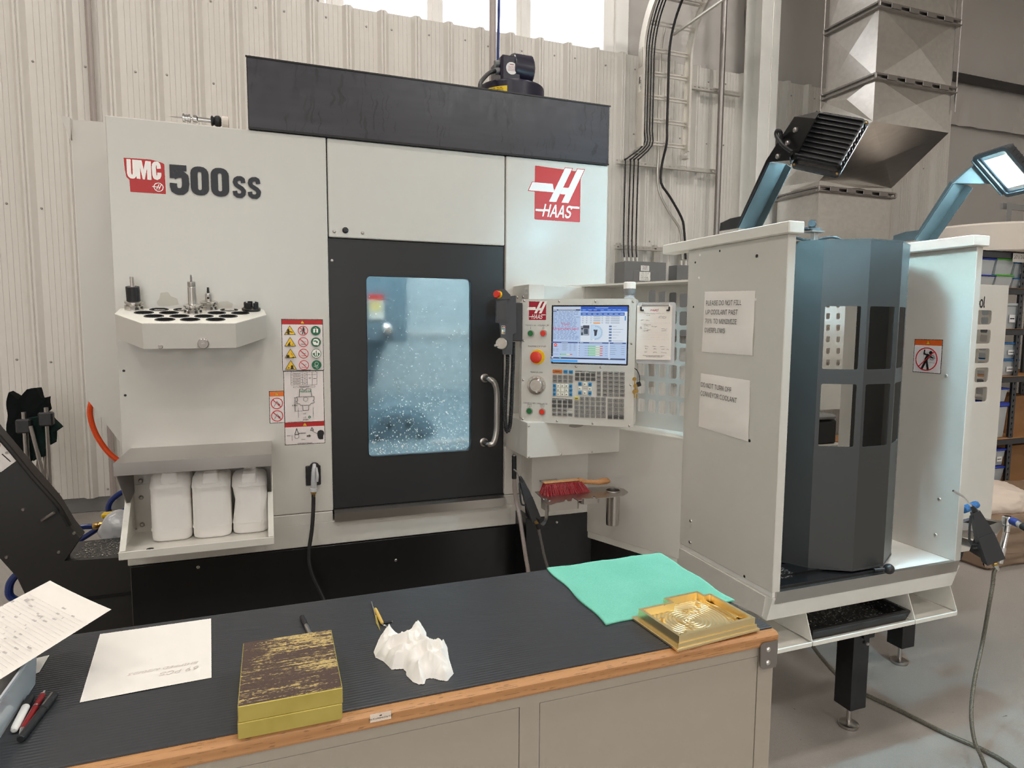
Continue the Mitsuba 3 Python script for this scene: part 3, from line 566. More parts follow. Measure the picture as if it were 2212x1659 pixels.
P_.poly(q1((871, 1023), (906, 1026), (919, 1085), (930, 1029), (965, 1033), (970, 1152), (943, 1150), (940, 1078), (927, 1149), (914, 1148), (896, 1074), (899, 1146), (875, 1143)), WHT)
stroke([(1017, 1080), (1014, 1056), (1006, 1046), (994, 1046), (985, 1055), (984, 1072), (988, 1120), (993, 1135), (1004, 1140), (1015, 1135), (1020, 1120), (1019, 1105)], W1, WHT, rnd=1)
c = at1(1015, 1198); P_.ring(c[0], c[1], 0.0165, 0.003, WHT)
for d in (-0.003, 0.0045): P_.line([(c[0] + d - 0.004, c[1] - 0.009), (c[0] + d + 0.005, c[1] + 0.010)], 0.003, WHT)
P_.line([(c[0] - 0.021, c[1] + 0.001), (c[0], c[1])], 0.003, WHT).line([(c[0], c[1]), (c[0] + 0.006, c[1] - 0.001)], 0.003, WHT)
def rring(x0, x1, y0, y1, w, dy):   # a heavy zero
    a, b = at1(x0, y0), at1(x1, y1); o_ = rrect(a[0], b[1], b[0], a[1], (b[0] - a[0]) * 0.42); cxm = (a[0] + b[0]) / 2; hw = (b[0] - a[0]) * w / 2; hh_ = (a[1] - b[1]) * 0.32; cym = (a[1] + b[1]) / 2
    P_.shape(o_.difference(rrect(cxm - hw, cym - hh_, cxm + hw, cym + hh_, hw * 0.95)), INK)
W2 = 0.0265
P_.poly(q1((1084, 1052), (1192, 1060), (1194, 1098), (1128, 1094), (1129, 1140), (1087, 1140)), INK)
stroke([(1108, 1128), (1130, 1118), (1165, 1116), (1184, 1132), (1189, 1175), (1184, 1212), (1166, 1226), (1140, 1226), (1117, 1214), (1110, 1190), (1110, 1172)], 0.0245, INK, rnd=1)
rring(1216, 1340, 1062, 1254, 0.21, 0); rring(1346, 1469, 1071, 1262, 0.21, 0)
for d, e in ((0, 0), (96, 6)):
    stroke([(1556 + d, 1172 + e), (1552 + d, 1150 + e), (1540 + d, 1142 + e), (1522 + d, 1142 + e), (1508 + d, 1150 + e), (1504 + d, 1168 + e), (1512 + d, 1184 + e), (1548 + d, 1208 + e), (1560 + d, 1224 + e), (1556 + d, 1244 + e), (1542 + d, 1254 + e), (1520 + d, 1252 + e), (1507 + d, 1242 + e), (1503 + d, 1222 + e)], 0.0165, INK, rnd=1)
P_.add(mill, 'model_badge', 'red and black model badge')

def emblem(P, x, y, w, red, wht, outline=True):
    """The maker's slanted emblem in a square of side w, lower left corner (x, y)."""
    f = lambda pts: [(x + a * w, y + b * w * 1.0) for a, b in pts]
    P.shape(sg.Polygon(f([(0, 0), (1, 0), (1, 1.0), (0, 1.04)])).buffer(0.02 * w), red)
    bars = [[(0.30, 0.36), (0.46, 0.36), (0.82, 1.07), (0.66, 1.07)], [(0.585, 0.36), (0.745, 0.36), (1.10, 1.07), (0.94, 1.07)], [(-0.155, 0.555), (0.42, 0.555), (0.38, 0.725), (-0.075, 0.725)], [(0.55, 0.53), (0.70, 0.53), (0.78, 0.67), (0.62, 0.67)]]
    u = unary_union([sg.Polygon(f(b)) for b in bars])
    if outline: P.shape(u.buffer(0.012 * w, join_style=2), red)
    P.shape(u, wht)
    P.text('HAAS', x + 0.13 * w, y + 0.055 * w, 0.245 * w, wht, fit=0.66 * w, bold=True, skew=0.32)
    P.rect(x, y + 0.15 * w, x + 0.21 * w, y + 0.195 * w, wht).rect(x + 0.80 * w, y + 0.255 * w, x + w, y + 0.30 * w, wht)
bo = A(0, MY - 0.0005, 0)
e0, e1 = uvs([(1156.5, 472), (1251, 478)], bo, X_, Z_); w_ = e1[0] - e0[0]
P_ = Print(bo, X_, Z_); emblem(P_, e0[0], (e0[1] + e1[1]) / 2, w_, S(186, 48, 48), S(232, 230, 228)); P_.add(mill, 'emblem', 'red maker emblem with white slanted H')

# warning labels: drawn pictograms
YEL, GRN, BLK, ORG = S(232, 186, 30), S(20, 95, 66), S(24, 22, 22), S(222, 112, 40)
def label_base(x0, y0, x1, y1, Y=MY - 0.0006):
    a, b = PY(x0, (y0 + y1) / 2, Y), PY(x1, (y0 + y1) / 2, Y); c, d = PY((x0 + x1) / 2, y0, Y), PY((x0 + x1) / 2, y1, Y)
    P = Print(A(a[0], Y, d[2]), X_, Z_); return P, b[0] - a[0], c[2] - d[2]
def tri(P, x, y, r, c=None):
    t = lambda k: [(x, y + r * k), (x - 0.95 * r * k, y - 0.62 * r * k), (x + 0.95 * r * k, y - 0.62 * r * k)]
    P.poly(t(1), BLK).poly(t(0.86), c or YEL)
def bang(P, x, y, r): tri(P, x, y, r); P.rect(x - r * .07, y - r * .1, x + r * .07, y + r * .5, BLK).disc(x, y - r * .3, r * .09, BLK)
def nope(P, x, y, r): P.ring(x, y, r, r * .13, S(190, 30, 35)).line([(x - r * .66, y + r * .66), (x + r * .66, y - r * .66)], r * .13, S(190, 30, 35), 2)
P, w_, h_ = label_base(610, 690.5, 697.5, 800)
P.rect(-.002, -.002, w_ + .002, h_ + .002, BLK).rect(0, 0, w_, h_, S(222, 214, 212)).rect(0, h_ * .905, w_, h_, S(172, 28, 28)); bang(P, w_ * .5, h_ * .947, h_ * .04)
P.f = P.f.copy()
for i in range(4):
    yy = h_ * (.785 - .226 * i); r = w_ * .15; x = w_ * .19; tri(P, x, yy - r * .1, r)
    if i == 0: P.disc(x - r * .25, yy + r * .12, r * .17, BLK).rect(x - r * .42, yy - r * .62, x - r * .08, yy, BLK).line([(x - r * .65, yy - r * .45), (x - .25 * r, yy - .12 * r), (x + r * .45, yy - r * .28)], r * .13, BLK)
    if i == 1: P.poly([(x - r * .5, yy - r * .6), (x - r * .2, yy - r * .1), (x + r * .05, yy + r * .1), (x - r * .05, yy - r * .3), (x + r * .1, yy - r * .6)], BLK).line([(x + .2 * r, yy - .5 * r), (x + .5 * r, yy - .3 * r)], r * .06, BLK)
    if i == 2: P.disc(x - r * .42, yy - r * .45, r * .26, BLK).line([(x + .1 * r, yy + .1 * r), (x + .35 * r, yy - .3 * r)], r * .07, BLK).rect(x + .3 * r, yy - .62 * r, x + .6 * r, yy - .52 * r, BLK)
    if i == 3: P.disc(x + r * .2, yy - r * .2, r * .2, BLK).poly([(x - .05 * r, yy - .62 * r), (x + .45 * r, yy - .62 * r), (x + .38 * r, yy - .3 * r), (x + .02 * r, yy - .3 * r)], BLK).rect(x - .45 * r, yy - .5 * r, x - .25 * r, yy - .35 * r, BLK)
    x = w_ * .51; r = w_ * .125
    if i == 0: P.disc(x + .1 * r, yy + .6 * r, r * .15, BLK).rect(x - .05 * r, yy - .2 * r, x + .3 * r, yy + .45 * r, BLK).line([(x, yy - .2 * r), (x - .15 * r, yy - .75 * r)], .15 * r, BLK).line([(x + .2 * r, yy - .2 * r), (x + .35 * r, yy - .7 * r)], .15 * r, BLK).line([(x - .6 * r, yy - .3 * r), (x, yy + .1 * r)], .1 * r, BLK)
    else: P.line([(x - .3 * r, yy + .4 * r), (x + .1 * r, yy), (x + .5 * r, yy + .1 * r)], .07 * r, BLK).line([(x - .5 * r, yy - .4 * r), (x + .4 * r, yy - .45 * r)], .08 * r, BLK if i < 2 else S(190, 30, 35))
    nope(P, x, yy, r)
    x = w_ * .825; r = w_ * .122; P.disc(x, yy, r, GRN)
    if i == 0: P.rect(x - .5 * r, yy - .42 * r, x + .5 * r, yy + .4 * r, WHT, .05 * r).rect(x - .12 * r, yy - .42 * r, x + .12 * r, yy + .4 * r, GRN).ring(x, yy + .45 * r, .22 * r, .07 * r, WHT)
    if i == 1: P.poly([(x - .7 * r, yy - .1 * r), (x - .45 * r, yy - .6 * r), (x + .5 * r, yy - .7 * r), (x + .7 * r, yy + .2 * r), (x + .3 * r, yy + .7 * r), (x - .4 * r, yy + .65 * r), (x - .62 * r, yy + .3 * r)], WHT).rect(x - .5 * r, yy + .1 * r, x + .1 * r, yy + .35 * r, GRN).disc(x + .2 * r, yy, .2 * r, GRN)
    if i == 2: P.disc(x, yy, r * .9, WHT).poly([(x - .8 * r, yy), (x - .35 * r, yy - .65 * r), (x + .35 * r, yy - .65 * r), (x + .8 * r, yy), (x + .3 * r, yy + .2 * r), (x - .3 * r, yy + .2 * r)], GRN).rect(x - .3 * r, yy - .5 * r, x + .3 * r, yy + .3 * r, WHT).rect(x - .08 * r, yy - .5 * r, x + .08 * r, yy + .6 * r, GRN)
    if i == 3: P.ring(x, yy + .25 * r, .4 * r, .06 * r, WHT).rect(x - .6 * r, yy - .3 * r, x - .1 * r, yy - .22 * r, WHT).ring(x + .1 * r, yy - .45 * r, .25 * r, .06 * r, WHT)
P.rect(w_ * .32, h_ * .006, w_ * .68, h_ * .014, BLK); P.add(mill, 'warning_label', 'white safety label with a red header and three columns of pictograms')
P, w_, h_ = label_base(614.5, 802, 699, 911)
P.rect(-.002, -.002, w_ + .002, h_ + .002, BLK).rect(0, 0, w_, h_, S(222, 214, 212)); G_ = S(70, 66, 66)
P.shape(sg.box(w_ * .17, h_ * .73, w_ * .84, h_ * .99).difference(sg.box(w_ * .178, h_ * .735, w_ * .832, h_ * .985)), G_)
for fy in (.93, .876, .83, .78): P.rect(w_ * .17, h_ * fy, w_ * (.58 if fy < .9 else .84), h_ * (fy + .005), G_)
for fx in (.46, .58, .71): P.rect(w_ * fx, h_ * .73, w_ * (fx + .008), h_ * .99, G_)
for i in range(5): P.rect(w_ * .22, h_ * (.955 - .05 * i), w_ * .42, h_ * (.963 - .05 * i), G_).rect(w_ * .5, h_ * (.955 - .05 * i), w_ * .55, h_ * (.963 - .05 * i), G_)
P.rect(w_ * .62, h_ * .86, w_ * .68, h_ * .87, G_).rect(w_ * .74, h_ * .85, w_ * .82, h_ * .86, G_)
P.shape(sg.box(w_ * .23, h_ * .68, w_ * .78, h_ * .715).difference(sg.box(w_ * .237, h_ * .684, w_ * .773, h_ * .711)), G_).rect(w_ * .38, h_ * .693, w_ * .63, h_ * .703, G_)
def outl(pts, lw=.006): P.shape(sg.LinearRing([(w_ * a, h_ * b) for a, b in pts]).buffer(w_ * lw), G_)
outl([(.37, .50), (.69, .50), (.67, .65), (.56, .66), (.55, .635), (.47, .635), (.46, .66), (.38, .65)]); outl([(.31, .50), (.75, .50), (.75, .43), (.72, .42), (.76, .39), (.74, .37), (.66, .36), (.64, .33), (.40, .33), (.38, .36), (.30, .37), (.32, .39), (.29, .41), (.33, .43)])
outl([(.45, .33), (.61, .33), (.60, .23), (.46, .23)]); P.ring(w_ * .53, h_ * .45, w_ * .06, w_ * .008, G_)
P.text('HSK63A', w_ * .39, h_ * .585, h_ * .04, S(30, 120, 80), fit=w_ * .29, bold=True)
P.line([(w_ * .26, h_ * .49), (w_ * .26, h_ * .22)], .002, G_, 1).line([(w_ * .24, h_ * .49), (w_ * .30, h_ * .49)], .0012, G_, 1).line([(w_ * .24, h_ * .22), (w_ * .44, h_ * .22)], .0012, G_, 1).line([(w_ * .34, h_ * .28), (w_ * .34, h_ * .09)], .0012, G_, 1).line([(w_ * .72, h_ * .28), (w_ * .72, h_ * .09)], .0012, G_, 1)
P.text('A Max', w_ * .18, h_ * .325, h_ * .026, BLK, bold=True).text('B Max', w_ * .45, h_ * .035, h_ * .026, BLK, bold=True).text('≤ C', w_ * .46, h_ * .155, h_ * .024, BLK, bold=True).text('> C', w_ * .46, h_ * .085, h_ * .024, BLK, bold=True)
P.ring(w_ * .62, h_ * .095, w_ * .035, w_ * .02, GRN); P.rect(w_ * .05, h_ * .01, w_ * .45, h_ * .016, G_); P.add(mill, 'tooling_label', 'white tool holder diagram label')
P, w_, h_ = label_base(616, 911.5, 701, 958.5)
P.rect(-.002, -.002, w_ + .002, h_ + .002, BLK).rect(0, 0, w_, h_, S(222, 214, 212)).rect(0, h_ * .79, w_, h_, S(172, 28, 28)); bang(P, w_ * .5, h_ * .885, h_ * .10)
P.poly([(w_ * .86, h_ * .17), (w_ * .96, h_ * .17), (w_ * .97, h_ * .5), (w_ * .92, h_ * .6), (w_ * .85, h_ * .55), (w_ * .81, h_ * .38), (w_ * .83, h_ * .25)], BLK).disc(w_ * .90, h_ * .45, h_ * .15, BLK)
P.shape(sg.LinearRing([(w_ * .24, h_ * .45), (w_ * .34, h_ * .45), (w_ * .29, h_ * .72)]).buffer(.0012), G_).shape(sg.LinearRing([(w_ * .64, h_ * .6), (w_ * .72, h_ * .6), (w_ * .68, h_ * .74)]).buffer(.0012), G_).rect(w_ * .04, h_ * .40, w_ * .14, h_ * .42, G_).rect(w_ * .34, h_ * .48, w_ * .52, h_ * .51, G_).rect(w_ * .40, h_ * .2, w_ * .50, h_ * .22, G_)
P.line([(w_ * .68, h_ * .58), (w_ * .83, h_ * .42)], .0015, G_, 1).poly([(w_ * .54, h_ * .33), (w_ * .6, h_ * .33), (w_ * .6, h_ * .29), (w_ * .65, h_ * .36), (w_ * .6, h_ * .43), (w_ * .6, h_ * .39), (w_ * .54, h_ * .39)], G_).ring(w_ * .29, h_ * .36, h_ * .1, .0012, G_).line([(w_ * .17, h_ * .45), (w_ * .17, h_ * .2)], .0012, G_, 1).rect(w_ * .3, h_ * .03, w_ * .68, h_ * .05, G_)
P.add(mill, 'warning_label', 'small white label with a red header and a black head silhouette')
P, w_, h_ = label_base(583, 845.5, 613.5, 913)
P.rect(-.002, -.002, w_ + .002, h_ + .002, BLK).rect(0, 0, w_, h_, S(222, 214, 212)).rect(0, h_ * .84, w_, h_, ORG); bang(P, w_ * .5, h_ * .915, h_ * .065)
for yy in (.62, .22): P.line([(w_ * .3, h_ * (yy - .1)), (w_ * .5, h_ * (yy + .06)), (w_ * .7, h_ * (yy - .06))], .0016, G_).poly([(w_ * .55, h_ * yy), (w_ * .75, h_ * (yy - .04)), (w_ * .6, h_ * (yy - .08))], G_); nope(P, w_ * .5, h_ * yy, w_ * .43)
P.add(mill, 'warning_label', 'narrow white label with an orange header')
# ---------------------------------------------------------------- tool rack with holders
K3 = lambda a, b: (230 + a / 5.978, 570 + b / 5.978)
rb, rf = PY(*K3(1000, 578), MY - 0.002), PY(*K3(1060, 768), MY - 0.285)
rv = unit(A(0, rb[1] - rf[1], rb[2] - rf[2])); rn = np.cross(X_, rv); ro = A(0, rf[1], rf[2])
out = sg.Polygon(uvs([K3(*p) for p in ((185, 572), (103, 645), (455, 768), (1665, 768), (2063, 658), (2032, 590))], ro, X_, rv))
holes = [uvs([K3(*p)], ro, X_, rv)[0] for p in ((680, 590), (985, 592), (1585, 596), (484, 630), (808, 632), (1425, 634), (1728, 636), (613, 675), (943, 675), (1260, 677), (1572, 677), (755, 720), (1080, 720), (1410, 720))]
tools = [uvs([K3(*p)], ro, X_, rv)[0] for p in ((360, 588), (1120, 634), (1325, 588), (1870, 604))]
rack = thing('tool_rack', 'tilted beige tool rack with black rings on the milling machine', 'tool rack')
HR = 0.0315
top = out
for h in holes: top = top.difference(sg.Point(h).buffer(HR - 0.004, quad_segs=8))
hgt = 0.088
add(rack, 'top_plate', prism(top, ro - rn * 0.003, X_, rv, 0.003), 'mat_paint_edge', smooth=False)
add(rack, 'skirt', prism(out.difference(out.buffer(-0.003, join_style=2)), ro - rn * hgt, X_, rv, hgt - 0.0031), 'mat_paint', smooth=False)
def w3(h, z=0.0): return ro + X_ * h[0] + rv * h[1] + rn * z
for h in holes:
    add(rack, 'holder_ring', lathe(w3(h, -0.03), rn, [(HR - 0.0055, 0.0), (HR - 0.005, 0.0305), (HR - 0.004, 0.0318), (HR, 0.0315), (HR + 0.001, 0.0302)], 28, cap=False), 'mat_black_plastic')
    add(rack, 'holder_cup', lathe(w3(h, -0.06), rn, [(HR - 0.006, 0.0), (HR - 0.006, 0.004)], 20), 'mat_black_paint')
q = PP(*K3(1250, 1027), ro - rv * 0.0, unit(A(0, -rv[1], -rv[2]))); add(rack, 'lock', lathe(q + rv * 0.001, -rv, [(0.018, 0), (0.018, 0.006), (0.016, 0.008), (0.009, 0.008), (0.009, 0.010)], 24), 'mat_steel', label='round key lock'); add(rack, 'lock_key_slot', obox(q - rv * 0.011 + X_ * -0.005, unit(X_ + rn * 0.35), np.cross(-rv, unit(X_ + rn * 0.35)), 0.012, 0.003, 0.002), 'mat_bright_steel')
q = PP(*K3(698, 1068), ro, rv); add(rack, 'stud', lathe(q, -rv, [(0.0075, 0), (0.0075, 0.004), (0.006, 0.006)], 16), 'mat_steel')
def flange_prof(): return [(0.024, -0.03), (0.024, 0.0), (HR, 0.0), (HR, 0.014), (HR - 0.004, 0.017), (HR - 0.006, 0.019), (HR - 0.006, 0.021), (HR - 0.001, 0.023), (HR - 0.001, 0.029), (HR - 0.005, 0.031), (0.016, 0.033)]
def holder(h, label, parts, fl=True):
    t = thing('tool_holder', label, 'tool holder')
    if fl: add(t, 'flange', lathe(w3(h, 0.0005), rn, flange_prof(), 36), 'mat_bright_steel')
    if fl: add(t, 'drive_key', cat(obox(w3(h, 0.004) + rv * -(HR + 0.0008) - X_ * 0.008, X_, rn, 0.016, 0.010, 0.002)), 'mat_dull_steel', smooth=False)
    for nm, prof, m in parts: add(t, nm, lathe(w3(h, 0.0), rn, prof, 32), m)
    return t
holder(tools[0], 'tool holder with a thick black cylinder body at the left end of the rack', [('body', [(0.0225, 0.030), (0.0225, 0.083), (0.021, 0.084)], 'mat_black_plastic'), ('shank', [(0.008, 0.083), (0.0068, 0.088), (0.0068, 0.118), (0.0062, 0.119)], 'mat_bright_steel')])
holder(tools[1], 'tallest polished tool holder with a thin cutter in the middle of the rack', [('body', [(0.019, 0.030), (0.0155, 0.036), (0.0148, 0.06), (0.0142, 0.095), (0.0128, 0.098)], 'mat_bright_steel'), ('collet_nut', [(0.0125, 0.098), (0.0135, 0.1), (0.0135, 0.113), (0.0125, 0.115), (0.006, 0.1155)], 'mat_steel'), ('cutter', [(0.0034, 0.115), (0.0034, 0.131), (0.0026, 0.133), (0.003, 0.138), (0.001, 0.141)], 'mat_dull_steel')])
t = holder(tools[2], 'short polished tool holder with a black end mill behind the tallest holder', [('body', [(0.0125, 0.030), (0.0122, 0.058), (0.010, 0.063), (0.005, 0.0645)], 'mat_bright_steel'), ('cutter', [(0.0045, 0.064), (0.0045, 0.072), (0.0036, 0.074), (0.0046, 0.077), (0.0034, 0.081), (0.0046, 0.084)], 'mat_black_plastic')])
add(t, 'set_screw', lathe(w3(tools[2], 0.046) - rv * 0.0118, -rv, [(0.0045, 0), (0.0045, 0.001)], 12), 'mat_black_plastic')
t = thing('tool_holder', 'low black finned plastic holder at the right end of the tool rack', 'tool holder')
add(t, 'base', lathe(w3(tools[3], 0.0005), rn, [(0.033, 0), (0.034, 0.003), (0.034, 0.008), (0.032, 0.010), (0.012, 0.0101)], 36), 'mat_black_plastic')
for k in range(5):
    a = 2 * math.pi * k / 5 + 0.5; d = X_ * math.cos(a) + rv * math.sin(a)
    add(t, 'fin', prism(rrect(-0.009, 0, 0.009, 0.024, 0.002), w3(tools[3], 0.009) + d * 0.020, np.cross(rn, d) * 1.0, rn, 0.005), 'mat_black_plastic', smooth=False)
    a += 0.6; d = X_ * math.cos(a) + rv * math.sin(a); add(t, 'contact', lathe(w3(tools[3], 0.009) + d * 0.027, rn, [(0.004, 0), (0.004, 0.0022)], 10), 'mat_brass_fitting')
# coolant stains are on the wall behind the rack: flat marks
P = Print(A(0, MY - 0.0004, 0), X_, Z_)
st = sg.Polygon(uvs([K3(*p) for p in ((655, 500), (690, 455), (705, 380), (790, 370), (830, 425), (910, 455), (925, 520), (800, 540), (680, 540))], A(0, MY, 0), X_, Z_)).buffer(0.004).buffer(-0.002)
P.shape(st, (0.47, 0.45, 0.39)); P.add(mill, 'coolant_stain'); P = Print(A(0, MY - 0.0004, 0), X_, Z_); st = sg.Polygon(uvs([K3(*p) for p in ((1440, 520), (1480, 500), (1560, 495), (1620, 520), (1610, 555), (1450, 555))], A(0, MY, 0), X_, Z_)).buffer(0.004); P.shape(st, (0.48, 0.46, 0.40)); P.add(mill, 'coolant_stain')

# ---------------------------------------------------------------- jug shelf
K4 = lambda a, b: (230 + a / 4.514, 940 + b / 4.514)
zs = 1.099; jx0, jx1 = -0.513, -0.014; yf = 2.468
shelf = thing('jug_shelf', 'stainless topped shelf and tray holding three white jugs on the milling machine', 'shelf')
lip = PY(*K4(840, 300), yf); zlip = PY(*K4(840, 340), yf)[2]; zlt = PY(*K4(840, 232), yf)[2]
add(shelf, 'top', prism([(0, 0.004), (MY - yf, 0.004), (MY - yf, 0.0), (0.003, 0.0), (0.003, zlip - zlt), (0, zlip - zlt), ], A(jx0, yf, zlt - 0.004), Y_, Z_, jx1 - jx0), 'mat_steel', smooth=False, label='stainless steel top')
zt = 0.765
p_ = PX(*K4(120, 1142), jx0); ytf = p_[1]; ztl = p_[2]
# side brackets under the top
def br(x, d): return prism(uvs([K4(*p) for p in ((72, 372), (205, 590), (275, 590), (275, 372))], A(jx0, 0, 0), Y_, Z_), A(x, 0, 0), Y_, Z_, d)
sidep = [(yf + 0.004, zlip + 0.004), (MY, zlip + 0.004), (MY, zlip - 0.13), (MY - 0.09, zlip - 0.145), (MY - 0.135, zlip - 0.14)]
for x in (jx0 + 0.004, jx1 - 0.006): add(shelf, 'bracket', prism(sidep, A(x, 0, 0), Y_, Z_, 0.003), 'mat_dull_steel', smooth=False)
add(shelf, 'back_plate', box(jx0 + 0.005, jx1 - 0.005, MY - 0.012, MY - 0.009, zlip - 0.03, zlip + 0.01), 'mat_dull_steel', smooth=False)
tb = ztl - 0.012
for x in (jx0, jx1 - 0.003): add(shelf, 'tray_side', prism([(ytf, ztl - 0.03), (MY, ztl - 0.03), (MY, zlip - 0.09), (MY - 0.14, zlip - 0.135), (ytf + 0.004, ztl), (ytf, ztl)], A(x, 0, 0), Y_, Z_, 0.003), 'mat_paint_edge', smooth=False)
for x, s_ in ((jx0 + 0.003, 1), (jx1 - 0.003, -1)): add(shelf, 'side_flange', prism([(ytf + 0.004, ztl), (ytf + 0.016, ztl), (MY - 0.128, zlip - 0.137), (MY - 0.14, zlip - 0.135)], A(x if s_ > 0 else x - 0.016, 0, 0), Y_, Z_, 0.016), 'mat_paint_edge', smooth=False)
add(shelf, 'tray_floor', box(jx0, jx1, ytf, MY - 0.004, tb - 0.003, tb), 'mat_paint', smooth=False)
add(shelf, 'tray_lip', box(jx0 - 0.001, jx1 + 0.001, ytf - 0.004, ytf, PX(*K4(120, 1228), jx0)[2], ztl, 0.002), 'mat_paint_edge', smooth=False)
add(shelf, 'tray_back', box(jx0 + 0.01, jx0 + 0.15, MY - 0.008, MY - 0.004, tb, zlip - 0.1), 'mat_paint', smooth=False)
for a, b in ((335, 445), (340, 608), (350, 872)): add(shelf, 'bolt', lathe(PY(*K4(a, b), MY - 0.009), -Y_, [(0.009, 0), (0.008, 0.004), (0.005, 0.007)], 10), 'mat_steel')
q = PZ(*K4(425, 1110), tb); add(shelf, 'drain_hole', lathe(q, Z_, [(0.012, 0), (0.012, 0.0008)], 18), 'mat_rubber')
# jugs
def jug(x0, x1, y0, d, zb, H, label, dent=False):
    t = thing('jug', label, 'jug', None)
    w = x1 - x0; cx = (x0 + x1) / 2; cy = y0 + d / 2; layers = []
    def ring(sx, sy, z, r):
        p = rrect(-w / 2 * sx, -d / 2 * sy, w / 2 * sx, d / 2 * sy, r); p = np.array(p.exterior.coords)[:-1]; return np.column_stack([p[:, 0] + cx, p[:, 1] + cy, np.full(len(p), zb + z)])
    prof = [(0.86, 0.90, 0.0, .03), (0.95, 0.96, 0.006, .03), (0.97, 0.98, 0.016, .03), (0.97, 0.98, 0.038, .028), (1, 1, 0.041, .028), (1, 1, 0.046, .028), (0.975, 0.98, 0.050, .028), (0.97, 0.98, H * 0.55, .028), (0.97, 0.98, H * 0.755, .028), (0.99, 1, H * 0.765, .028), (1, 1, H * 0.785, .03), (0.985, 0.96, H * 0.82, .032), (0.95, 0.85, H * 0.90, .035), (0.80, 0.66, H * 0.95, .03), (0.40, 0.4, H * 0.97, .018)]
    n = len(ring(1, 1, 0, .03)); v = np.vstack([ring(*p) for p in prof]); m = len(prof); f = []
    for i in range(m - 1):
        for j in range(n): k = (j + 1) % n; f += [(i * n + j, i * n + k, (i + 1) * n + k), (i * n + j, (i + 1) * n + k, (i + 1) * n + j)]
    v = np.vstack([v, v[:n].mean(0), v[-n:].mean(0)]); f += [(m * n, (j + 1) % n, j) for j in range(n)] + [(m * n + 1, (m - 1) * n + j, (m - 1) * n + (j + 1) % n) for j in range(n)]
    if dent:
        k = np.exp(-((v[:, 2] - zb - H * .5) / (H * .2)) ** 2) * np.clip((cx - v[:, 0]) / (w / 2), 0, 1); v[:, 0] += 0.012 * k
    body = trimesh.Trimesh(v, f, process=False); add(t, 'body', body, 'mat_white_plastic', smooth=40)
    sec = [(0.36, 0.790, 0.002, .030), (0.24, 0.835, 0.004, .032), (0.20, 0.90, 0.007, .034), (0.175, 0.97, 0.012, .036), (0.16, 1.0, 0.024, .04)]; hp = []
    for a, h, dy, dp in sec: hp.append([(cx + sx * a * w, y0 + dy + (0.004 if abs(sx) > .8 else 0) + sy * dp, zb + h * H) for sx, sy in ((-1, 1), (-1, 0), (-.75, 0), (.75, 0), (1, 0), (1, 1))])
    add(t, 'handle', cat(*[hull(hp[i] + hp[i + 1]) for i in range(len(hp) - 1)]), 'mat_white_plastic', smooth=50)
    add(t, 'cap', lathe((cx, cy + d * 0.28, zb + H * 0.93), Z_, [(0.022, 0), (0.022, 0.03), (0.020, 0.032)], 20), 'mat_white_plastic')
    return t
def jg(xa, xb, yb):
    q = PZ((xa + xb) / 2, yb, tb + 0.001); y0 = q[1]; return PY(xa, 1090, y0)[0], PY(xb, 1090, y0)[0], y0
for (xa, xb, yb), lab, dent in (((321, 412, 1170), 'leftmost of the three white plastic jugs, standing furthest forward on the shelf tray', 0), ((412.5, 499, 1162.5), 'middle one of the three white plastic jugs on the shelf tray', 0), ((499.5, 579, 1152.5), 'rightmost of the three white plastic jugs, with a dented left side', 1)):
    a, b, y0 = jg(xa, xb, yb); H = PY((xa + xb) / 2, 1026, y0 + 0.02)[2] - tb; t = jug(a, b, y0, min(MY - 0.015 - y0, 0.19), tb + 0.0005, min(H * 1.06, zlt - 0.012 - tb), lab, dent)
    if xa == 321:
        P = Print(A(b - 0.0015, y0 + 0.035, tb + 0.10), Y_, Z_); P.rect(0, 0.02, 0.05, 0.07, S(235, 232, 228), .004).rect(0.004, 0.045, 0.02, 0.065, S(170, 30, 35)).rect(0.022, 0.03, 0.045, 0.04, BLK); P.add(t, 'label')

# ---------------------------------------------------------------- wash-down gun on the machine front
gun = thing('coolant_gun', 'clear grey wash gun on a black plate left of the machine door', 'spray gun')
gy = MY - 0.01
a = PY(661, 1050, gy); b = PY(692.5, 1005, gy)
add(gun, 'holder_plate', box(a[0], b[0], gy, MY, a[2], b[2], 0.003), 'mat_black_plastic')
g = lambda x, y, d=0.03: tuple(PY(x, y, MY - d))
add(gun, 'head', cat(lathe(g(679, 1008, 0.012), -Y_, [(0.018, 0), (0.02, 0.006), (0.02, 0.02), (0.014, 0.03)], 20)), 'mat_rubber')
add(gun, 'body', tube([g(679, 1003, .035), g(678.5, 1015, .05), g(678, 1030, .05), g(678, 1047, .045), g(677.5, 1057, .04)], 0.01, 12, 5, rr=[0.007, 0.010, 0.011, 0.012, 0.011]), 'mat_poly')
add(gun, 'trigger', tube([g(683, 1010, .06), g(686, 1028, .07), g(685, 1040, .065)], 0.005, 8, 4), 'mat_poly')
add(gun, 'coupling', lathe(g(677.5, 1053, .04), unit(A(*g(677, 1066, .04)) - A(*g(677.5, 1053, .04))), [(0.012, 0), (0.0145, 0.003), (0.0145, 0.016), (0.011, 0.018)], 16), 'mat_poly')
add(gun, 'brass_fitting', lathe(g(677.3, 1061.5, .04), -Z_, [(0.0125, 0), (0.0125, 0.008), (0.008, 0.011), (0.008, 0.022)], 6), 'mat_brass_fitting')
add(gun, 'hose', tube([g(677, 1068, .04), g(677, 1090, .042), g(676, 1115, .05), g(673, 1150, .06), g(668, 1185, .07), g(668, 1215, .08), g(676, 1245, .09), g(690, 1275, .10), g(706, 1310, .12), g(716, 1340, .13)], 0.0078, 10, 5), 'mat_rubber')

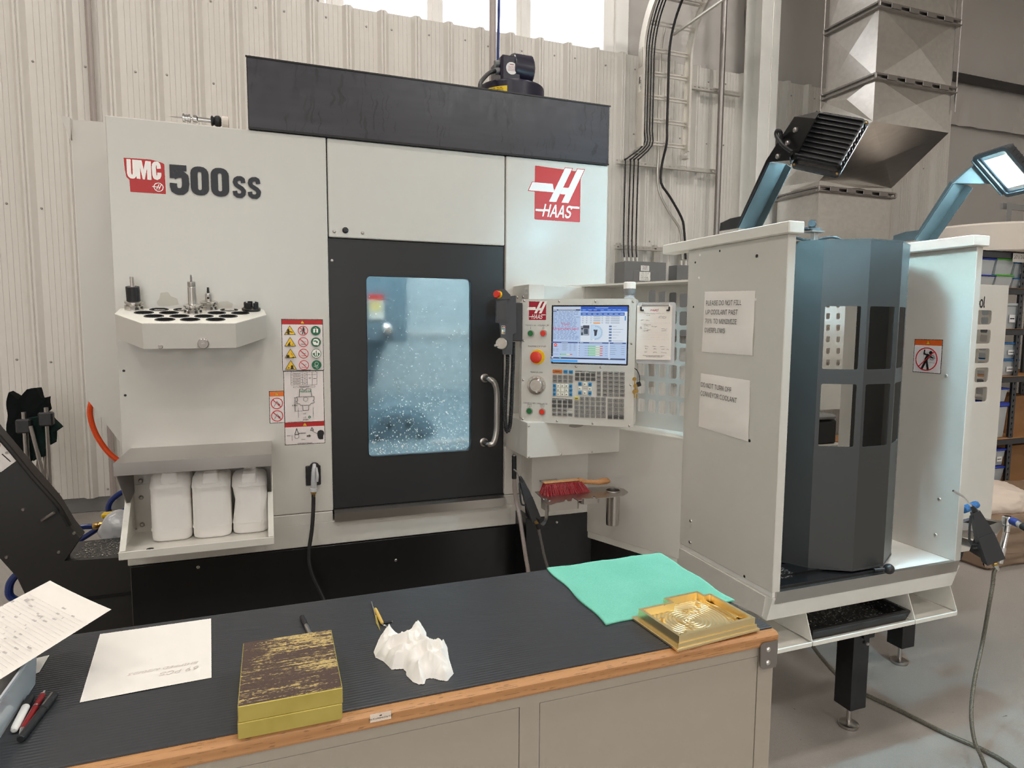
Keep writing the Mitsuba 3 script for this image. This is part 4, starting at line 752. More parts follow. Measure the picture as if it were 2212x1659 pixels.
# ---------------------------------------------------------------- on top of the machine
t = thing('spare_tool', 'long shiny tool assembly lying on top of the milling machine above the model badge', 'tool holder')
ty = MY + 0.035
pa, pb = PY(366, 264, ty), PY(478, 265, ty); zt_ = ztop + 0.028
ax = unit(A(pb[0] - pa[0], 0.0, 0.0)); L = pb[0] - pa[0]; o = A(pa[0], ty, zt_)
add(t, 'probe_tip', lathe(o, ax, [(0.001, 0), (0.0022, 0.02), (0.0022, L * 0.27)], 10), 'mat_bright_steel')
add(t, 'body', lathe(o, ax, [(0.006, L * .25), (0.016, L * .26), (0.016, L * .30), (0.013, L * .31), (0.013, L * .36), (0.016, L * .37), (0.016, L * .40), (0.006, L * .41), (0.006, L * .44), (0.014, L * .46), (0.014, L * .53), (0.009, L * .55), (0.008, L * .80)], 24), 'mat_chrome')
add(t, 'knob', lathe(o, ax, [(0.016, L * .80), (0.020, L * .82), (0.014, L * .86), (0.021, L * .90), (0.021, L * .96), (0.015, L)], 18), 'mat_rubber')
t = thing('tape_roll', 'small cream tape roll standing on top of the milling machine beside the shiny tool', 'tape roll')
c = PY(489, 263, ty)
add(t, 'tape', lathe((PY(480, 263, ty)[0], ty, ztop + 0.0245), X_, [(0.014, 0), (0.024, 0), (0.024, PY(494, 263, ty)[0] - PY(480, 263, ty)[0]), (0.014, PY(494, 263, ty)[0] - PY(480, 263, ty)[0])], 28, cap=False), 'mat_foam')
add(t, 'core', lathe((PY(480, 263, ty)[0], ty, ztop + 0.0245), X_, [(0.0135, 0.0), (0.0142, 0.0), (0.0142, 0.023), (0.0135, 0.023)], 20, cap=False), 'mat_card')
# mist collector
cy_ = 3.55; c0, c1 = PY(1036, 195, cy_), PY(1170, 195, cy_); R = (c1[0] - c0[0]) / 2; cxm = (c0[0] + c1[0]) / 2; zt1 = PY(1100, 166, cy_ - R)[2]
zhood = zh
mist = thing('mist_collector', 'dark round mist collector with a yellow label on top of the hood', 'mist collector')
add(mist, 'drum', lathe((cxm, cy_, zhood), Z_, [(R * 0.99, 0), (R, 0.01), (R, zt1 - zhood - 0.012), (R * 0.98, zt1 - zhood), (R * 0.5, zt1 - zhood + 0.004)], 48), 'mat_collector')
a, b = PY(1083, 160, cy_ - 0.09), PY(1127, 122, cy_ - 0.09)
add(mist, 'motor_box', box(a[0], b[0], cy_ - 0.09, cy_ + 0.10, zt1, b[2], 0.012), 'mat_collector')
add(mist, 'motor', cat(lathe(((a[0] + b[0]) / 2 + 0.02, cy_ - 0.02, b[2] - 0.05), X_, [(0.08, 0.0), (0.085, 0.01), (0.085, 0.11), (0.07, 0.12)], 24), cyl(((a[0] + b[0]) / 2, cy_, b[2]), ((a[0] + b[0]) / 2, cy_, b[2] + 0.012), 0.012, 12)), 'mat_collector')
P = Print(A((a[0] + b[0]) / 2, cy_ - 0.092, (zt1 + b[2]) / 2 + 0.006), X_, Z_); P.disc(0, 0, 0.033, S(225, 220, 218)).rect(-.012, .018, .012, .022, S(150, 80, 90)); [P.rect(-.022, .008 - i * .007, .022, .0105 - i * .007, S(190, 150, 155)) for i in range(4)]; P.add(mist, 'round_label', 'round white label')
for yy in (137, 153): add(mist, 'cable_gland', cyl(PY(1083, yy, cy_ - 0.05), PY(1069, yy + 1, cy_ - 0.05), 0.018, 12), 'mat_grey_panel')
add(mist, 'motor_cable', tube([PY(1072, 153, cy_ - 0.05), PY(1058, 157, cy_ - 0.1), PY(1046, 168, cy_ - 0.2), PY(1038, 180, cy_ - 0.27), PY(1036, 200, cy_ - 0.3)], 0.011, 8, 5), 'mat_rubber')
def on_drum(ang0, ang1, z0, z1, fn, part, lab):
    P = Print(A(0, 0, 0), X_, Y_, 0.0003); fn(P); m, c = P.mesh(); v = np.array(m.vertices); w = v[:, 0].max(); h = v[:, 1].max()
    m2 = m.subdivide_to_size(w / 8, max_iter=6) if False else m
    a = ang0 + (ang1 - ang0) * v[:, 0] / w; r = R + 0.001 + v[:, 2] * 4; m2.vertices = np.column_stack([cxm + r * np.sin(a), cy_ - r * np.cos(a), z0 + (z1 - z0) * v[:, 1] / h]); add(mist, part, m2, 'mat_print', smooth=False, color=c, label=lab)
def ylab(P):
    for i in range(10): P.rect(i * .1, 0, i * .1 + .101, 1, S(225, 190, 35)); P.k = 1
    P.k = 2
    for j in range(6):
        for i in range(8): P.rect(.1 + i * .1, .85 - j * .14, .16 + i * .1 + (.03 if j else .0), .89 - j * .14, S(120, 85, 20)); P.k = 2
on_drum(math.asin(max(-1, (PY(1059, 185, cy_ - R)[0] - cxm) / R)), math.asin((PY(1098, 185, cy_ - R * .98)[0] - cxm) / R), PY(1078, 206, cy_ - R)[2], PY(1078, 179, cy_ - R)[2], ylab, 'yellow_label', 'yellow warning label')
add(mist, 'latch', obox(A(cxm + R * 0.62, cy_ - R * 0.80, zhood + 0.02), unit(A(.8, .6, 0)), Z_, 0.02, 0.09, 0.012, 0.002), 'mat_white_plastic')
P = Print(A(0, 0, 0), X_, Y_); P.text('Ro', 0, 0, 1, S(210, 210, 220), bold=True, fit=1.4); m, c = P.mesh(); v = np.array(m.vertices); a = 1.02 + 0.38 * v[:, 0] / 1.4; r = R + 0.002
m.vertices = np.column_stack([cxm + r * np.sin(a), cy_ - r * np.cos(a), PY(1165, 200, cy_)[2] + 0.06 * v[:, 1]]); add(mist, 'lettering', m, 'mat_print', smooth=False, color=c)

# ---------------------------------------------------------------- chip conveyor at the left
conv = thing('chip_conveyor', 'black sloping chip conveyor with swarf on its ledge, left of the milling machine', 'chip conveyor')
vy = 2.93
fr_ = uvs([(-150, 760), (-8, 935), (26, 975), (118, 1082), (150, 1135), (172, 1163), (139, 1212), (330, 1200), (330, 1420), (120, 1420), (36, 1246), (-150, 1040)], A(0, vy, 0), X_, Z_)
fr_ = [(x, max(z, 0.02)) for x, z in fr_]
add(conv, 'front_side', prism(fr_, A(0, vy + 0.02, 0), X_, Z_, 0.02), 'mat_conveyor', smooth=False)
ch = uvs([(-150, 760), (-8, 935), (26, 975), (118, 1082), (150, 1135), (172, 1163), (139, 1212), (139, 1300), (36, 1246), (-150, 1040)], A(0, vy, 0), X_, Z_)
add(conv, 'chute', prism(ch, A(0, vy + 0.08, 0), X_, Z_, 0.0595), 'mat_conveyor', smooth=False)
zl_ = uvs([(235, 1206)], A(0, vy, 0), X_, Z_)[0][1]
xl0, xl1 = fr_[6][0], PY(330, 1200, vy)[0]
yb_ = PZ(235, 1163, zl_)[1]
add(conv, 'ledge', box(xl0 - 0.1, xl1, vy + 0.02, yb_, zl_ - 0.32, zl_ - 0.001), 'mat_conveyor', smooth=False)
add(conv, 'lower_panel', box(xl0 - 0.02, xl1, vy - 0.004, vy, PY(200, 1295, vy)[2], PY(200, 1288, vy)[2]), 'mat_black_paint', smooth=False)
add(conv, 'lower_casing', box(PY(90, 1380, vy)[0], xl1, vy + 0.01, vy + 0.4, 0.0, PY(200, 1292, vy)[2]), 'mat_black_paint', smooth=False)
add(conv, 'edge_flange', tube([PY(a, b, vy - 0.004) for a, b in ((-10, 935), (26, 976), (70, 1030), (118, 1084), (135, 1108), (150, 1136))], 0.009, 8, 3), 'mat_black_paint')
for a, b in ((15, 978), (50, 1101), (127, 1193), (160, 1152), (14, 1204)): add(conv, 'screw', lathe(PY(a, b, vy), -Y_, [(0.007, 0), (0.005, 0.004)], 8), 'mat_steel')
add(conv, 'lever', tube([PY(91, 1124, vy - 0.01), PY(103, 1116, vy - 0.03), PY(117, 1107, vy - 0.035)], 0.006, 8, 4), 'mat_dull_steel')
P = Print(A(0, vy - 0.002, 0), unit(A(.62, 0, -.78)), unit(A(.78, 0, .62))); q = PY(2, 1020, vy); o_ = uvs([(2, 1020)], A(0, vy, 0), unit(A(.62, 0, -.78)), unit(A(.78, 0, .62)))[0]; P.f[:3, 3] = A(0, vy - 0.002, 0)
P.rect(o_[0] - .12, o_[1] - 0.0, o_[0] + .0, o_[1] + .075, S(215, 210, 205)).line([(o_[0] - .05, o_[1] + .05), (o_[0] - .01, o_[1] + .05)], .004, BLK).ring(o_[0] - .09, o_[1] + .055, .018, .003, S(170, 40, 45)); [P.rect(o_[0] - .11 + .014 * i, o_[1] + .01, o_[0] - .105 + .014 * i, o_[1] + .03, S(60, 70, 90)) for i in range(6)]
P.add(conv, 'warning_label', 'white sticker')
rng = np.random.default_rng(11); ch_ = []
for _ in range(620):
    x = rng.uniform(xl0 + 0.02, xl1 - 0.02); y = rng.uniform(vy + 0.03, yb_ - 0.02); s_ = rng.uniform(0.001, 0.0034)
    m = trimesh.creation.icosahedron(); m.apply_scale((s_ * 1.6, s_ * rng.uniform(.3, .8), s_ * .35)); m.apply_transform(trimesh.transformations.rotation_matrix(rng.uniform(0, 6.3), Z_)); m.apply_translation((x, y, zl_ + s_ * .3)); ch_.append(m)
solo('metal_chips', 'shiny metal chips scattered on the black ledge of the chip conveyor', 'metal chips', cat(ch_), 'mat_bright_steel', smooth=False, kind='stuff')

# hoses and valve behind the conveyor
hy_ = 3.42
t = thing('ball_valve', 'brass ball valve with a yellow handle between the blue hoses', 'valve')
v0, v1 = PY(200, 1137, hy_), PY(238, 1132, hy_); d = unit(v1 - v0); L = np.linalg.norm(v1 - v0)
add(t, 'body', lathe(v0, d, [(0.012, 0), (0.016, L * .1), (0.016, L * .3), (0.011, L * .33), (0.011, L * .4), (0.019, L * .42), (0.019, L * .62), (0.023, L * .7), (0.023, L * .95), (0.016, L)], 12), 'mat_brass_fitting')
q = PY(233, 1120, hy_); add(t, 'stem', cyl(q - Z_ * 0.03, q + Z_ * 0.02, 0.013, 10), 'mat_brass_fitting'); c = PY(236, 1112, hy_); add(t, 'handle', box(c[0] - 0.03, c[0] + 0.03, hy_ - 0.02, hy_ + 0.02, c[2] - 0.012, c[2] + 0.012, 0.006), 'mat_yellow')
solo('blue_hose', 'blue hose running from the chip conveyor to the brass valve', 'hose', tube([PY(150, 1150, hy_), PY(165, 1142, hy_), PY(180, 1138, hy_), PY(202, 1137, hy_)], 0.0125, 10, 5), 'mat_blue')
solo('blue_hose', 'blue hose looping above the brass valve behind the jug shelf', 'hose', tube([PY(290, 1053, hy_ + .1), PY(262, 1064, hy_ + .1), PY(240, 1082, hy_ + .1), PY(234, 1100, hy_ + .1), PY(243, 1114, hy_ + .1), PY(262, 1122, hy_ + .1), PY(300, 1130, hy_ + .1)], 0.0125, 10, 6), 'mat_blue')
solo('blue_hose', 'blue hose slanting down behind the brass valve to the conveyor ledge', 'hose', tube([PY(290, 1094, hy_ + .06), PY(265, 1105, hy_ + .06), PY(240, 1120, hy_ + .06), PY(205, 1146, hy_ + .06), PY(180, 1162, hy_ + .06), PY(150, 1180, hy_ + .06)], 0.0125, 10, 5), 'mat_blue')
solo('blue_hose', 'dark blue hose hanging below the chip conveyor at the left edge', 'hose', tube([PY(75, 1228, 3.05), PY(45, 1236, 3.05), PY(28, 1250, 3.05), PY(20, 1268, 3.05), PY(24, 1290, 3.05), PY(60, 1304, 3.05), PY(100, 1310, 3.05)], 0.0145, 10, 6), 'mat_blue')
solo('orange_hose', 'bright orange hose curving out below the rear enclosure of the milling machine', 'hose', tube([PY(240, 850, 3.25), PY(205, 862, 3.25), PY(195, 880, 3.25), PY(196, 905, 3.25), PY(206, 935, 3.25), PY(222, 962, 3.25), PY(240, 983, 3.25), PY(262, 998, 3.25), PY(300, 1015, 3.25)], 0.0115, 12, 6), 'mat_orange')
q = PY(256, 1145, 3.3); bm = trimesh.creation.icosphere(subdivisions=3); bm.apply_scale((0.075, 0.08, 0.085)); bm.vertices *= (1 + 0.5 * (meshkit.fbm(bm.vertices * 16, 3, 2) - .5))[:, None]; bm.apply_translation(q)
solo('plastic_bag', 'frosted plastic wrap bundled under the blue hoses left of the jug shelf', 'bag', bm, 'mat_poly', smooth=True)
# folded camping chair leaning on the wall
cyy = 5.55
chair = thing('camping_chair', 'folded dark green camping chair with silver legs leaning on the ribbed wall', 'camping chair')
def puff(pts, y, d, seed, amp=0.03):
    poly = sg.Polygon(uvs(pts, A(0, y, 0), X_, Z_)).buffer(0); m = prism(poly, A(0, y + d / 2, 0), X_, Z_, d)
    m = m.subdivide_to_size(0.05, max_iter=8) if hasattr(m, 'subdivide_to_size') else m
    v = m.vertices; m.vertices = v + np.column_stack([meshkit.noise(v * 9, seed) - .5, (meshkit.fbm(v * A(14, 6, 5), 3, seed + 1) - .5) * 2.2, meshkit.noise(v * 8, seed + 2) - .5]) * amp; return m
add(chair, 'back_fabric', puff([(23, 845), (49, 858), (62, 840), (82, 838), (95, 858), (108, 856), (107, 885), (90, 900), (85, 930), (72, 990), (62, 1000), (40, 990), (16, 968), (27, 945), (21, 915)], cyy + .05, 0.10, 3), 'mat_fabric', smooth=True)
add(chair, 'seat_fabric', puff([(60, 905), (90, 900), (110, 890), (133, 922), (118, 930), (120, 955), (108, 963), (100, 985), (85, 985), (70, 995)], cyy - .05, 0.08, 8), 'mat_fabric_green', smooth=True)
for (xa, ya, xb, yb, dy) in ((51, 890, 60, 1030, -.12), (57, 925, 63, 1032, -.1), (66, 920, 106, 1078, -.14), (99, 880, 110, 1084, -.12), (97, 918, 76, 1045, -.05), (100, 930, 95, 1065, .02), (40, 990, 50, 1010, -.02)):
    p, q = PY(xa, ya, cyy + dy), PY(xb, yb, cyy + dy)
    if yb > 1020: q = p + (q - p) * (p[2] - 0.012) / (p[2] - q[2])
    add(chair, 'leg', cyl(p, q, 0.014, 10), 'mat_steel')
    if yb > 1020: add(chair, 'foot', cyl(q - Z_ * .01, q + Z_ * .03, 0.018, 10), 'mat_black_plastic')
for a, b in ((52, 920), (100, 905)): c = PY(a, b, cyy - .12); add(chair, 'joint', box(c[0] - .045, c[0] + .045, cyy - .15, cyy - .09, c[2] - .05, c[2] + .05, .01), 'mat_black_plastic')
# ---------------------------------------------------------------- operator pendant
PA = math.radians(-39.04); pu = A(math.cos(PA), math.sin(PA), 0); pn = np.cross(pu, Z_)      # pn points at the operator
SO = A(1.083, 2.441, 1.649)                                   # top left corner of the screen
PF = frame(SO, pu, Z_)
def pv(px, py, d=0.0): q = PP(px, py, SO + pn * d, pn) - SO; return q @ pu, q[2]
def p3(u, v, d=0.0): return SO + pu * u + Z_ * v + pn * d
KA = lambda a, b: (1080 + a / 5.53, 600 + b / 5.53)
def ka(a, b): return pv(*KA(a, b))
pend = thing('control_pendant', 'beige control pendant with a lit screen, keypad and red emergency stop', 'control pendant')
u0, u1 = pv(1126.5, 780)[0], pv(1371, 780)[0]; v1_, v0_ = pv(1250, 645.5)[1], pv(1250, 917)[1]
v0_ = (pv(1126, 909.5)[1] + pv(1364.5, 924.7)[1]) / 2
face = rrect(u0, v0_, u1, v1_, 0.004).difference(rrect(-0.006, -0.234, 0.310, 0.006, 0.004))
add(pend, 'front_plate', prism(face, SO - pn * 0.004, pu, Z_, 0.004), 'mat_paint', smooth=False)
add(pend, 'housing', obox(p3(u0 + 0.006, v0_ + 0.004, -0.085), pu, Z_, u1 - u0 - 0.008, v1_ - v0_ - 0.006, 0.080, 0.004), 'mat_paint')
add(pend, 'side_rail', obox(p3(u0 - 0.02, v0_ + 0.01, -0.085), pu, Z_, 0.02, v1_ - v0_ - 0.02, 0.055, 0.003), 'mat_paint')
bez = rrect(-0.006, -0.234, 0.310, 0.006, 0.004).difference(sg.box(0, -0.228, 0.304, 0))
add(pend, 'screen_bezel', prism(bez, SO - pn * 0.004, pu, Z_, 0.003), 'mat_black_plastic', smooth=False)
# the lit screen
P = Print(p3(0, -0.228, -0.0045), pu, Z_, 0.0001)
def sr(x0, y0, x1, y1, c): P.rect(x0 / 870 * .304, (1 - y1 / 680) * .228, x1 / 870 * .304, (1 - y0 / 680) * .228, c)
def st_(t, x, y, h, c, **k): P.text(t, x / 870 * .304, (1 - y / 680) * .228, h / 680 * .228, c, **k)
EB = 1.0
LB, WB, DB, NB = [.52, .68, .95], [.80, .89, 1.0], [.05, .12, .45], [.04, .06, .14]
sr(0, 0, 870, 680, LB)
sr(330, 0, 870, 30, [.02, .11, .62]); sr(330, 30, 870, 58, [.03, .17, .75]); sr(420, 44, 560, 60, [.02, .08, .5]); sr(330, 60, 870, 425, WB)
sr(0, 10, 320, 26, [.62, .72, .9]); sr(6, 32, 325, 48, NB); sr(0, 26, 320, 32, [.8, .88, 1])
for i, x in enumerate((350, 420, 480, 560, 640, 700, 760)): sr(x, 38, x + 38, 44, [.5, .65, .95])
sr(500, 12, 650, 20, [.45, .6, .95]); sr(60, 36, 270, 44, [.6, .65, .7]); sr(10, 36, 45, 44, [.7, .75, .8])
for i in range(21):
    y = 58 + i * 16.5; rr_ = random.Random(i); x = 8
    while x < 250 + 50 * rr_.random(): w_ = 12 + 40 * rr_.random(); sr(x, y, min(x + w_, 318), y + 5, [.16, .22, .42]); x += w_ + 7 + 10 * rr_.random()
sr(8, 55, 50, 63, NB)
st_('Tool', 105, 225, 30, [.75, .05, .16], fit=.036); st_('Unprotected', 8, 280, 32, [.75, .05, .16], fit=.107)
sr(340, 70, 845, 108, [.04, .16, .62]); [sr(360 + 62 * i, 86, 400 + 62 * i, 94, [.6, .72, 1]) for i in range(8)]
for i in range(4):
    sr(340, 112 + i * 24, 845, 113 + i * 24, [.5, .58, .7]); [sr(x, 118 + i * 24, x + w_, 126 + i * 24, [.35, .4, .5]) for x, w_ in ((360, 14), (405, 14), (455, 14), (490, 80), (585, 16), (630, 45), (690, 100))]
sr(490, 190, 570, 203, [.95, .35, .04]); sr(848, 112, 860, 165, [.05, .25, .65])
sr(345, 232, 445, 345, [.35, .40, .48]); sr(372, 225, 445, 262, [.05, .06, .09]); sr(385, 268, 430, 325, [.02, .03, .05]); sr(352, 255, 370, 275, [.02, .03, .05]); sr(352, 310, 370, 345, [.03, .05, .08]); [sr(393 + 14 * (i % 3), 275 + 16 * (i // 3), 400 + 14 * (i % 3), 281 + 16 * (i // 3), [.3, .5, .8]) for i in range(9)]
cxs, cys = 520 / 870 * .304, (1 - 310 / 680) * .228
P.poly([(cxs + .030 * math.cos(a), cys + .031 * math.sin(a)) for a in np.radians((-100, -60, -20, 20, 60, 90))] + [(cxs - .020, cys + .031), (cxs - .020, cys - .031)], [.50, .68, .9]); 
P.poly([(cxs + .029 * math.cos(a), cys + .029 * math.sin(a)) for a in np.radians((-100, -60, -20, 20, 60, 90))] + [(cxs - .018, cys + .029), (cxs - .018, cys - .029)], [.62, .80, .98])
for a in np.radians(range(-90, 100, 15)): P.disc(cxs + .025 * math.cos(a), cys + .025 * math.sin(a), .0014, [.1, .25, .45])
P.poly([(cxs - .006, cys + .010), (cxs + .008, cys + .012), (cxs + .004, cys - .012), (cxs - .004, cys - .014)], [.04, .05, .08]); P.rect(cxs - .008, cys + .006, cxs - .002, cys + .012, [.05, .07, .1]); P.disc(cxs - .008, cys - .028, .004, [.9, .9, .95])
for i in range(6): sr(675, 226 + 34 * i, 705, 244 + 34 * i, [.05, .12, .32]); sr(715, 232 + 34 * i, 760 + 25 * ((i * 3) % 4), 237 + 34 * i, [.45, .5, .6]); sr(680, 231 + 34 * i, 700, 238 + 34 * i, [.2, .3, .55])
sr(0, 425, 318, 440, [.06, .10, .30]); sr(325, 425, 675, 440, [.06, .10, .30]); sr(685, 425, 870, 440, [.06, .10, .30]); sr(318, 425, 325, 600, WB); sr(675, 425, 685, 600, WB)
for x, w_ in ((120, 80), (340, 40), (450, 150), (730, 100)): sr(x, 429, x + w_, 436, [.6, .68, .85])
P.disc(52 / 870 * .304, (1 - 463 / 680) * .228, .0065, [.9, .08, .06]); sr(42, 459, 62, 467, [1, .8, .8]); sr(30, 482, 80, 487, [.2, .25, .4])
for i in range(6): sr(130, 447 + 15 * i, 200 - 8 * (i % 3), 452 + 15 * i, [.3, .36, .5]); sr(220, 447 + 15 * i, 240, 452 + 15 * i, [.3, .36, .5]); sr(270, 447 + 15 * i, 292, 452 + 15 * i, [.3, .36, .5])
for i in range(3): sr(20, 505 + 15 * i, 50, 510 + 15 * i, [.3, .36, .5]); sr(60, 505 + 15 * i, 90, 510 + 15 * i, [.3, .36, .5])
def meter(x, y, w_): sr(x, y, x + w_ * .5, y + 10, [.25, .75, .12]); sr(x + w_ * .5, y, x + w_ * .8, y + 10, [.95, .95, .35]); sr(x + w_ * .8, y, x + w_, y + 10, [.85, .15, .1]); sr(x - 4, y - 2, x, y + 12, [.05, .2, .2])
for i in range(5): meter(445, 468 + 27 * i, 165); sr(400, 471 + 27 * i, 432, 476 + 27 * i, [.3, .36, .5]); sr(640, 471 + 27 * i, 660, 476 + 27 * i, [.3, .36, .5]); sr(330, 471 + 27 * i, 342, 478 + 27 * i, [.25, .3, .5])
for i in range(5): sr(695, 465 + 24 * i, 750 + 10 * (i % 3), 470 + 24 * i, [.3, .36, .5]); sr(820, 465 + 24 * i, 860, 470 + 24 * i, [.3, .36, .5])
meter(118, 570, 140); sr(10, 572, 90, 577, [.3, .36, .5])
sr(0, 612, 870, 630, NB); sr(0, 632, 870, 636, WB); sr(0, 640, 320, 668, [.08, .42, .95]); sr(330, 640, 600, 668, [.62, .75, .98]); sr(606, 640, 862, 668, [.62, .75, .98])
for x, c in ((22, [.5, .62, .85]), (115, [.1, .55, .45]), (690, [.55, .65, .85])): P.disc(x / 870 * .304, (1 - 612 / 680) * .228, .0042, [.85, .9, 1]); P.disc(x / 870 * .304, (1 - 612 / 680) * .228, .0034, c)
m, c = P.mesh()
add(pend, 'screen', m, 'mat_black_plastic', smooth=False, color=c * 0.82, label='lit control screen', emitter={'type': 'area', 'radiance': {'type': 'mesh_attribute', 'name': 'vertex_color'}})
# printed legends on the plate
P = Print(p3(0, 0, 0.0), pu, Z_, 0.0002); TX = S(45, 42, 42)
def leg(t, a, b, h=.0062, **k): u, v = ka(a, b); P.text(t, u, v - h / 2, h, TX, anchor='c', **k)
leg('POWER ON', 368, 568); leg('POWER OFF', 520, 570); leg('EMERGENCY STOP', 443, 819); leg('HANDLE JOG', 437, 1129); leg('CYCLE START', 356, 1497, .0058); leg('FEED HOLD', 506, 1504, .0058)
u, v = ka(368, 598); P.rect(u - .0006, v - .004, u + .0006, v + .004, TX); u, v = ka(519, 600); P.ring(u, v, .004, .0009, TX)
for a, b in ((355, 1525), (506, 1532)): u, v = ka(a, b); P.shape(rrect(u - .0085, v - .0055, u + .0085, v + .0055, .002).difference(rrect(u - .0077, v - .0047, u + .0077, v + .0047, .002)), TX); P.rect(u - .0005, v - .004, u + .0005, v + .004, TX) if a < 400 else P.ring(u, v, .004, .0008, TX)
for t, a, b, w_, e0, e1 in (('DISPLAY', 1021, 1119, .0055, 900, 1145), ('OVERRIDE', 748, 1448, .0055, 627, 868)):
    leg(t, a, b, .005, bold=True); u, v = ka(e0, b - 6); uu, _ = ka(a - 42, b); P.rect(u, v - .0022, uu, v + .0008, TX); u2, _ = ka(e1, b); uu, v2 = ka(a + 42, b + 6); P.rect(uu, v2 - .0015, u2, v2 + .0015, TX)
leg('SPINDLE', 840, 1585, .004); leg('CURSOR', 1017, 1325, .004)
P.add(pend, 'legend')
P = Print(p3(0, 0, 0.0002), pu, Z_, 0.0002); a = ka(349, 500); b = ka(546, 500); emblem(P, a[0], ka(447, 500)[1], b[0] - a[0], S(150, 18, 40), S(228, 222, 216), False)
m, c = P.mesh(); add(pend, 'emblem', m, 'mat_print', smooth=False, color=c, label='dark red maker emblem')
# keys
def key(a, b, w=50, h=37, m='mat_key', glyph=None, shape=None):
    u, v = ka(a, b); s_ = 0.304 / 873; hw, hh = w * s_ / 2 * 1.02, h * s_ / 2 * 1.14
    k = add(pend, 'key', obox(p3(u - hw, v - hh, 0.0002), pu, Z_, 2 * hw, 2 * hh, 0.0042, 0.0014), m, smooth=False)
    if glyph is not None:
        PG.text(glyph, u, v - .0026, .0052, S(20, 20, 20), anchor='c', bold=True) if glyph else PG.rect(u - hw * .6, v - .0012, u + hw * .6, v + .0012, S(35, 33, 32))
PG = Print(p3(0, 0, 0.0046), pu, Z_, 0.00002)
def jogglyph(a, b, k):
    u, v = ka(a, b); d = A(*((0, 1), (0, -1), (-1, 0), (1, 0), (.7, .7), (-.7, .7), (.7, -.7), (-.7, -.7))[k]); n_ = A(-d[1], d[0]); c = A(u, v)
    PG.poly([c + d * .0035, c - d * .0015 + n_ * .003, c - d * .0015 - n_ * .003], S(25, 25, 25))
key(689, 1118, 113, 37, 'mat_key_orange', 'RESET'); key(785, 1121, 48, 36, 'mat_key_blue', ''); key(849, 1125, 48, 36, 'mat_key_blue', '')
for j, b in enumerate((1180, 1229)):
    for i, a in enumerate((657, 719, 783, 847)): key(a, b + i * 1.5, 50, 37, 'mat_key', f'F{i + 1}' if j == 0 else '')
for b in (1154, 1206):
    for i, a in enumerate((924, 988, 1052, 1115)): key(a, b + i * 1.5, 50, 36, 'mat_key_dark', '')
for i, b in enumerate((1138, 1190, 1240, 1289, 1339, 1389)): key(1182, b, 46, 36, 'mat_key', '')
for i, b in enumerate((1140, 1192, 1243, 1293, 1344, 1394)):
    for j, a in enumerate((1257, 1325, 1393, 1461)): key(a, b + 2 * j, 54, 37, 'mat_key', ('←', '→')[j - 1] if i == 5 and j in (1, 2) else '')
for i, b in enumerate((1289, 1338, 1388)):
    for j, a in enumerate((652, 700, 749, 797, 847)):
        key(a, b + j * 1.5, 36, 37, 'mat_key_blue' if j in (0, 4) else 'mat_key_white', '' if j in (0, 4) else None)
        if 0 < j < 4 and (i, j) != (1, 2): jogglyph(a, b + j * 1.5, {(0, 1): 5, (0, 2): 0, (0, 3): 4, (1, 1): 2, (1, 3): 3, (2, 1): 7, (2, 2): 1, (2, 3): 6}[(i, j)])
for i, (a, b, m) in enumerate(((958, 1268, 'blue'), (1017, 1271, 'white'), (1077, 1274, 'blue'), (958, 1323, 'white'), (1076, 1327, 'white'), (957, 1374, 'blue'), (1016, 1376, 'white'), (1075, 1379, 'blue'))):
    key(a, b, 38, 38, 'mat_key_' + m, '' if m == 'blue' else None)
    if m == 'white': jogglyph(a, b, {1: 0, 3: 2, 4: 3, 6: 1}[i])
for i, b in enumerate((1477, 1527, 1577, 1627)):
    for j, a in enumerate((650, 714, 778, 841)):
        if (i, j) != (2, 3): key(a, b + 2 * j, 51, 36, 'mat_key_dark' if i < 2 else 'mat_key', '')
abc = iter('ABCDEFGHIJKLMNOPQRSTUVWXYZ;()')
for i, b in enumerate((1439, 1491, 1544, 1594, 1642)):
    for j, a in enumerate((917, 982, 1046, 1110, 1174, 1238)): key(a, b + 2 * j, 50, 38, 'mat_key_yellow' if i == j == 0 else 'mat_key', '' if i == j == 0 else next(abc))
num = iter(('7', '8', '9', '4', '5', '6', '1', '2', '3', '-', '0', '.'))
for i, b in enumerate((1463, 1515, 1565, 1615, 1663)):
    for j, a in enumerate((1316, 1386, 1453)): key(a, b + 2 * j, 54, 38, 'mat_key_dark' if i == 4 else 'mat_key', '' if i == 4 else next(num))
PG.add(pend, 'key_legend')
for a, b in ((290, 275), (708, 281), (1142, 283), (1590, 284), (283, 752), (1573, 785), (277, 1221), (1560, 1280), (908, 1059), (1203, 1070)):
    u, v = ka(a, b); add(pend, 'screw', lathe(p3(u, v), pn, [(0.0048, 0), (0.0045, 0.0018), (0.002, 0.003)], 10), 'mat_steel')
for a, b in ((220, 112), (553, 131), (898, 154), (1253, 177)): u, v = pv(1080 + a / 4.485, 880 + b / 4.485); add(pend, 'screw', lathe(p3(u, v), pn, [(0.0048, 0), (0.0045, 0.0018), (0.002, 0.003)], 10), 'mat_steel')
def button(a, b, m):
    u, v = ka(a, b); add(pend, 'button_collar', lathe(p3(u, v), pn, [(0.0145, 0), (0.0145, 0.007), (0.0135, 0.009), (0.0118, 0.009)], 28), 'mat_steel'); add(pend, 'push_button', lathe(p3(u, v), pn, [(0.0115, 0.006), (0.0115, 0.0105), (0.0105, 0.012)], 28), m)
button(372, 664, 'mat_green'); button(522, 664, 'mat_red'); button(357, 1589, 'mat_green'); button(508, 1600, 'mat_red')
u, v = ka(450, 946); add(pend, 'stop_plate', lathe(p3(u, v), pn, [(0.0315, 0), (0.0315, 0.0015), (0.0305, 0.002)], 40), 'mat_yellow', label='yellow ring')
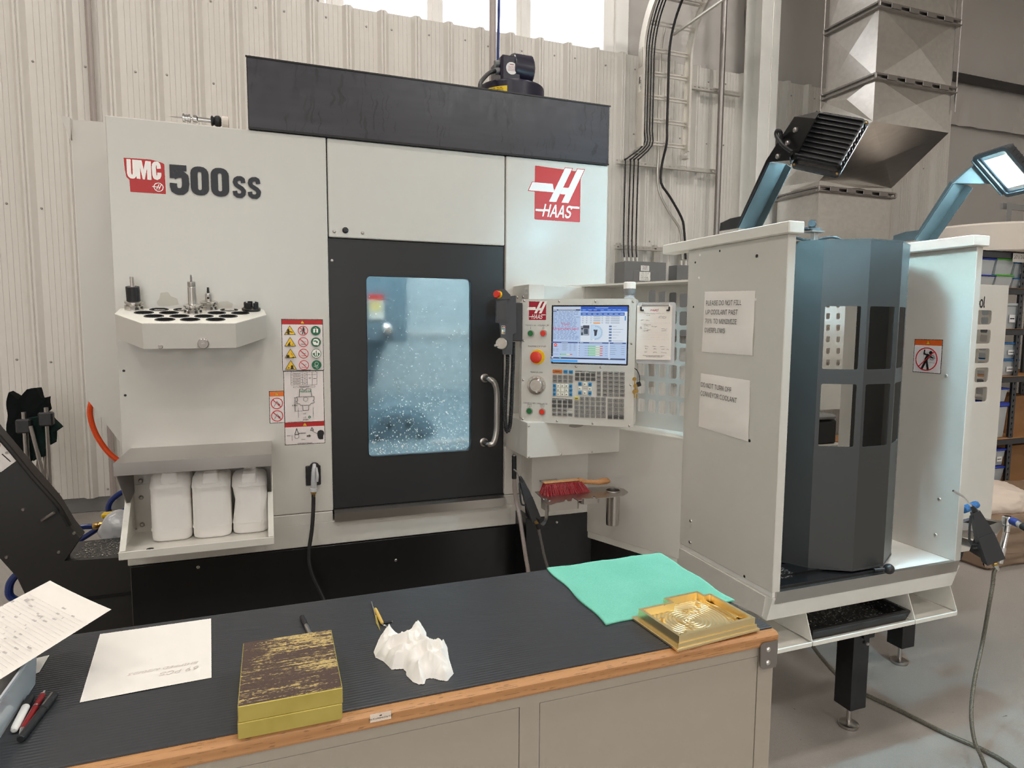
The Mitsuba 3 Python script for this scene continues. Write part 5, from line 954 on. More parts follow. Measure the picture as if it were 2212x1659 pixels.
add(pend, 'emergency_stop', lathe(p3(u, v), pn, [(0.014, 0.001), (0.014, 0.016), (0.0225, 0.019), (0.0245, 0.024), (0.0235, 0.030), (0.018, 0.033), (0.006, 0.034)], 40), 'mat_red', label='red mushroom button')
u, v = ka(440, 1282); add(pend, 'jog_wheel', lathe(p3(u, v), pn, [(0.040, 0), (0.040, 0.006), (0.0385, 0.009), (0.030, 0.010), (0.027, 0.016), (0.0245, 0.018), (0.0225, 0.018)], 48), 'mat_bright_steel'); add(pend, 'jog_cap', lathe(p3(u, v), pn, [(0.0222, 0.010), (0.0222, 0.0175), (0.021, 0.018)], 40), 'mat_label_metal')
PG = Print(p3(u, v, 0.0102), pu, Z_, 0.00005)
for k in range(9): a = math.radians(150 - 30 * k); PG.rect(.034 * math.cos(a) - .0014, .034 * math.sin(a) - .0014, .034 * math.cos(a) + .0014, .034 * math.sin(a) + .0014, S(90, 88, 85))
PG.add(pend, 'jog_scale'); add(pend, 'finger_knob', lathe(p3(u + 0.004, v - 0.027, 0.010), pn, [(0.005, 0), (0.005, 0.006), (0.003, 0.008)], 14), 'mat_chrome')
# overhead box, beam and lower box carrying the pendant
q = PY(1142, 644, 2.56); a = PY(1176, 644, 2.56); z1 = PY(1160, 614, 2.56)[2]
sup = thing('pendant_support', 'beige sheet-metal boxes and column carrying the control pendant and its keypad shelf', 'support')
add(sup, 'corner_box', box(q[0], a[0], 2.56, MY - 0.002, q[2] - 0.02, z1, 0.002), 'mat_paint')
add(sup, 'beam', box(a[0], PY(1337, 630, 2.66)[0], 2.66, MY - 0.002, q[2] - 0.06, PY(1250, 619, 2.66)[2], 0.002), 'mat_paint')
add(sup, 'bolt', cat(*[lathe(A(q[0], 2.62 + d, q[2] + 0.008), -X_, [(0.007, 0), (0.006, 0.005)], 10) for d in (0.0, 0.07)]), 'mat_steel')
P = Print(A(q[0] - 0.0005, 2.605, q[2] + 0.018), -Y_, Z_); P.rect(0, 0, 0.035, 0.028, S(215, 212, 205)).text('205', 0.005, 0.008, 0.011, S(40, 60, 80)); P.add(sup, 'tag')
K2 = lambda a, b: (1080 + a / 4.485, 880 + b / 4.485)
by = 2.46
a, b = PY(*K2(262, 495), by), PY(*K2(1196, 427), by); tz = PY(*K2(262, 150), by)[2]
add(sup, 'keypad_box', box(a[0], b[0], by, MY - 0.004, (a[2] + b[2]) / 2, tz, 0.002), 'mat_paint')
for x_, y_ in ((280, 180), (280, 478), (590, 455), (893, 430), (1182, 408)): add(sup, 'screw', lathe(PY(*K2(x_, y_), by), -Y_, [(0.005, 0), (0.0045, 0.002), (0.002, 0.0032)], 10), 'mat_steel')
q = PY(*K2(740, 176), by - 0.002); add(sup, 'finger_slot', prism(affinity.scale(sg.Point(0, 0).buffer(.034, quad_segs=8), 1, .26), A(q[0], by, q[2]), X_, Z_, .0012), 'mat_dull_steel', smooth=False)
cy0 = 2.62
c0_, c1_ = PY(*K2(310, 600), cy0), PY(*K2(1112, 600), cy0)
zc0 = PY(*K2(700, 1035), cy0)[2]
add(sup, 'column', box(c0_[0], c1_[0], cy0, MY - 0.004, zapron - 0.06, (a[2] + b[2]) / 2, 0.002), 'mat_grey_panel' if False else 'mat_paint')
add(sup, 'column_foot', box(PY(*K2(250, 1200), cy0)[0], PY(*K2(970, 1200), cy0)[0], cy0 - 0.002, MY + 0.003, 0.0, PY(*K2(960, 1000), cy0)[2], 0.002), 'mat_black_paint')
q = PY(*K2(550, 1112), cy0 - 0.003); add(sup, 'screw', lathe(q, -Y_, [(0.007, 0), (0.005, 0.004)], 10), 'mat_steel')

# handheld jog remote in its cradle, left of the pendant
KB = lambda a, b: (740 + a / 2.962, 550 + b / 2.962)
rem = thing('jog_remote', 'dark handheld remote with red stop button and silver dial, left of the control pendant', 'remote control')
ry = 2.50
ru = unit(A(1, -.25, 0)); rnn = np.cross(ru, Z_); R0 = PY(*KB(1045, 430), ry)
rp = lambda a, b, d=0.0: PP(*KB(a, b), R0 + rnn * d, rnn)
rpoly = lambda pts: uvs([KB(*p) for p in pts], R0, ru, Z_)
add(rem, 'body', prism(sg.Polygon(rpoly(((985, 275), (1075, 265), (1110, 262), (1112, 500), (1090, 510), (1086, 640), (1025, 640), (1012, 520), (1005, 440), (980, 435)))).buffer(-.003).buffer(.003), R0 - rnn * 0.028, ru, Z_, 0.028), 'mat_dark_plastic', smooth=False)
add(rem, 'head', prism(sg.Polygon(rpoly(((1000, 225), (1035, 222), (1070, 260), (1072, 282), (990, 286)))).buffer(.002), R0 - rnn * 0.03, ru, Z_, 0.036), 'mat_dark_plastic', smooth=False)
scr_ = sg.Polygon(rpoly(((990, 300), (1048, 294), (1050, 425), (992, 425)))); add(rem, 'display_frame', prism(scr_.buffer(.004), R0, ru, Z_, 0.004), 'mat_dark_plastic', smooth=False); add(rem, 'display', prism(scr_, R0 + rnn * 0.004, ru, Z_, 0.0008), 'mat_black_paint', smooth=False)
P = Print(R0 + rnn * 0.001, ru, Z_, 0.0002); bx = rpoly(((1017, 508), (1040, 455))); (xa, za), (xb, zb) = bx; P.rect(xa, za, xb, zb, S(215, 210, 200))
for i, c in enumerate(((25, 25, 25), (170, 40, 50), (40, 110, 70), (60, 80, 150), (230, 225, 215), (90, 150, 160), (205, 160, 60), (40, 40, 60))): P.rect(xa + (xb - xa) * (.08 + .45 * (i % 2)), zb - (zb - za) * (.24 * (i // 2) + .22), xa + (xb - xa) * (.46 + .45 * (i % 2)), zb - (zb - za) * (.24 * (i // 2) + .04), S(*c))
P.add(rem, 'colour_label')
q = rp(1005, 258, 0.004); d = unit(-X_ * 0.8 - Y_ * 0.6 + Z_ * 0.1)
add(rem, 'stop_collar', lathe(q, d, [(0.010, 0), (0.0155, 0.004), (0.0155, 0.010), (0.009, 0.012)], 20), 'mat_yellow'); add(rem, 'stop_button', lathe(q, d, [(0.009, 0.010), (0.009, 0.014), (0.0145, 0.016), (0.0150, 0.024), (0.0135, 0.027)], 22), 'mat_red')
q = rp(1022, 568, 0.0); d = unit(rnn + ru * -0.35); add(rem, 'dial', lathe(q, d, [(0.0235, 0), (0.024, 0.004), (0.024, 0.016), (0.022, 0.018), (0.012, 0.0185)], 30), 'mat_bright_steel'); add(rem, 'dial_handle', lathe(q + d * 0.018 - ru * 0.016 - Z_ * 0.008, unit(d - ru * .3), [(0.004, 0), (0.006, 0.008), (0.0055, 0.018), (0.003, 0.02)], 12), 'mat_bright_steel')
add(rem, 'cradle', obox(R0 - rnn * 0.075 + ru * 0.012 - Z_ * 0.08, ru, Z_, 0.06, 0.16, 0.046, 0.003), 'mat_black_plastic')
# coiled cord
path = spline([rp(1055, 640, -.012), rp(1055, 700, -.012), rp(1050, 800, -.012), rp(1042, 950, -.012), rp(1040, 1060, -.014), rp(1050, 1128, -.02), rp(1068, 1105, -.03), rp(1078, 1000, -.035), rp(1084, 850, -.04), rp(1090, 700, -.045), rp(1092, 560, -.05)], 60)
dl = np.concatenate([[0], np.cumsum(np.linalg.norm(np.diff(path, axis=0), axis=1))]); tt = np.gradient(path, axis=0); tt /= np.linalg.norm(tt, axis=1, keepdims=True)
sN = int(dl[-1] / 0.0062 * 10); sq = np.linspace(0, dl[-1], sN); pc = np.stack([np.interp(sq, dl, path[:, k]) for k in range(3)], 1); tc = np.stack([np.interp(sq, dl, tt[:, k]) for k in range(3)], 1)
aa = np.cross(tc, Y_); aa /= np.linalg.norm(aa, axis=1, keepdims=True); bb = np.cross(tc, aa); ph = sq / 0.0062 * 2 * np.pi
add(rem, 'coiled_cord', tube(pc + 0.0068 * (np.cos(ph)[:, None] * aa + np.sin(ph)[:, None] * bb), 0.0028, 5, 0), 'mat_rubber')

# small bottle on the pendant
q = pv(1356, 645); t = thing('marker_bottle', 'small bottle with a white cap standing on top of the control pendant', 'bottle')
o = p3(q[0], v1_ - 0.004, -0.045); s_ = 0.00175
add(t, 'body', lathe(o, Z_, [(0.020, 0.0005), (0.022, 0.004), (0.022, 0.008), (0.019, 0.012), (0.019, 0.03)], 26), 'mat_bottle')
add(t, 'collar', lathe(o, Z_, [(0.0195, 0.018), (0.0235, 0.026), (0.0235, 0.042), (0.022, 0.044)], 26), 'mat_grey_panel'); add(t, 'cap', lathe(o, Z_, [(0.024, 0.044), (0.0245, 0.046), (0.0245, 0.068), (0.022, 0.071)], 26), 'mat_white_plastic')
# clipboard hung beside the pendant
cu = unit(A(0.80, -0.60, 0)); cn = np.cross(cu, Z_); CO = PY(1375, 657, 2.24); 
cuv = lambda *p: uvs(p, CO, cu, Z_)
t = thing('clipboard', 'clipboard with a handwritten white pad, hung on the right side of the control pendant', 'clipboard')
(ax, ay), (bx_, by_) = cuv((1378, 653), (1456, 787)); 
add(t, 'board', prism(rrect(ax, by_, bx_, ay, 0.008), CO - cn * 0.004, cu, Z_, 0.004), 'mat_poly', smooth=False)
(px0_, py1_), (px1_, py0_) = cuv((1373, 659), (1449, 778)); py1_ = cuv((1377, 660))[0][1]; px0_ = ax - 0.002
PWH, PHH = px1_ - px0_, py1_ - py0_
add(t, 'pad', obox(CO + cu * px0_ + Z_ * py0_ + cn * 0.0002, cu, Z_, PWH, PHH, 0.010, 0.001), 'mat_paper', smooth=False)
P = Print(CO + cu * px0_ + Z_ * py0_ + cn * 0.0105, cu, Z_, 0.0001)
P.text('HAAS', PWH * .5, PHH * .895, PHH * .04, S(150, 40, 60), anchor='c', bold=True, skew=.3).text('HIGH PERFORMANCE MACHINE TOOLS', PWH * .5, PHH * .845, PHH * .014, S(110, 105, 110), anchor='c')
rg = random.Random(3)
for (x, y, w_) in ((.28, .82, .1), (.62, .80, .22), (.62, .77, .22), (.12, .73, .08), (.26, .725, .10), (.2, .65, .22), (.2, .62, .14), (.42, .61, .16), (.1, .6, .05), (.1, .575, .05), (.2, .58, .13), (.2, .55, .2), (.2, .53, .14), (.72, .57, .16), (.72, .54, .14), (.25, .25, .1), (.48, .25, .1), (.7, .25, .12), (.25, .21, .09), (.5, .205, .1), (.72, .2, .1), (.86, .2, .08), (.25, .145, .07), (.5, .14, .1), (.72, .14, .16)):
    pts = [(PWH * (x + w_ * i / 7), PHH * (y + .008 * (rg.random() - .5) * 2)) for i in range(8)]; P.line(pts, .0009, S(70, 70, 80), 1)
for y in (.68, .5, .46, .42, .38): P.rect(PWH * .1, PHH * y, PWH * .95, PHH * y + .0004, S(195, 185, 185))
P.rect(PWH * .2, PHH * .075, PWH * .82, PHH * .082, S(110, 105, 110)).rect(PWH * .3, PHH * .055, PWH * .75, PHH * .061, S(110, 105, 110)); P.add(t, 'handwriting')
cl = lambda *p: [CO + cu * a + Z_ * b + cn * d for a, b, d in p]
xa, xb = px0_ + PWH * .12, px0_ + PWH * .92; zt_ = py1_ + 0.002
add(t, 'clip_wire', tube(cl((xa, zt_ - .018, .014), (xa, zt_, .014), (xa + .006, zt_ + .007, .014), ((xa + xb) / 2, zt_ + .008, .014), (xb - .006, zt_ + .007, .014), (xb, zt_, .014), (xb, zt_ - .018, .014)), 0.0016, 8, 5), 'mat_bright_steel')
add(t, 'clip_bar', cat(obox(cl((xa, zt_ - .004, .0105))[0], cu, Z_, xb - xa, .006, .003, .001)), 'mat_dull_steel')
for x in (xa, xb): add(t, 'clip_grip', cat(obox(cl((x - .003, zt_ - .022, .0108))[0], cu, Z_, .006, .016, .006, .002), obox(cl((x - (.003 if x == xa else .011), zt_ - .024, .0108))[0], cu, Z_, .014, .006, .006, .002)), 'mat_rubber')
# keys hanging under the clipboard
t = thing('key_bunch', 'bunch of brass keys with a black tag hanging beside the control pendant', 'keys')
kp = lambda a, b: PY(*KA(a, b), 2.23)
add(t, 'cord', tube([kp(1605, 1080), kp(1640, 1110), kp(1665, 1170), kp(1670, 1240)], 0.0016, 6, 5), 'mat_rubber')
for k, (a, b, c) in enumerate(((1605, 1210, 1290), (1612, 1290, 1370), (1598, 1360, 1430), (1620, 1350, 1440))):
    add(t, 'key', cat(lathe(kp(a, b) - Y_ * .002 * k, -Y_, [(0.0085, 0), (0.0085, 0.002)], 14), obox(kp(a - 6, c) - Y_ * .002 * k, X_, Z_, 0.005, 0.018, 0.002)), 'mat_brass_fitting', smooth=False)
add(t, 'tag', prism(rrect(-.008, -.009, .008, .009, .003), kp(1655, 1270), unit(A(.9, -.2, .3)), unit(A(-.3, 0, .95)), 0.006), 'mat_rubber', smooth=False)
# tool caddy on the pendant column, with its cup, and a brush
cady = thing('tool_caddy', 'stainless caddy tray with notches and a round cup, under the control pendant', 'caddy')
zcad = 0.885; cz = lambda a, b: PZ(*K2(a, b), zcad)
pl = [cz(*p)[:2] for p in ((342, 815), (860, 775), (1000, 770), (1080, 765), (1200, 790), (1240, 820), (1190, 855), (1060, 868), (940, 880), (912, 855), (900, 862), (880, 862), (905, 880), (860, 880), (790, 880), (790, 898), (760, 900), (700, 868), (690, 905), (660, 905), (640, 880), (620, 910), (600, 910), (575, 895), (590, 918), (560, 918), (500, 938), (470, 938))]
ring_c = cz(1095, 808); cupr = abs(cz(1180, 808)[0] - cz(1010, 808)[0]) / 2 * 0.86
plate = sg.Polygon([(x, y) for x, y in pl]).buffer(0.001).union(sg.Point(ring_c[0], ring_c[1]).buffer(cupr + 0.022)).difference(sg.Point(ring_c[0], ring_c[1]).buffer(cupr))
add(cady, 'plate', prism(plate, A(0, 0, zcad - 0.003), X_, Y_, 0.003), 'mat_steel', smooth=False)
add(cady, 'cup', lathe((ring_c[0], ring_c[1], PZ(*K2(1078, 1118), 0)[2] * 0 + zcad - 0.145), Z_, [(cupr * 0.80, 0.004), (cupr * 0.84, 0), (cupr * 0.88, 0.004), (cupr * 0.99, 0.144), (cupr * 1.06, 0.149), (cupr * 0.95, 0.149), (cupr * 0.8, 0.008)], 36), 'mat_steel')
def bin_(a0, b0, a1, b1, h, part):
    p, q = cz(a0, b0), cz(a1, b1); x0, x1 = sorted((p[0], q[0])); y0, y1 = sorted((p[1], q[1])); o_ = rrect(x0, y0, x1, y1, .012); 
    add(cady, part, cat(prism(o_.difference(o_.buffer(-.002)), A(0, 0, zcad - h), X_, Y_, h - 0.003), prism(o_, A(0, 0, zcad - h), X_, Y_, .002)), 'mat_steel', smooth=False)
bin_(455, 893, 705, 822, 0.050, 'bin'); bin_(800, 872, 905, 820, 0.03, 'bin')
hk = [PY(*K2(a, b), cz(450, 900)[1] - 0.01) for a, b in ((462, 890), (464, 960), (462, 1080), (440, 1130), (415, 1145), (392, 1130), (372, 1085))]
hk = np.array(spline(hk, 5)); hw = 0.018
v = np.vstack([hk, hk + A(0.0, hw * 1.6, 0)]); n_ = len(hk); f = [(i, i + 1, i + 1 + n_) for i in range(n_ - 1)] + [(i, i + 1 + n_, i + n_) for i in range(n_ - 1)]
hm = trimesh.Trimesh(v, f, process=False); hm2 = hm.copy(); hm2.apply_translation((0.002, 0, -0.001)); add(cady, 'gun_hook', cat(hm, hm2), 'mat_steel', smooth=True)
q = cz(480, 905); add(cady, 'bolt', cat(*[lathe(A(q[0] + d, q[1] + e, zcad), Z_, [(0.006, 0), (0.005, 0.003)], 10) for d, e in ((0, 0), (-.012, .03))]), 'mat_dull_steel')
add(cady, 'mounting_arm', box(cz(560, 800)[0], cz(760, 800)[0], cz(600, 830)[1], cy0, zcad - 0.010, zcad - 0.004), 'mat_steel', smooth=False)
# bench brush
br_ = thing('bench_brush', 'bench brush with red bristles and a worn wooden handle lying across the caddy tray', 'brush')
bl, brr = cz(395, 830), cz(862, 848); bzz = zcad + 0.001
by0 = (bl[1] + brr[1]) / 2; hgt_ = PY(*K2(640, 715), by0 + 0.02)[2] - zcad
add(br_, 'wooden_back', cat(box(bl[0] + 0.008, brr[0], by0 + 0.024, by0 + 0.052, zcad + hgt_ - 0.007, zcad + hgt_, 0.003), tube([(brr[0] - 0.01, by0 + 0.036, zcad + hgt_ - 0.010), (brr[0] + 0.03, by0 + 0.034, zcad + hgt_ - 0.014), (brr[0] + 0.08, by0 + 0.028, zcad + hgt_ - 0.018), (brr[0] + 0.115, by0 + 0.03, zcad + hgt_ - 0.016), (brr[0] + 0.137, by0 + 0.03, zcad + hgt_ - 0.020)], 0.01, 12, 6, rr=[0.016, 0.010, 0.010, 0.0135, 0.0145, 0.006])), 'mat_wood')
rng = np.random.default_rng(8); bm = []
for _ in range(9000):
    x = rng.uniform(bl[0] + 0.012, brr[0]); y = by0 + rng.uniform(0.020, 0.052); L = hgt_ - 0.007; d = A((x - (bl[0] + brr[0]) / 2) * 0.16 + rng.normal(0, .006), (y - by0 - .040) * 0.9 + rng.normal(0, .005) - .014, 0)
    p0 = A(x, y, zcad + hgt_ - 0.0075); p1 = p0 + d + A(0, 0, -L * rng.uniform(.92, 1.0)); w_ = 0.0008
    a = unit(A(rng.normal(), rng.normal(), 0)) * w_; bm.append(np.array([p0 + a, p0 - a, p1 - a, p1 + a]))
v = np.vstack(bm); n_ = len(bm); f = np.vstack([np.stack([np.arange(n_) * 4 + i for i in t3], 1) for t3 in ((0, 1, 2), (0, 2, 3))])
core = hull([(x, y, z) for x in (bl[0] + .012, brr[0] - .003) for y, z in ((by0 + .022, zcad + hgt_ - .0085), (by0 + .050, zcad + hgt_ - .0085), (by0 + .010, zcad + .006), (by0 + .046, zcad + .006))])
add(br_, 'bristles', cat(trimesh.Trimesh(v, f, process=False), core), 'mat_dark_red', smooth=False, kind='stuff')

# air gun in the hook, and hoses
def airgun(t, tip, bend, neck, top, mid, low, W, hose_pts, hose_mat='mat_dull_steel', sc=1.0):
    ax = unit(low - top); side = unit(np.cross(ax, W)); 
    add(t, 'nozzle', tube([tip, tip * .35 + bend * .65, bend, bend * .4 + neck * .6, neck], 0.0035, 10, 6), 'mat_chrome')
    add(t, 'nozzle_base', lathe(neck - unit(top - neck) * 0.008, unit(top - neck), [(0.0045, 0), (0.008, 0.012), (0.010, 0.028)], 14), 'mat_black_plastic')
    L = np.linalg.norm(low - top); h = lambda s_, a: hull(np.vstack([[top + ax * (L * k) + side * (x_ * w_ * sc) + W * (y_ * d_ * sc) for x_ in (-1, 1) for y_ in (-1, 1)] for k, w_, d_ in s_]) + a)
    add(t, 'body', cat(h(((0, .008, .007), (.3, .015, .010), (.5, .018, .011)), 0 * ax), h(((.45, .018, .012), (1.0, .021, .013)), 0 * ax)), 'mat_dark_plastic', smooth=20)
    add(t, 'trigger', tube([top + ax * L * .05 + side * .012 * sc, top + ax * L * .3 + side * .026 * sc, top + ax * L * .52 + side * .034 * sc, top + ax * L * .60 + side * .018 * sc], 0.004, 8, 5), 'mat_dark_plastic')
    add(t, 'fitting', lathe(low, ax, [(0.009, 0), (0.009, 0.008), (0.011, 0.010), (0.011, 0.018), (0.008, 0.02)], 6), 'mat_brass_fitting')
    add(t, 'hose_cuff', lathe(low + ax * 0.02, ax, [(0.009, 0), (0.009, 0.025)], 14), 'mat_black_plastic' if hose_mat == 'mat_dull_steel' and W[1] < -.9 else 'mat_bright_steel')
    add(t, 'hose', tube([low + ax * 0.04] + hose_pts, 0.0068, 10, 6), hose_mat)
gy2 = 2.47; G2 = lambda a, b, y=gy2: PY(*K2(a, b), y)
t = thing('air_gun', 'smaller black air gun hanging in the steel hook left of the bench brush', 'air gun')
airgun(t, G2(133, 600), G2(165, 625), G2(196, 682), G2(205, 700), None, G2(345, 1085), -Y_, [G2(375, 1180), G2(402, 1310), G2(425, 1420), G2(465, 1560), G2(500, 1700)])
add(t, 'holster', hull([G2(a, b, gy2 + d) for a, b in ((238, 915), (270, 900), (345, 1000), (345, 1095), (300, 1105), (248, 1050)) for d in (0.02, 0.04)]), 'mat_black_plastic', smooth=20)
gy3 = 2.66
t = thing('coolant_hose', 'thin brownish hose with a black end hanging left of the smaller air gun', 'hose')
add(t, 'sleeve', tube([G2(137, 470, gy3), G2(138, 580, gy3), G2(138, 690, gy3)], 0.0105, 10, 4), 'mat_rubber'); add(t, 'fitting', cyl(G2(137, 455, gy3), G2(137, 480, gy3), 0.008, 8), 'mat_steel')
add(t, 'tube', tube([G2(138, 680, gy3), G2(143, 800, gy3), G2(160, 920, gy3), G2(190, 1050, gy3 - .02), G2(220, 1250, gy3 - .05), G2(250, 1450, gy3 - .08), G2(275, 1600, gy3 - .1), G2(290, 1800, gy3 - .1)], 0.009, 10, 5), 'mat_bulb')
# ---------------------------------------------------------------- loading station
SX0, SX1, SYF, SYB = 1.54, 2.44, 1.645, 2.17
zf = 0.69; ZL = 1.868
pod = thing('loading_station', 'beige loading station with a dark faceted drum between two side panels', 'loading station')
add(pod, 'side_panel', box(SX0, SX0 + 0.033, SYF, SYB, zf, ZL, 0.002), 'mat_paint')
YRB = PX(1822, 730, 2.408)[1]
add(pod, 'side_panel', box(2.408, SX1, SYF, YRB, zf, ZL, 0.002), 'mat_paint')
add(pod, 'lid', box(1.525, 1.588, 1.628, 2.33, ZL, 1.906, 0.003), 'mat_paint_edge')
add(pod, 'lid', box(2.36, 2.447, 1.628, YRB, ZL, 1.906, 0.003), 'mat_paint_edge')
for a, b, r in ((1512, 551, .0045), (1555, 542, .004), (1635, 553, .006), (1502, 567, .004), (1510, 600, .0045), (1632, 647, .0045), (1498, 663, .004), (1619, 952, .0055), (1608, 1245, .005)):
    q = PX(a, b, SX0); add(pod, 'hole_plug', lathe(q, -X_, [(r, 0), (r, 0.0006)], 12), 'mat_rubber' if r != .0045 else 'mat_white_plastic')
for a, b in ((1492.5, 1125), (1491, 1171)): add(pod, 'screw', lathe(PX(a, b, SX0), -X_, [(0.007, 0), (0.005, 0.004)], 12), 'mat_steel')
for a, b in ((2029, 1078), (2021, 1155), (2044, 812)): add(pod, 'screw', lathe(PX(a, b, 2.408), -X_, [(0.0075, 0), (0.005, 0.004)], 12), 'mat_zinc')
add(pod, 'floor_plate', box(SX0 + 0.005, SX1 - 0.002, SYF + 0.005, 2.9, zf - 0.02, zf, 0.001), 'mat_white_paint', smooth=False)
prof = [(SYF, zf - 0.002), (SYF + 0.010, zf - 0.042), (SYF + 0.026, zf - 0.108), (2.25, zf - 0.108), (2.25, zf - 0.021), (SYF, zf - 0.021)]
add(pod, 'fascia', prism([(SYF + 0.001, zf - 0.0205), (SYF + 0.026, zf - 0.108), (SYF + 0.05, zf - 0.108), (2.2, zf - 0.06), (2.2, zf - 0.0205)], A(SX0 + 0.004, 0, 0), Y_, Z_, SX1 - SX0 - 0.006), 'mat_paint_edge', smooth=False)
add(pod, 'front_strip', prism([(SYF - 0.004, zf + 0.002), (SYF + 0.012, zf + 0.002), (SYF + 0.006, zf - 0.043), (SYF + 0.003, zf - 0.043)], A(SX0 + 0.016, 0, 0), Y_, Z_, 0.872), 'mat_steel', smooth=False, label='stainless edge strip')
w_ = uvs([(1449, 1176), (1473, 1187), (1653, 1289), (1645, 1332), (1560, 1290), (1449, 1222)], A(SX0, 0, 0), -Y_, Z_)
add(pod, 'side_skirt', prism(w_, A(SX0 + 0.004, 0, 0), -Y_, Z_, 0.004), 'mat_paint', smooth=False)
# pockets under the fascia
yl, zl2 = 1.64, 0.492
div = [PY(1755, 1387, yl)[0], PY(1977, 1340, yl)[0]]; xs_ = [SX0 + 0.006] + div + [SX1 - 0.004]
for i in range(3):
    a, b = xs_[i] + 0.002, xs_[i + 1] - 0.002
    add(pod, 'pocket_tray', cat(box(a, b, yl + 0.003, 1.93, zl2 - 0.010, zl2 - 0.007), prism([(1.93, zl2 - 0.01), (1.99, zf - 0.11), (1.987, zf - 0.11), (1.927, zl2 - 0.007)], A(a, 0, 0), Y_, Z_, b - a)), 'mat_paint', smooth=False)
    add(pod, 'pocket_lip', box(a, b, yl - 0.002, yl + 0.004, zl2 - 0.016, zl2, 0.0015), 'mat_paint_edge', smooth=False)
for x in div + [SX1 - 0.006]: add(pod, 'pocket_divider', prism([(yl, zl2), (SYF + 0.03, zf - 0.108), (1.98, zf - 0.108), (1.93, zl2 - 0.009)], A(x - 0.0015, 0, 0), Y_, Z_, 0.003), 'mat_paint_edge', smooth=False)
for x, y in ((2.06, 1.765), (2.69, 2.05), (1.62, 2.15)):
    l = add(pod, 'leg', box(x, x + 0.08, y, y + 0.08, 0.09, 0.482 if y < 2 else 0.66, 0.002), 'mat_black_paint', label='square black leg')
    add(l, 'levelling_foot', lathe((x + 0.04, y + 0.04, 0.001), Z_, [(0.036, 0), (0.038, 0.004), (0.038, 0.012), (0.030, 0.016), (0.009, 0.018), (0.009, 0.095)], 28), 'mat_steel')
add(pod, 'leg_bracket', box(2.10, 2.155, 1.757, 1.765, 0.38, 0.482, 0.001), 'mat_black_paint'); q = PY(1874, 1391, 1.757); add(pod, 'screw', lathe(q, -Y_, [(0.007, 0), (0.005, 0.004)], 12), 'mat_steel')
# drum
DC = A(1.99, 1.945); RD = 0.288; zdb_, zdt = 0.712, 1.872
vt = [A(DC[0] + RD * math.cos(a), DC[1] + RD * math.sin(a)) for a in np.radians(-105 + 30 * np.arange(12))]     # vt[0]-vt[1] is the front facet
drum = number(pod + '__drum'); labels[drum] = {'label': 'dark faceted sheet-metal drum with window openings'}
scene[drum] = mikit.ply(cat(prism([tuple(v) for v in vt], A(0, 0, zdt - 0.003), X_, Y_, 0.003), prism([tuple(v) for v in vt], A(0, 0, zdb_), X_, Y_, 0.004)), 'mat_drum', smooth=False)
zw = [PY(1815, b, 1.70)[2] for b in (661, 798, 830, 964.5)]
for k in (-4, -3, -2, -1, 0, 1, 2, 3):
    a, b = vt[k % 12], vt[(k + 1) % 12]; L = np.linalg.norm(b - a); u = A(*(b - a), 0) / L
    f_ = sg.box(0, 0, L, zdt - zdb_)
    if k in (-1, 0, 1):
        for z1, z0 in ((zw[0], zw[1]), (zw[2], zw[3])): f_ = f_.difference(rrect(L * .09, z0 - zdb_, L * .87, z1 - zdb_, .006))
    n_ = np.cross(u, Z_); add(drum, 'facet', prism(f_, A(*a, zdb_) - n_ * 0.003, u, Z_, 0.003), 'mat_drum', smooth=False)
    [add(drum, 'hem', q, 'mat_drum', smooth=False) for q in (obox(A(*a, zdb_ - 0.004) - n_ * 0.003, u, Z_, L, 0.006, 0.005), obox(A(*a, zdt - 0.004) - n_ * 0.003, u, Z_, L, 0.006, 0.0035))]
add(pod, 'turntable', cat(box(1.576, 2.06, 1.658, 2.2, zf, zf + 0.012, 0.002), cyl((1.99, 1.945, zf), (1.99, 1.945, zdb_), 0.12, 32), box(1.62, 2.03, 1.72, 1.80, zf + 0.01, zf + 0.02)), 'mat_black_paint', smooth=False)
q0, q1_ = PZ(1888, 1231, zf + 0.02), PZ(1920, 1229, zf + 0.022)
add(pod, 'lever', cyl(q0, q1_, 0.006, 10), 'mat_black_plastic'); s_ = trimesh.creation.icosphere(subdivisions=3, radius=0.0185); s_.apply_translation(q1_); add(pod, 'lever_knob', s_, 'mat_black_plastic', smooth=True)
# what the drum windows show behind
yb2 = 2.78
pa, pb = PY(1745, 700, yb2), PY(1850, 700, yb2); zt2, zb2 = 1.75, PY(1800, 884, yb2)[2]
pp_ = sg.box(0, 0, pb[0] - pa[0], zt2 - zb2)
for i in range(-1, 3):
    for j in range(9):
        c = PY(1810 - 22.0 * i, 683 + 25.0 * j - 75, yb2); pp_ = pp_.difference(rrect(c[0] - pa[0] - .014, c[2] - zb2 - .0165, c[0] - pa[0] + .014, c[2] - zb2 + .0165, .006)) if .06 < c[2] - zb2 < zt2 - zb2 - .03 else pp_
REAR = prism(pp_, A(pa[0], yb2, zb2), X_, Z_, 0.003)
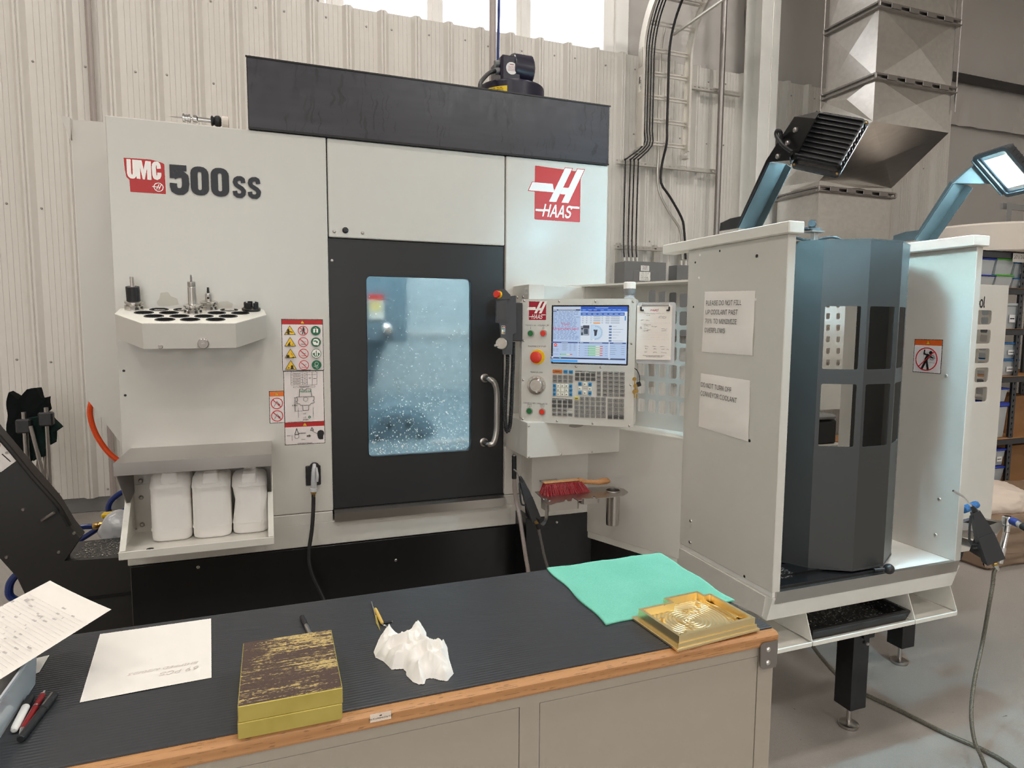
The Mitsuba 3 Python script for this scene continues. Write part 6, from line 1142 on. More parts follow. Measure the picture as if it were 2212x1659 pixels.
# camera-like switch and cables on the drum
q = PY(1760, 500, 1.80)
add(pod, 'switch_bracket', cat(box(q[0] - .05, q[0] + .005, 1.76, 1.80, 1.90, 1.908, .001), box(q[0] - .03, q[0] - .012, 1.77, 1.79, zdt, 1.90, .001)), 'mat_steel'); add(pod, 'switch', cat(cyl((q[0] - .055, 1.76, 1.928), (q[0] - .02, 1.79, 1.93), .012, 14), box(q[0] - .06, q[0] + .0, 1.77, 1.795, 1.908, 1.918, .002)), 'mat_black_plastic')
add(pod, 'cable', tube([(1.585, 1.75, 1.872), (1.65, 1.78, 1.885), (1.70, 1.80, 1.885), (1.80, 1.82, 1.880), (1.88, 1.80, 1.893), (1.95, 1.82, 1.886), (2.02, 1.86, 1.880), (2.15, 1.90, 1.880)], 0.005, 8, 5), 'mat_rubber')
# slanted wing with an alcove towards the milling machine
W0 = A(1.29, MY, 0); W1 = A(SX0 + 0.002, SYB - 0.003, 0); wu = unit(W1 - W0); WL = np.linalg.norm(W1 - W0); wn = np.cross(wu, Z_)
wuv = lambda a, b: uvs([(a, b)], W0, wu, Z_)[0]
zlg = (wuv(1372, 925)[1] + wuv(1468, 954)[1]) / 2; ztp = (wuv(1345, 613)[1] + wuv(1476, 603)[1]) / 2; zwb = (wuv(1300, 1160)[1] + wuv(1440, 1197)[1]) / 2
add(pod, 'wing_panel', obox(W0 + Z_ * zwb - wn * 0.02, wu, Z_, WL, zlg - zwb, 0.02, 0.001), 'mat_paint', smooth=False)
add(pod, 'wing_foot', obox(W0 + Z_ * (zwb - 0.0305) - wn * 0.02, wu, Z_, WL, 0.03, 0.016, 0.001), 'mat_paint_edge', smooth=False)
add(pod, 'wing_base', obox(W0 - wn * 0.12, wu, Z_, WL + 0.05, zwb - 0.032, 0.10, 0.001), 'mat_black_paint', smooth=False)
dep = 0.13
add(pod, 'alcove_ledge', obox(W0 + Z_ * (zlg - 0.002) - wn * dep, wu, Z_, WL, 0.004, dep + 0.002), 'mat_paint_edge', smooth=False)
add(pod, 'alcove_rim', obox(W0 + Z_ * (ztp - 0.008) - wn * (dep + .02), wu, Z_, WL, 0.008, dep + 0.026), 'mat_paint_edge', smooth=False)
add(pod, 'alcove_side', obox(W0 + wu * 0.10 + Z_ * zlg - wn * dep, wu, Z_, 0.003, ztp - zlg - 0.008, dep), 'mat_paint', smooth=False)
wb = W0 - wn * dep
hol = sg.box(0, zlg, WL + 0.1, ztp - 0.008)
for i in range(-3, 6):
    for j in range(-1, 7):
        a, b = 1408 + 22.6 * i, 838 - 39.2 * j + 2.3 * i; (u, v) = uvs([(a, b)], wb, wu, Z_)[0]
        if 0.05 < u < WL + 0.06 and b > 640 and zlg + .03 < v < ztp - .04: hol = hol.difference(rrect(u - .019, v - .029, u + .019, v + .029, .009))
add(pod, 'perforated_plate', prism(hol, wb - wn * 0.003, wu, Z_, 0.003), 'mat_paint', smooth=False)
# warning sticker on the right panel
sp_ = A(2.4075, 0, 0); (a, b), (c, d) = uvs([(1972.5, 804), (2036, 735)], sp_, -Y_, Z_); b = (uvs([(1972, 803), (2034, 806)], sp_, -Y_, Z_)); b = (b[0][1] + b[1][1]) / 2
P = Print(sp_ - Y_ * a + Z_ * b, -Y_, Z_, .0003); w_, h_ = c - a, d - b
P.rect(-.002, -.002, w_ + .002, h_ + .002, BLK).rect(0, 0, w_, h_, S(225, 222, 225)).rect(0, h_ * .83, w_, h_, S(205, 90, 30)); bang(P, w_ * .5, h_ * .905, h_ * .07)
cxx, cyy2, rr = w_ * .5, h_ * .41, h_ * .36
for y in (.3, .45, .6): P.rect(cxx - rr * .2, h_ * y, cxx + rr * .85, h_ * y + .0012, S(140, 140, 145))
P.rect(cxx - rr * .3, h_ * .2, cxx - rr * .28, h_ * .7, S(140, 140, 145)).disc(cxx + rr * .33, cyy2 + rr * .55, rr * .16, BLK).line([(cxx - rr * .08, cyy2 - rr * .1), (cxx + rr * .16, cyy2 + rr * .42)], rr * .30, BLK).line([(cxx - .05 * rr, cyy2 - .1 * rr), (cxx - rr * .42, cyy2 - rr * .9)], rr * .18, BLK).line([(cxx, cyy2 - .1 * rr), (cxx + rr * .18, cyy2 - rr * .9)], rr * .18, BLK).line([(cxx + .1 * rr, cyy2 + .35 * rr), (cxx - rr * .25, cyy2 + rr * .45), (cxx - rr * .2, cyy2 + rr * .8)], rr * .12, BLK).line([(cxx + .2 * rr, cyy2 + .3 * rr), (cxx + rr * .6, cyy2 + rr * .1)], rr * .12, BLK).ring(cxx + rr * .5, cyy2 + rr * .15, rr * .22, rr * .05, S(100, 100, 105))
P.ring(cxx, cyy2, rr, rr * .09, S(190, 30, 40)).line([(cxx - rr * .68, cyy2 - rr * .68), (cxx + rr * .68, cyy2 + rr * .68)], rr * .08, S(190, 30, 40), 2); P.add(pod, 'warning_label', 'white sticker with an orange header and a crossed-out figure')

# paper signs in plastic sleeves on the left panel
def sign(px4, lines, label, hgt, first, step, x0=.14):
    o = A(SX0 - 0.001, 0, 0); q = uvs(px4, o, -Y_, Z_); xa, xb = (q[0][0] + q[3][0]) / 2, (q[1][0] + q[2][0]) / 2
    t = thing('paper_sign', label, 'sign'); nx, ny = 24, 18; v = []
    for j in range(ny + 1):
        for i in range(nx + 1):
            s_, r_ = i / nx, j / ny; p = np.array(q[3]) * (1 - s_) * (1 - r_) + np.array(q[2]) * s_ * (1 - r_) + np.array(q[0]) * (1 - s_) * r_ + np.array(q[1]) * s_ * r_
            e = min(s_, 1 - s_, r_, 1 - r_); bul = 0.004 * math.sin(math.pi * s_) ** .5 * math.sin(math.pi * r_) ** .5 + 0.0035 * (meshkit.noise(A(p[0] * 22, p[1] * 22, hgt * 100)) - .3) * (1 if r_ < .5 else .4)
            v.append((p[0], p[1], max(bul, 0) + .0003))
    f = [(j * (nx + 1) + i, j * (nx + 1) + i + 1, (j + 1) * (nx + 1) + i + 1) for j in range(ny) for i in range(nx)] + [(j * (nx + 1) + i, (j + 1) * (nx + 1) + i + 1, (j + 1) * (nx + 1) + i) for j in range(ny) for i in range(nx)]
    m = trimesh.Trimesh(v, f, process=False); m.apply_transform(frame(o, -Y_, Z_)); add(t, 'sheet', m, 'mat_sleeve', smooth=True)
    P = Print(o, -Y_, Z_, .0001); P.k = 66; w_ = xb - xa; top = np.array(q[0]); dirx = (np.array(q[1]) - q[0] + (np.array(q[2]) - q[3])) / 2; dirx /= np.linalg.norm(dirx)
    for i, s in enumerate(lines): P.text(s, x0 * w_, -first - i * step, hgt, S(48, 46, 46), sx=.80)
    for vv in P.v:
        x, y = vv[:, 0].copy(), vv[:, 1].copy(); r_ = -y / (q[0][1] - q[3][1]); left = q[0][0] * (1 - r_) + q[3][0] * r_
        vv[:, 0] = left + x; vv[:, 1] = top[1] + y + dirx[1] / dirx[0] * x; vv[:, 2] = .0085
    P.add(t, 'lettering'); return t
mat('sleeve', (0.80, 0.76, 0.72), 0.22, clearcoat=0.5)
sign(((1523, 630), (1632, 628), (1626, 768), (1516, 760)), ('PLEASE DO NOT FILL', 'UP COOLANT PAST', '70% TO MINIMIZE', 'OVERFLOWS'), 'upper paper sign on the loading station: please do not fill up coolant past 70%', .0175, .052, .0335, .07)
sign(((1514, 806), (1621, 822), (1617, 954), (1509, 921)), ('DO NOT TURN OFF', 'CONVEYOR COOLANT'), 'lower paper sign on the loading station: do not turn off conveyor coolant', .0175, .050, .033, .05)

# pan of swarf in the middle pocket
t = thing('chip_pan', 'black drip pan with shiny chips in the middle pocket under the loading station', 'pan')
a, b = div[0] + .012, div[1] - .012; y0_, y1_ = yl + .012, yl + .27
o_ = [(a + .01, y0_ + .01), (b - .01, y0_ + .01), (b - .01, y1_), (a + .01, y1_)]
def loft(r0, z0, r1, z1): v = [(x, y, z0) for x, y in r0] + [(x, y, z1) for x, y in r1]; f = [(i, (i + 1) % 4, 4 + (i + 1) % 4) for i in range(4)] + [(i, 4 + (i + 1) % 4, 4 + i) for i in range(4)]; return trimesh.Trimesh(v, f, process=False)
R1 = [(a, y0_), (b, y0_), (b, y1_ + .01), (a, y1_ + .01)]; R2 = [(a + .012, y0_ + .01), (b - .012, y0_ + .01), (b - .012, y1_ - .002), (a + .012, y1_ - .002)]; R3 = [(a + .05, y0_ + .05), (b - .05, y0_ + .05), (b - .05, y1_ - .04), (a + .05, y1_ - .04)]
zp = zl2 - 0.006
pan = cat(loft(o_, zp, R1, zp + .032), loft(R1, zp + .032, R1, zp + .040), loft(R2, zp + .040, R1, zp + .040), loft(R3, zp + .008, R2, zp + .040), trimesh.Trimesh([(x, y, zp + .008) for x, y in R3], [(0, 1, 2), (0, 2, 3)], process=False), trimesh.Trimesh([(x, y, zp) for x, y in o_], [(0, 1, 2), (0, 2, 3)], process=False))
add(t, 'pan', pan, 'mat_black_paint', smooth=False)
rng = np.random.default_rng(21); ch_ = []
def chips(n, x0, x1, y0, y1, zfn, s0=.0007, s1=.0022):
    out = []
    for _ in range(n):
        x, y = rng.uniform(x0, x1), rng.uniform(y0, y1); s_ = rng.uniform(s0, s1); m = trimesh.creation.icosahedron(); m.apply_scale((s_ * rng.uniform(1, 2.2), s_ * .5, s_ * .35)); m.apply_transform(trimesh.transformations.rotation_matrix(rng.uniform(0, 6.3), Z_)); m.apply_translation((x, y, zfn(x, y) + s_ * .25)); out.append(m)
    return out
solo('metal_chips', 'shiny chips in the black drip pan under the loading station', 'metal chips', cat(chips(520, a + .06, b - .02, y0_ + .03, y0_ + .16, lambda x, y: zp + .009 + max(0, .05 - (y - y0_)) * .8 + max(0, x - b + .05) * .84)), 'mat_bright_steel', smooth=False, kind='stuff')
solo('metal_chips', 'glittering chips on the dark base beside the drum of the loading station', 'metal chips', cat(chips(420, 1.605, 1.70, 1.71, 1.86, lambda x, y: zf + (.0205 if 1.72 < y < 1.80 and x > 1.62 else .0125))), 'mat_bright_steel', smooth=False, kind='stuff')

# arm lights
def arm(dx, label):
    t = thing('arm_light', label, 'work light'); x = SX0 + dx
    w = [(PX(a, b, SX0)[1], max(PX(a, b, SX0)[2], 1.9065)) for a, b in ((1554, 499), (1556, 482), (1577, 472), (1600, 467), (1655, 346), (1716, 252), (1760, 256), (1716, 345), (1660, 350), (1592, 493))]
    wp = w if not dx else w[:5] + w[8:]
    add(t, 'arm_plate', prism(wp, A(x, 0, 0), Y_, Z_, 0.004), 'mat_drum' if dx else 'mat_black_paint', smooth=False)
    p0, p1 = A(0, *w[9]), A(0, *w[8]); d = unit(p1 - p0); nn = np.cross(X_, d)
    add(t, 'arm_channel', cat(obox(A(x + .004, p0[1], p0[2] + .001), X_, d, .068, np.linalg.norm(p1 - p0), .003), obox(A(x + .070, p0[1], p0[2] + .002) + nn * .003, d, nn, np.linalg.norm(p1 - p0), .03, .003)), 'mat_drum', smooth=False)
    add(t, 'rivet', cat(*[lathe(A(x + .04, *(p0 + d * k)[1:]) - nn * .0, -nn if nn[2] > 0 else nn, [(.005, 0), (.004, .002)], 10) for k in (.05, np.linalg.norm(p1 - p0) * .85)]), 'mat_zinc')
    q = A(x, *w[5]); 
    return t, w
def flood(t, c, u, v, back, W, H, tilt_label=None):
    """Floodlight: c is the centre of the bezel, u across the fins, v along them stacked, back points away from the light."""
    fr = lambda a, b, d: c + u * a + v * b + back * d
    bez_ = rrect(-W / 2, -H / 2, W / 2, H / 2, .012)
    add(t, 'bezel', prism(bez_.difference(rrect(-W / 2 + .012, -H / 2 + .014, W / 2 - .012, H / 2 - .014, .008)), fr(0, 0, 0), u, v, .010) if np.dot(np.cross(u, v), back) > 0 else prism(bez_.difference(rrect(-W / 2 + .012, -H / 2 + .014, W / 2 - .012, H / 2 - .014, .008)), fr(0, 0, 0), u, v, -.010), 'mat_black_plastic', smooth=False)
    sgn = 1 if np.dot(np.cross(u, v), back) > 0 else -1
    add(t, 'body', prism(rrect(-W / 2 + .006, -H / 2 + .02, W / 2 - .006, H / 2 - .012, .012), fr(0, 0, .0101), u, v, sgn * .022), 'mat_black_plastic', smooth=False)
    for k in range(10):
        b = -H / 2 + .028 + (H - .05) * k / 9; pr_ = [(-W / 2 + .004, 0), (W / 2 - .002, 0), (W / 2 - .002, .012), (W / 2 - .014, .030), (-W / 2 + .004, .030)]
        add(t, 'cooling_fin', prism(pr_, fr(0, b, .0101), u, back, .003), 'mat_black_plastic', smooth=False)
    add(t, 'corner_screw', cat(*[lathe(fr(a * (W / 2 - .008), b * (H / 2 - .008), .010), back, [(.0045, 0), (.003, .003)], 8) for a in (-1, 1) for b in (-1, 1)]), 'mat_brass_fitting')
    add(t, 'reflector', prism(rrect(-W / 2 + .012, -H / 2 + .014, W / 2 - .012, H / 2 - .014, .008), fr(0, 0, .0095), u, v, sgn * .0005), 'mat_chrome', smooth=False)
    q = [fr(a * (W / 2 - .026), b * (H / 2 - .034), .008) for a, b in ((-1, -1), (1, -1), (1, 1), (-1, 1))]
    m = trimesh.Trimesh(q, [(0, 1, 2), (0, 2, 3)], process=False)
    if np.dot(m.face_normals[0], back) > 0: m.invert()
    add(t, 'led_panel', m, 'mat_white_plastic', smooth=False, emitter={'type': 'area', 'radiance': {'type': 'rgb', 'value': list(LAMP_WORK)}})
    return fr
t, w = arm(0, 'black arm light showing its finned back, on the left lid of the loading station')
u, v, bk = unit(A(.49, -.80, -.34)), unit(A(.53, -.04, .85)), unit(A(-.70, -.59, .40)); v = unit(v - u * np.dot(u, v)); bk = np.cross(u, v) * (1 if np.dot(np.cross(u, v), bk) > 0 else -1)
cl1 = A(1.655, 1.650, 2.245) + u * .074 - v * .1015
fr = flood(t, cl1, u, v, bk, .148, .203)
e_ = fr(-.074, .06, .012); add(t, 'yoke', cat(obox(fr(-.080, -.085, -.004), v, bk, .175, .035, -.004) if np.dot(np.cross(v, bk), u) > 0 else obox(fr(-.080, -.085, -.004), v, bk, .175, .035, .004)), 'mat_black_paint', smooth=False)
add(t, 'yoke_arm', cat(hull([fr(-.074, .095, .02), fr(-.074, .095, .026), fr(-.074, -.08, .02), fr(-.074, -.08, .026), A(SX0 + .002, *w[5]), A(SX0 + .002, w[6][0], w[6][1]), A(SX0 + .006, *w[5]), A(SX0 + .002, *w[7])])), 'mat_black_paint', smooth=False)
add(t, 'power_lead', tube([PX(1710, 328, SX0 - .01), PX(1690, 313, SX0 - .03), PX(1677, 292, SX0 - .03), PX(1679, 282, SX0 - .03), PX(1686, 285, SX0 - .02), PX(1688, 300, SX0 - .004)], .006, 8, 6), 'mat_rubber')
add(t, 'bolt', cat(*[lathe(PX(a, b, SX0), -X_, [(.009, 0), (.008, .005), (.004, .008)], 8) for a, b in ((1702, 309), (1681, 338), (1719, 281))]), 'mat_steel')
t, w = arm(0.86, 'arm light glowing cold blue-white on the right lid of the loading station')
bk = unit(A(.66, -.20, .72)); u = unit(A(-.29, -1, 0)); u = unit(u - bk * np.dot(u, bk)); v = np.cross(bk, u); v = v if v[2] > 0 else -v
cl2 = PY(2172, 374, 1.60)
fr = flood(t, cl2, u, v, bk, .148, .203)
add(t, 'yoke', obox(fr(-.0805, -.085, -.006), v, bk, .175, .040, .004 if np.dot(np.cross(v, bk), u) > 0 else -.004), 'mat_drum', smooth=False)
add(t, 'yoke_arm', cat(hull([fr(-.079, .07, .02), fr(-.079, -.05, .02), fr(-.083, .07, .03), fr(-.083, -.05, .03), A(SX0 + .862, *w[4]), A(SX0 + .862, *w[8]), A(SX0 + .90, *w[4]), A(SX0 + .90, *w[8])])), 'mat_drum', smooth=False)

# ---------------------------------------------------------------- pallet pool behind the station
PYF = 2.2
t = pool = thing('pallet_pool', 'beige pallet pool cabinet with slotted windows, right of the loading station', 'cabinet')
x0, x1 = 2.46, PY(2156, 850, PYF)[0] + .02; zt3 = PY(2140, 615, PYF)[2]; zb3 = PY(2080, 1176, PYF)[2]
fz = sg.box(x0, zb3, x1, zt3)
(sx, sz) = (0, 0); slots = []
for y0, y1 in ((670, 701), (712, 742), (753, 784), (794, 825), (836, 867)):
    a, b = PY(2119, y0, PYF), PY(2141 - (y0 - 670) * .06, y1, PYF); s_ = rrect(a[0] - .04, b[2], b[0], a[2], .012); fz = fz.difference(s_)
add(t, 'front_panel', prism(fz, A(0, PYF + .004, 0), X_, Z_, .004), 'mat_paint', smooth=False)
side = sg.box(PYF + .004, zb3, 2.9, zt3)
for i in range(11):
    for j in range(19): side = side.difference(rrect(PYF + .03 + .056 * i, zt3 - .10 - .046 * j, PYF + .068 + .056 * i, zt3 - .066 - .046 * j, .006))
add(t, 'cabinet_body', cat(prism(side, A(x1 - .004, 0, 0), Y_, Z_, .004), box(x0, x1, PYF + .004, 2.32, zt3 - .004, zt3), box(x0, x1, PYF + .02, 2.9, zb3 - .05, zb3 - .001)), 'mat_paint', smooth=False)
inner = sg.box(0, 0, .5, zt3 - zb3 - .02)
for i in range(10):
    for j in range(24): inner = inner.difference(rrect(.02 + .045 * i, .02 + .045 * j, .05 + .045 * i, .052 + .045 * j, .008))
add(t, 'perforated_plate', REAR, 'mat_white_paint', smooth=False)
add(t, 'inner_plate', prism(inner, A(x0 + .55, PYF + .08, zb3 + .01), unit(A(.80, .60, 0)), Z_, .003), 'mat_white_paint', smooth=False)
P = Print(A(PY(2118, 664, PYF - .001)[0], PYF - .001, PY(2118, 664, PYF - .001)[2]), X_, Z_); wpx = PY(2127, 655, PYF)[0] - PY(2103, 655, PYF)[0]
P.text('Pallet Pool', PY(2127.5, 655, PYF)[0] - P.f[0, 3], 0, .052, INK, anchor='r', bold=True, sx=.62); P.add(t, 'lettering')
solo('black_cable', 'black cable curling below the pallet pool cabinet', 'cable', tube([(3.05, 2.3, zb3 - .06), (3.12, 2.26, .40), (3.2, 2.24, .365), (3.30, 2.24, .38), (3.36, 2.27, .46), (3.36, 2.32, zb3 - .06)], .014, 10, 6), 'mat_rubber')
# second caddy, tools and air gun on the outside of the right panel
zc2 = 0.80; cc = lambda a, b: PZ(1980 + a / 5.185, 980 + b / 5.185, zc2)
t = thing('tool_caddy', 'stainless caddy tray with a rectangular bin on the right side of the loading station', 'caddy')
a_, b_, c_, d_ = cc(470, 775), cc(640, 705), cc(985, 770), cc(900, 900)
hole = sg.Polygon([tuple(cc(*p)[:2]) for p in ((500, 770), (655, 715), (925, 770), (800, 815))]).buffer(-.004)
pl2 = sg.Polygon([(2.442, a_[1]), tuple(b_[:2]), tuple(cc(1000, 760)[:2]), tuple(d_[:2]), tuple(cc(700, 850)[:2]), (2.442, cc(480, 810)[1])]).convex_hull
add(t, 'plate', prism(pl2.difference(hole), A(0, 0, zc2 - .003), X_, Y_, .003), 'mat_steel', smooth=False)
add(t, 'bin', cat(prism(hole.buffer(.002).difference(hole), A(0, 0, zc2 - .06), X_, Y_, .057), prism(hole, A(0, 0, zc2 - .06), X_, Y_, .002)), 'mat_steel', smooth=False)
solo('screwdriver', 'blue ribbed handle lying across the caddy on the right of the loading station', 'screwdriver', cat(*[lathe(cc(520, 680) + Z_ * .02, cc(750, 610) - cc(520, 680) + Z_ * .01, [(.012, k * .014), (.016, k * .014 + .003), (.016, k * .014 + .010), (.012, k * .014 + .0139)], 14) for k in range(8)]), 'mat_light_blue_lid')
t = thing('ratchet', 'chrome ratchet with a blue handle resting on the wrapped bale near the right edge', 'ratchet')
q = [PZ(1980 + a / 5.185, 980 + b / 5.185, zc2 + .05) for a, b in ((1015, 740), (1060, 750), (1140, 785), (1190, 815), (1260, 850))]
add(t, 'head', cat(lathe(q[0] - Z_ * .02, Z_, [(.014, 0), (.017, .005), (.017, .03), (.012, .034)], 16), lathe(q[0] - Z_ * .045, Z_, [(.011, 0), (.011, .026)], 12)), 'mat_chrome')
add(t, 'grip', cyl(q[1], q[2], .0145, 14, b=.003), 'mat_blue'); add(t, 'collar', cyl(q[2], q[3], .012, 14), 'mat_chrome'); add(t, 'handle', cyl(q[3], q[4], .013, 14), 'mat_rubber')
G7 = lambda a, b, y=1.56: PY(1980 + a / 5.185, 980 + b / 5.185, y)
t = thing('air_gun', 'larger black air gun hanging at the right side of the loading station', 'air gun')
airgun(t, G7(408, 415), G7(522, 483), G7(625, 600), G7(655, 645), None, G7(862, 1195), unit(A(-.5, -.86, 0)), [G7(868, 1330), G7(850, 1480), G7(815, 1680), PY(2122, 1390, 1.60), PY(2105, 1470, 1.55), PY(2098, 1540, 1.50), PY(2105, 1600, 1.47), PY(2122, 1640, 1.45), PY(2150, 1720, 1.42)], 'mat_hose', sc=1.55)
mat('hose', mikit.proc(lambda p, n, uv: mx((.07, .066, .052), (.22, .205, .17), n3(p.x * 400, p.y * 400, p.z * 400))), .45, .4)
add(t, 'holster', hull([G7(a, b, 1.575 + d) for a, b in ((650, 930), (715, 895), (790, 960), (800, 1190), (760, 1195), (590, 1090)) for d in (0.03, 0.045)]), 'mat_black_plastic', smooth=20)
add(t, 'holster_bolt', cat(*[lathe(G7(a, b, 1.60), unit(A(-.5, -.86, 0)), [(.006, 0), (.004, .004)], 8) for a, b in ((735, 1045), (718, 1085))]), 'mat_steel')
add(t, 'holster_arm', cat(box(2.441, 2.52, 1.60, 1.70, G7(700, 1120)[2], G7(700, 1120)[2] + .004), box(2.441, 2.445, 1.66, 1.72, G7(700, 1120)[2], G7(700, 1120)[2] + .05)), 'mat_steel', smooth=False)
solo('pry_tool', 'slim chrome pry tool hanging behind the large air gun', 'tool', cat(cyl(G7(1002, 880, 1.66), G7(965, 1050, 1.66), .010, 12), cyl(G7(965, 1050, 1.66), G7(930, 1225, 1.66), .012, 12)), 'mat_chrome')
solo('floor_hose', 'braided hose lying across the floor under the loading station', 'hose', tube([PZ(1748, 1385, .25), PZ(1770, 1415, .15), PZ(1800, 1450, .06), PZ(1838, 1486, .008), PZ(1880, 1505, .008), PZ(1950, 1538, .008), PZ(2040, 1583, .008), PZ(2120, 1618, .008), PZ(2180, 1652, .008), PZ(2240, 1700, .008)], .0085, 10, 6), 'mat_hose')

# ---------------------------------------------------------------- right background
bale = thing('wrapped_bale', 'brown cartons wrapped in stretch film on the floor at the right edge', 'bale')
bx0, by0_ = PY(2128, 1180, 2.75)[0], 2.72
m = box(bx0, bx0 + 1.5, by0_, by0_ + .7, .0, .34, .02).subdivide_to_size(.07, max_iter=8); v = m.vertices; m.vertices = v + np.column_stack([meshkit.fbm(v * 7, 3, 3) - .5, meshkit.fbm(v * A(4, 4, 22), 3, 5) - .5, (meshkit.fbm(v * 6, 3, 9) - .5) * (v[:, 2] > .1)]) * .05; m.vertices[:, 2] = np.maximum(m.vertices[:, 2], 0.001)
add(bale, 'cartons', m, 'mat_wrap', smooth=25)
m = trimesh.creation.icosphere(subdivisions=4); m.apply_scale((.42, .3, .13)); v = m.vertices; m.vertices = v * (1 + .35 * (meshkit.fbm(v * 9, 4, 4) - .5))[:, None]; m.apply_translation((bx0 + .35, by0_ + .35, .37)); add(bale, 'stretch_film', m, 'mat_film', smooth=True, label='crumpled clear film')
# shelving with storage boxes
YS = 3.7
sh = thing('shelving_unit', 'dark steel shelving unit full of clear storage boxes at the right edge', 'shelving')
ux = PY(2186, 800, YS)[0]
for px_, d_ in ((2189, 0), (2208, .25)):
    q = PY(px_, 800, YS + d_); hol = sg.box(0, 0, .055, 2.3)
    for k in range(44): hol = hol.difference(sg.Polygon([(.018, .05 + .05 * k), (.036, .05 + .05 * k), (.032, .03 + .05 * k), (.022, .03 + .05 * k)]))
    add(sh, 'upright', cat(prism(hol, A(q[0], YS + d_, .0), X_, Z_, .003), box(q[0] + .052, q[0] + .055, YS + d_, YS + d_ + .05, 0, 2.3)), 'mat_dark_plastic', smooth=False)
zsv = [PY(2190, b, YS)[2] for b in (545, 622, 710, 812, 945, 1080)]
for k, z in enumerate(zsv):
    add(sh, 'beam', box(4.4, 9.4, YS - .01, YS + .03, z - .055, z - .004, .002), 'mat_dark_plastic', smooth=False); add(sh, 'shelf_board', box(4.4, 9.4, YS - .02, YS + (.6 if k else 1.3), z - .004, z, .001), 'mat_card' if k else 'mat_black_plastic', smooth=False)
add(sh, 'brace', obox(PY(2156, 880, YS + .28), unit(PY(2196, 990, YS + .28) - PY(2156, 880, YS + .28)), Y_, .75, .02, .05), 'mat_dark_plastic', smooth=False)
q = PY(2180, 460, YS + .3); add(sh, 'grey_post', cat(box(q[0] - .03, q[0] + .03, YS + .3, YS + .304, zsv[0], PY(2180, 437, YS + .3)[2]), box(q[0] - .03, 7.0, YS + .34, YS + .36, PY(2180, 437, YS + .3)[2] - .05, PY(2180, 437, YS + .3)[2])), 'mat_grey_panel', smooth=False)
def tote(x0, y0, x1, y1, Y, lid, label, depth=.4, tag=True, dark=False):
    a, b = PY(x0, (y0 + y1) / 2, Y), PY(x1, (y0 + y1) / 2, Y); zt_, zb_ = PY((x0 + x1) / 2, y0, Y)[2], PY((x0 + x1) / 2, y1, Y)[2]; t = thing('storage_box', label, 'storage box')
    h = zt_ - zb_; w = b[0] - a[0]; r0 = [(a[0] + .03 * w, Y + .02), (b[0] - .03 * w, Y + .02), (b[0] - .03 * w, Y + depth - .02), (a[0] + .03 * w, Y + depth - .02)]; r1 = [(a[0], Y), (b[0], Y), (b[0], Y + depth), (a[0], Y + depth)]
    add(t, 'tub', hull([(x, y, zb_) for x, y in r0] + [(x, y, zt_ - .12 * h) for x, y in r1]), 'mat_tote', smooth=False)
    add(t, 'lid', box(a[0] - .012, b[0] + .012, Y - .012, Y + depth, zt_ - .115 * h, zt_, .006), lid)
    if tag: P = Print(A(a[0] + .3 * w, Y - .0005, zb_ + .25 * h), X_, Z_, .0006); P.rect(0, .0, .45 * w, .3 * h, S(222, 222, 222)).rect(.05 * w, .12 * h, .38 * w, .17 * h, S(70, 70, 75)); P.add(t, 'label')
YB = YS + .02
tote(2118, 557, 2149, 593, YB, 'mat_blue_lid', 'upper blue lidded storage box just right of the loading station', tag=False)
tote(2118, 594, 2148, 621, YB, 'mat_blue_lid', 'lower blue lidded storage box just right of the loading station', tag=False)
tote(2154, 558, 2190, 593, YB, 'mat_green_lid', 'upper green-lidded clear storage box on the shelving', tag=False)
tote(2152, 594, 2187, 622, YB, 'mat_green_lid', 'lower green-lidded clear storage box on the shelving', tag=False)
tote(2193, 566, 2225, 600, YB, 'mat_light_blue_lid', 'clear box with a light blue lid right of the green-lidded boxes')
tote(2190, 601, 2225, 622, YB, 'mat_light_blue_lid', 'flat clear box with a white label right of the lower green lid')
tote(2172, 655, 2200, 710, YB, 'mat_tote', 'clear box with white label beside the pallet pool lettering')
tote(2168, 740, 2200, 775, YB, 'mat_light_blue_lid', 'upper light-blue-lidded box behind the pallet pool cabinet')
tote(2164, 776, 2198, 811, YB, 'mat_light_blue_lid', 'lower light-blue-lidded box behind the pallet pool cabinet')
tote(2158, 838, 2176, 868, YB, 'mat_blue_lid', 'upper blue-lidded box of the pair above the diagonal brace', tag=False)
tote(2155, 870, 2174, 945, YB, 'mat_blue_lid', 'tall blue-lidded box of the pair behind the diagonal brace', tag=False)
tote(2146, 970, 2170, 1006, YB, 'mat_blue_lid', 'upper blue-lidded box on the bottom shelf, with a white tag')
tote(2146, 1008, 2168, 1040, YB, 'mat_blue_lid', 'middle blue-lidded box on the bottom shelf', tag=False)
tote(2143, 1042, 2166, 1080, YB, 'mat_blue_lid', 'lowest blue-lidded box on the bottom shelf', tag=False)
solo('cardboard_box', 'brown cardboard box on the shelving behind the upright', 'box', pbox(2176, 855, 2240, 944, YB + .15, .3), 'mat_card')
solo('cardboard_box', 'large brown cardboard box at the lower right edge beside the shelving upright', 'box', pbox(2178, 960, 2250, 1079, YB + .15, .3), 'mat_card')
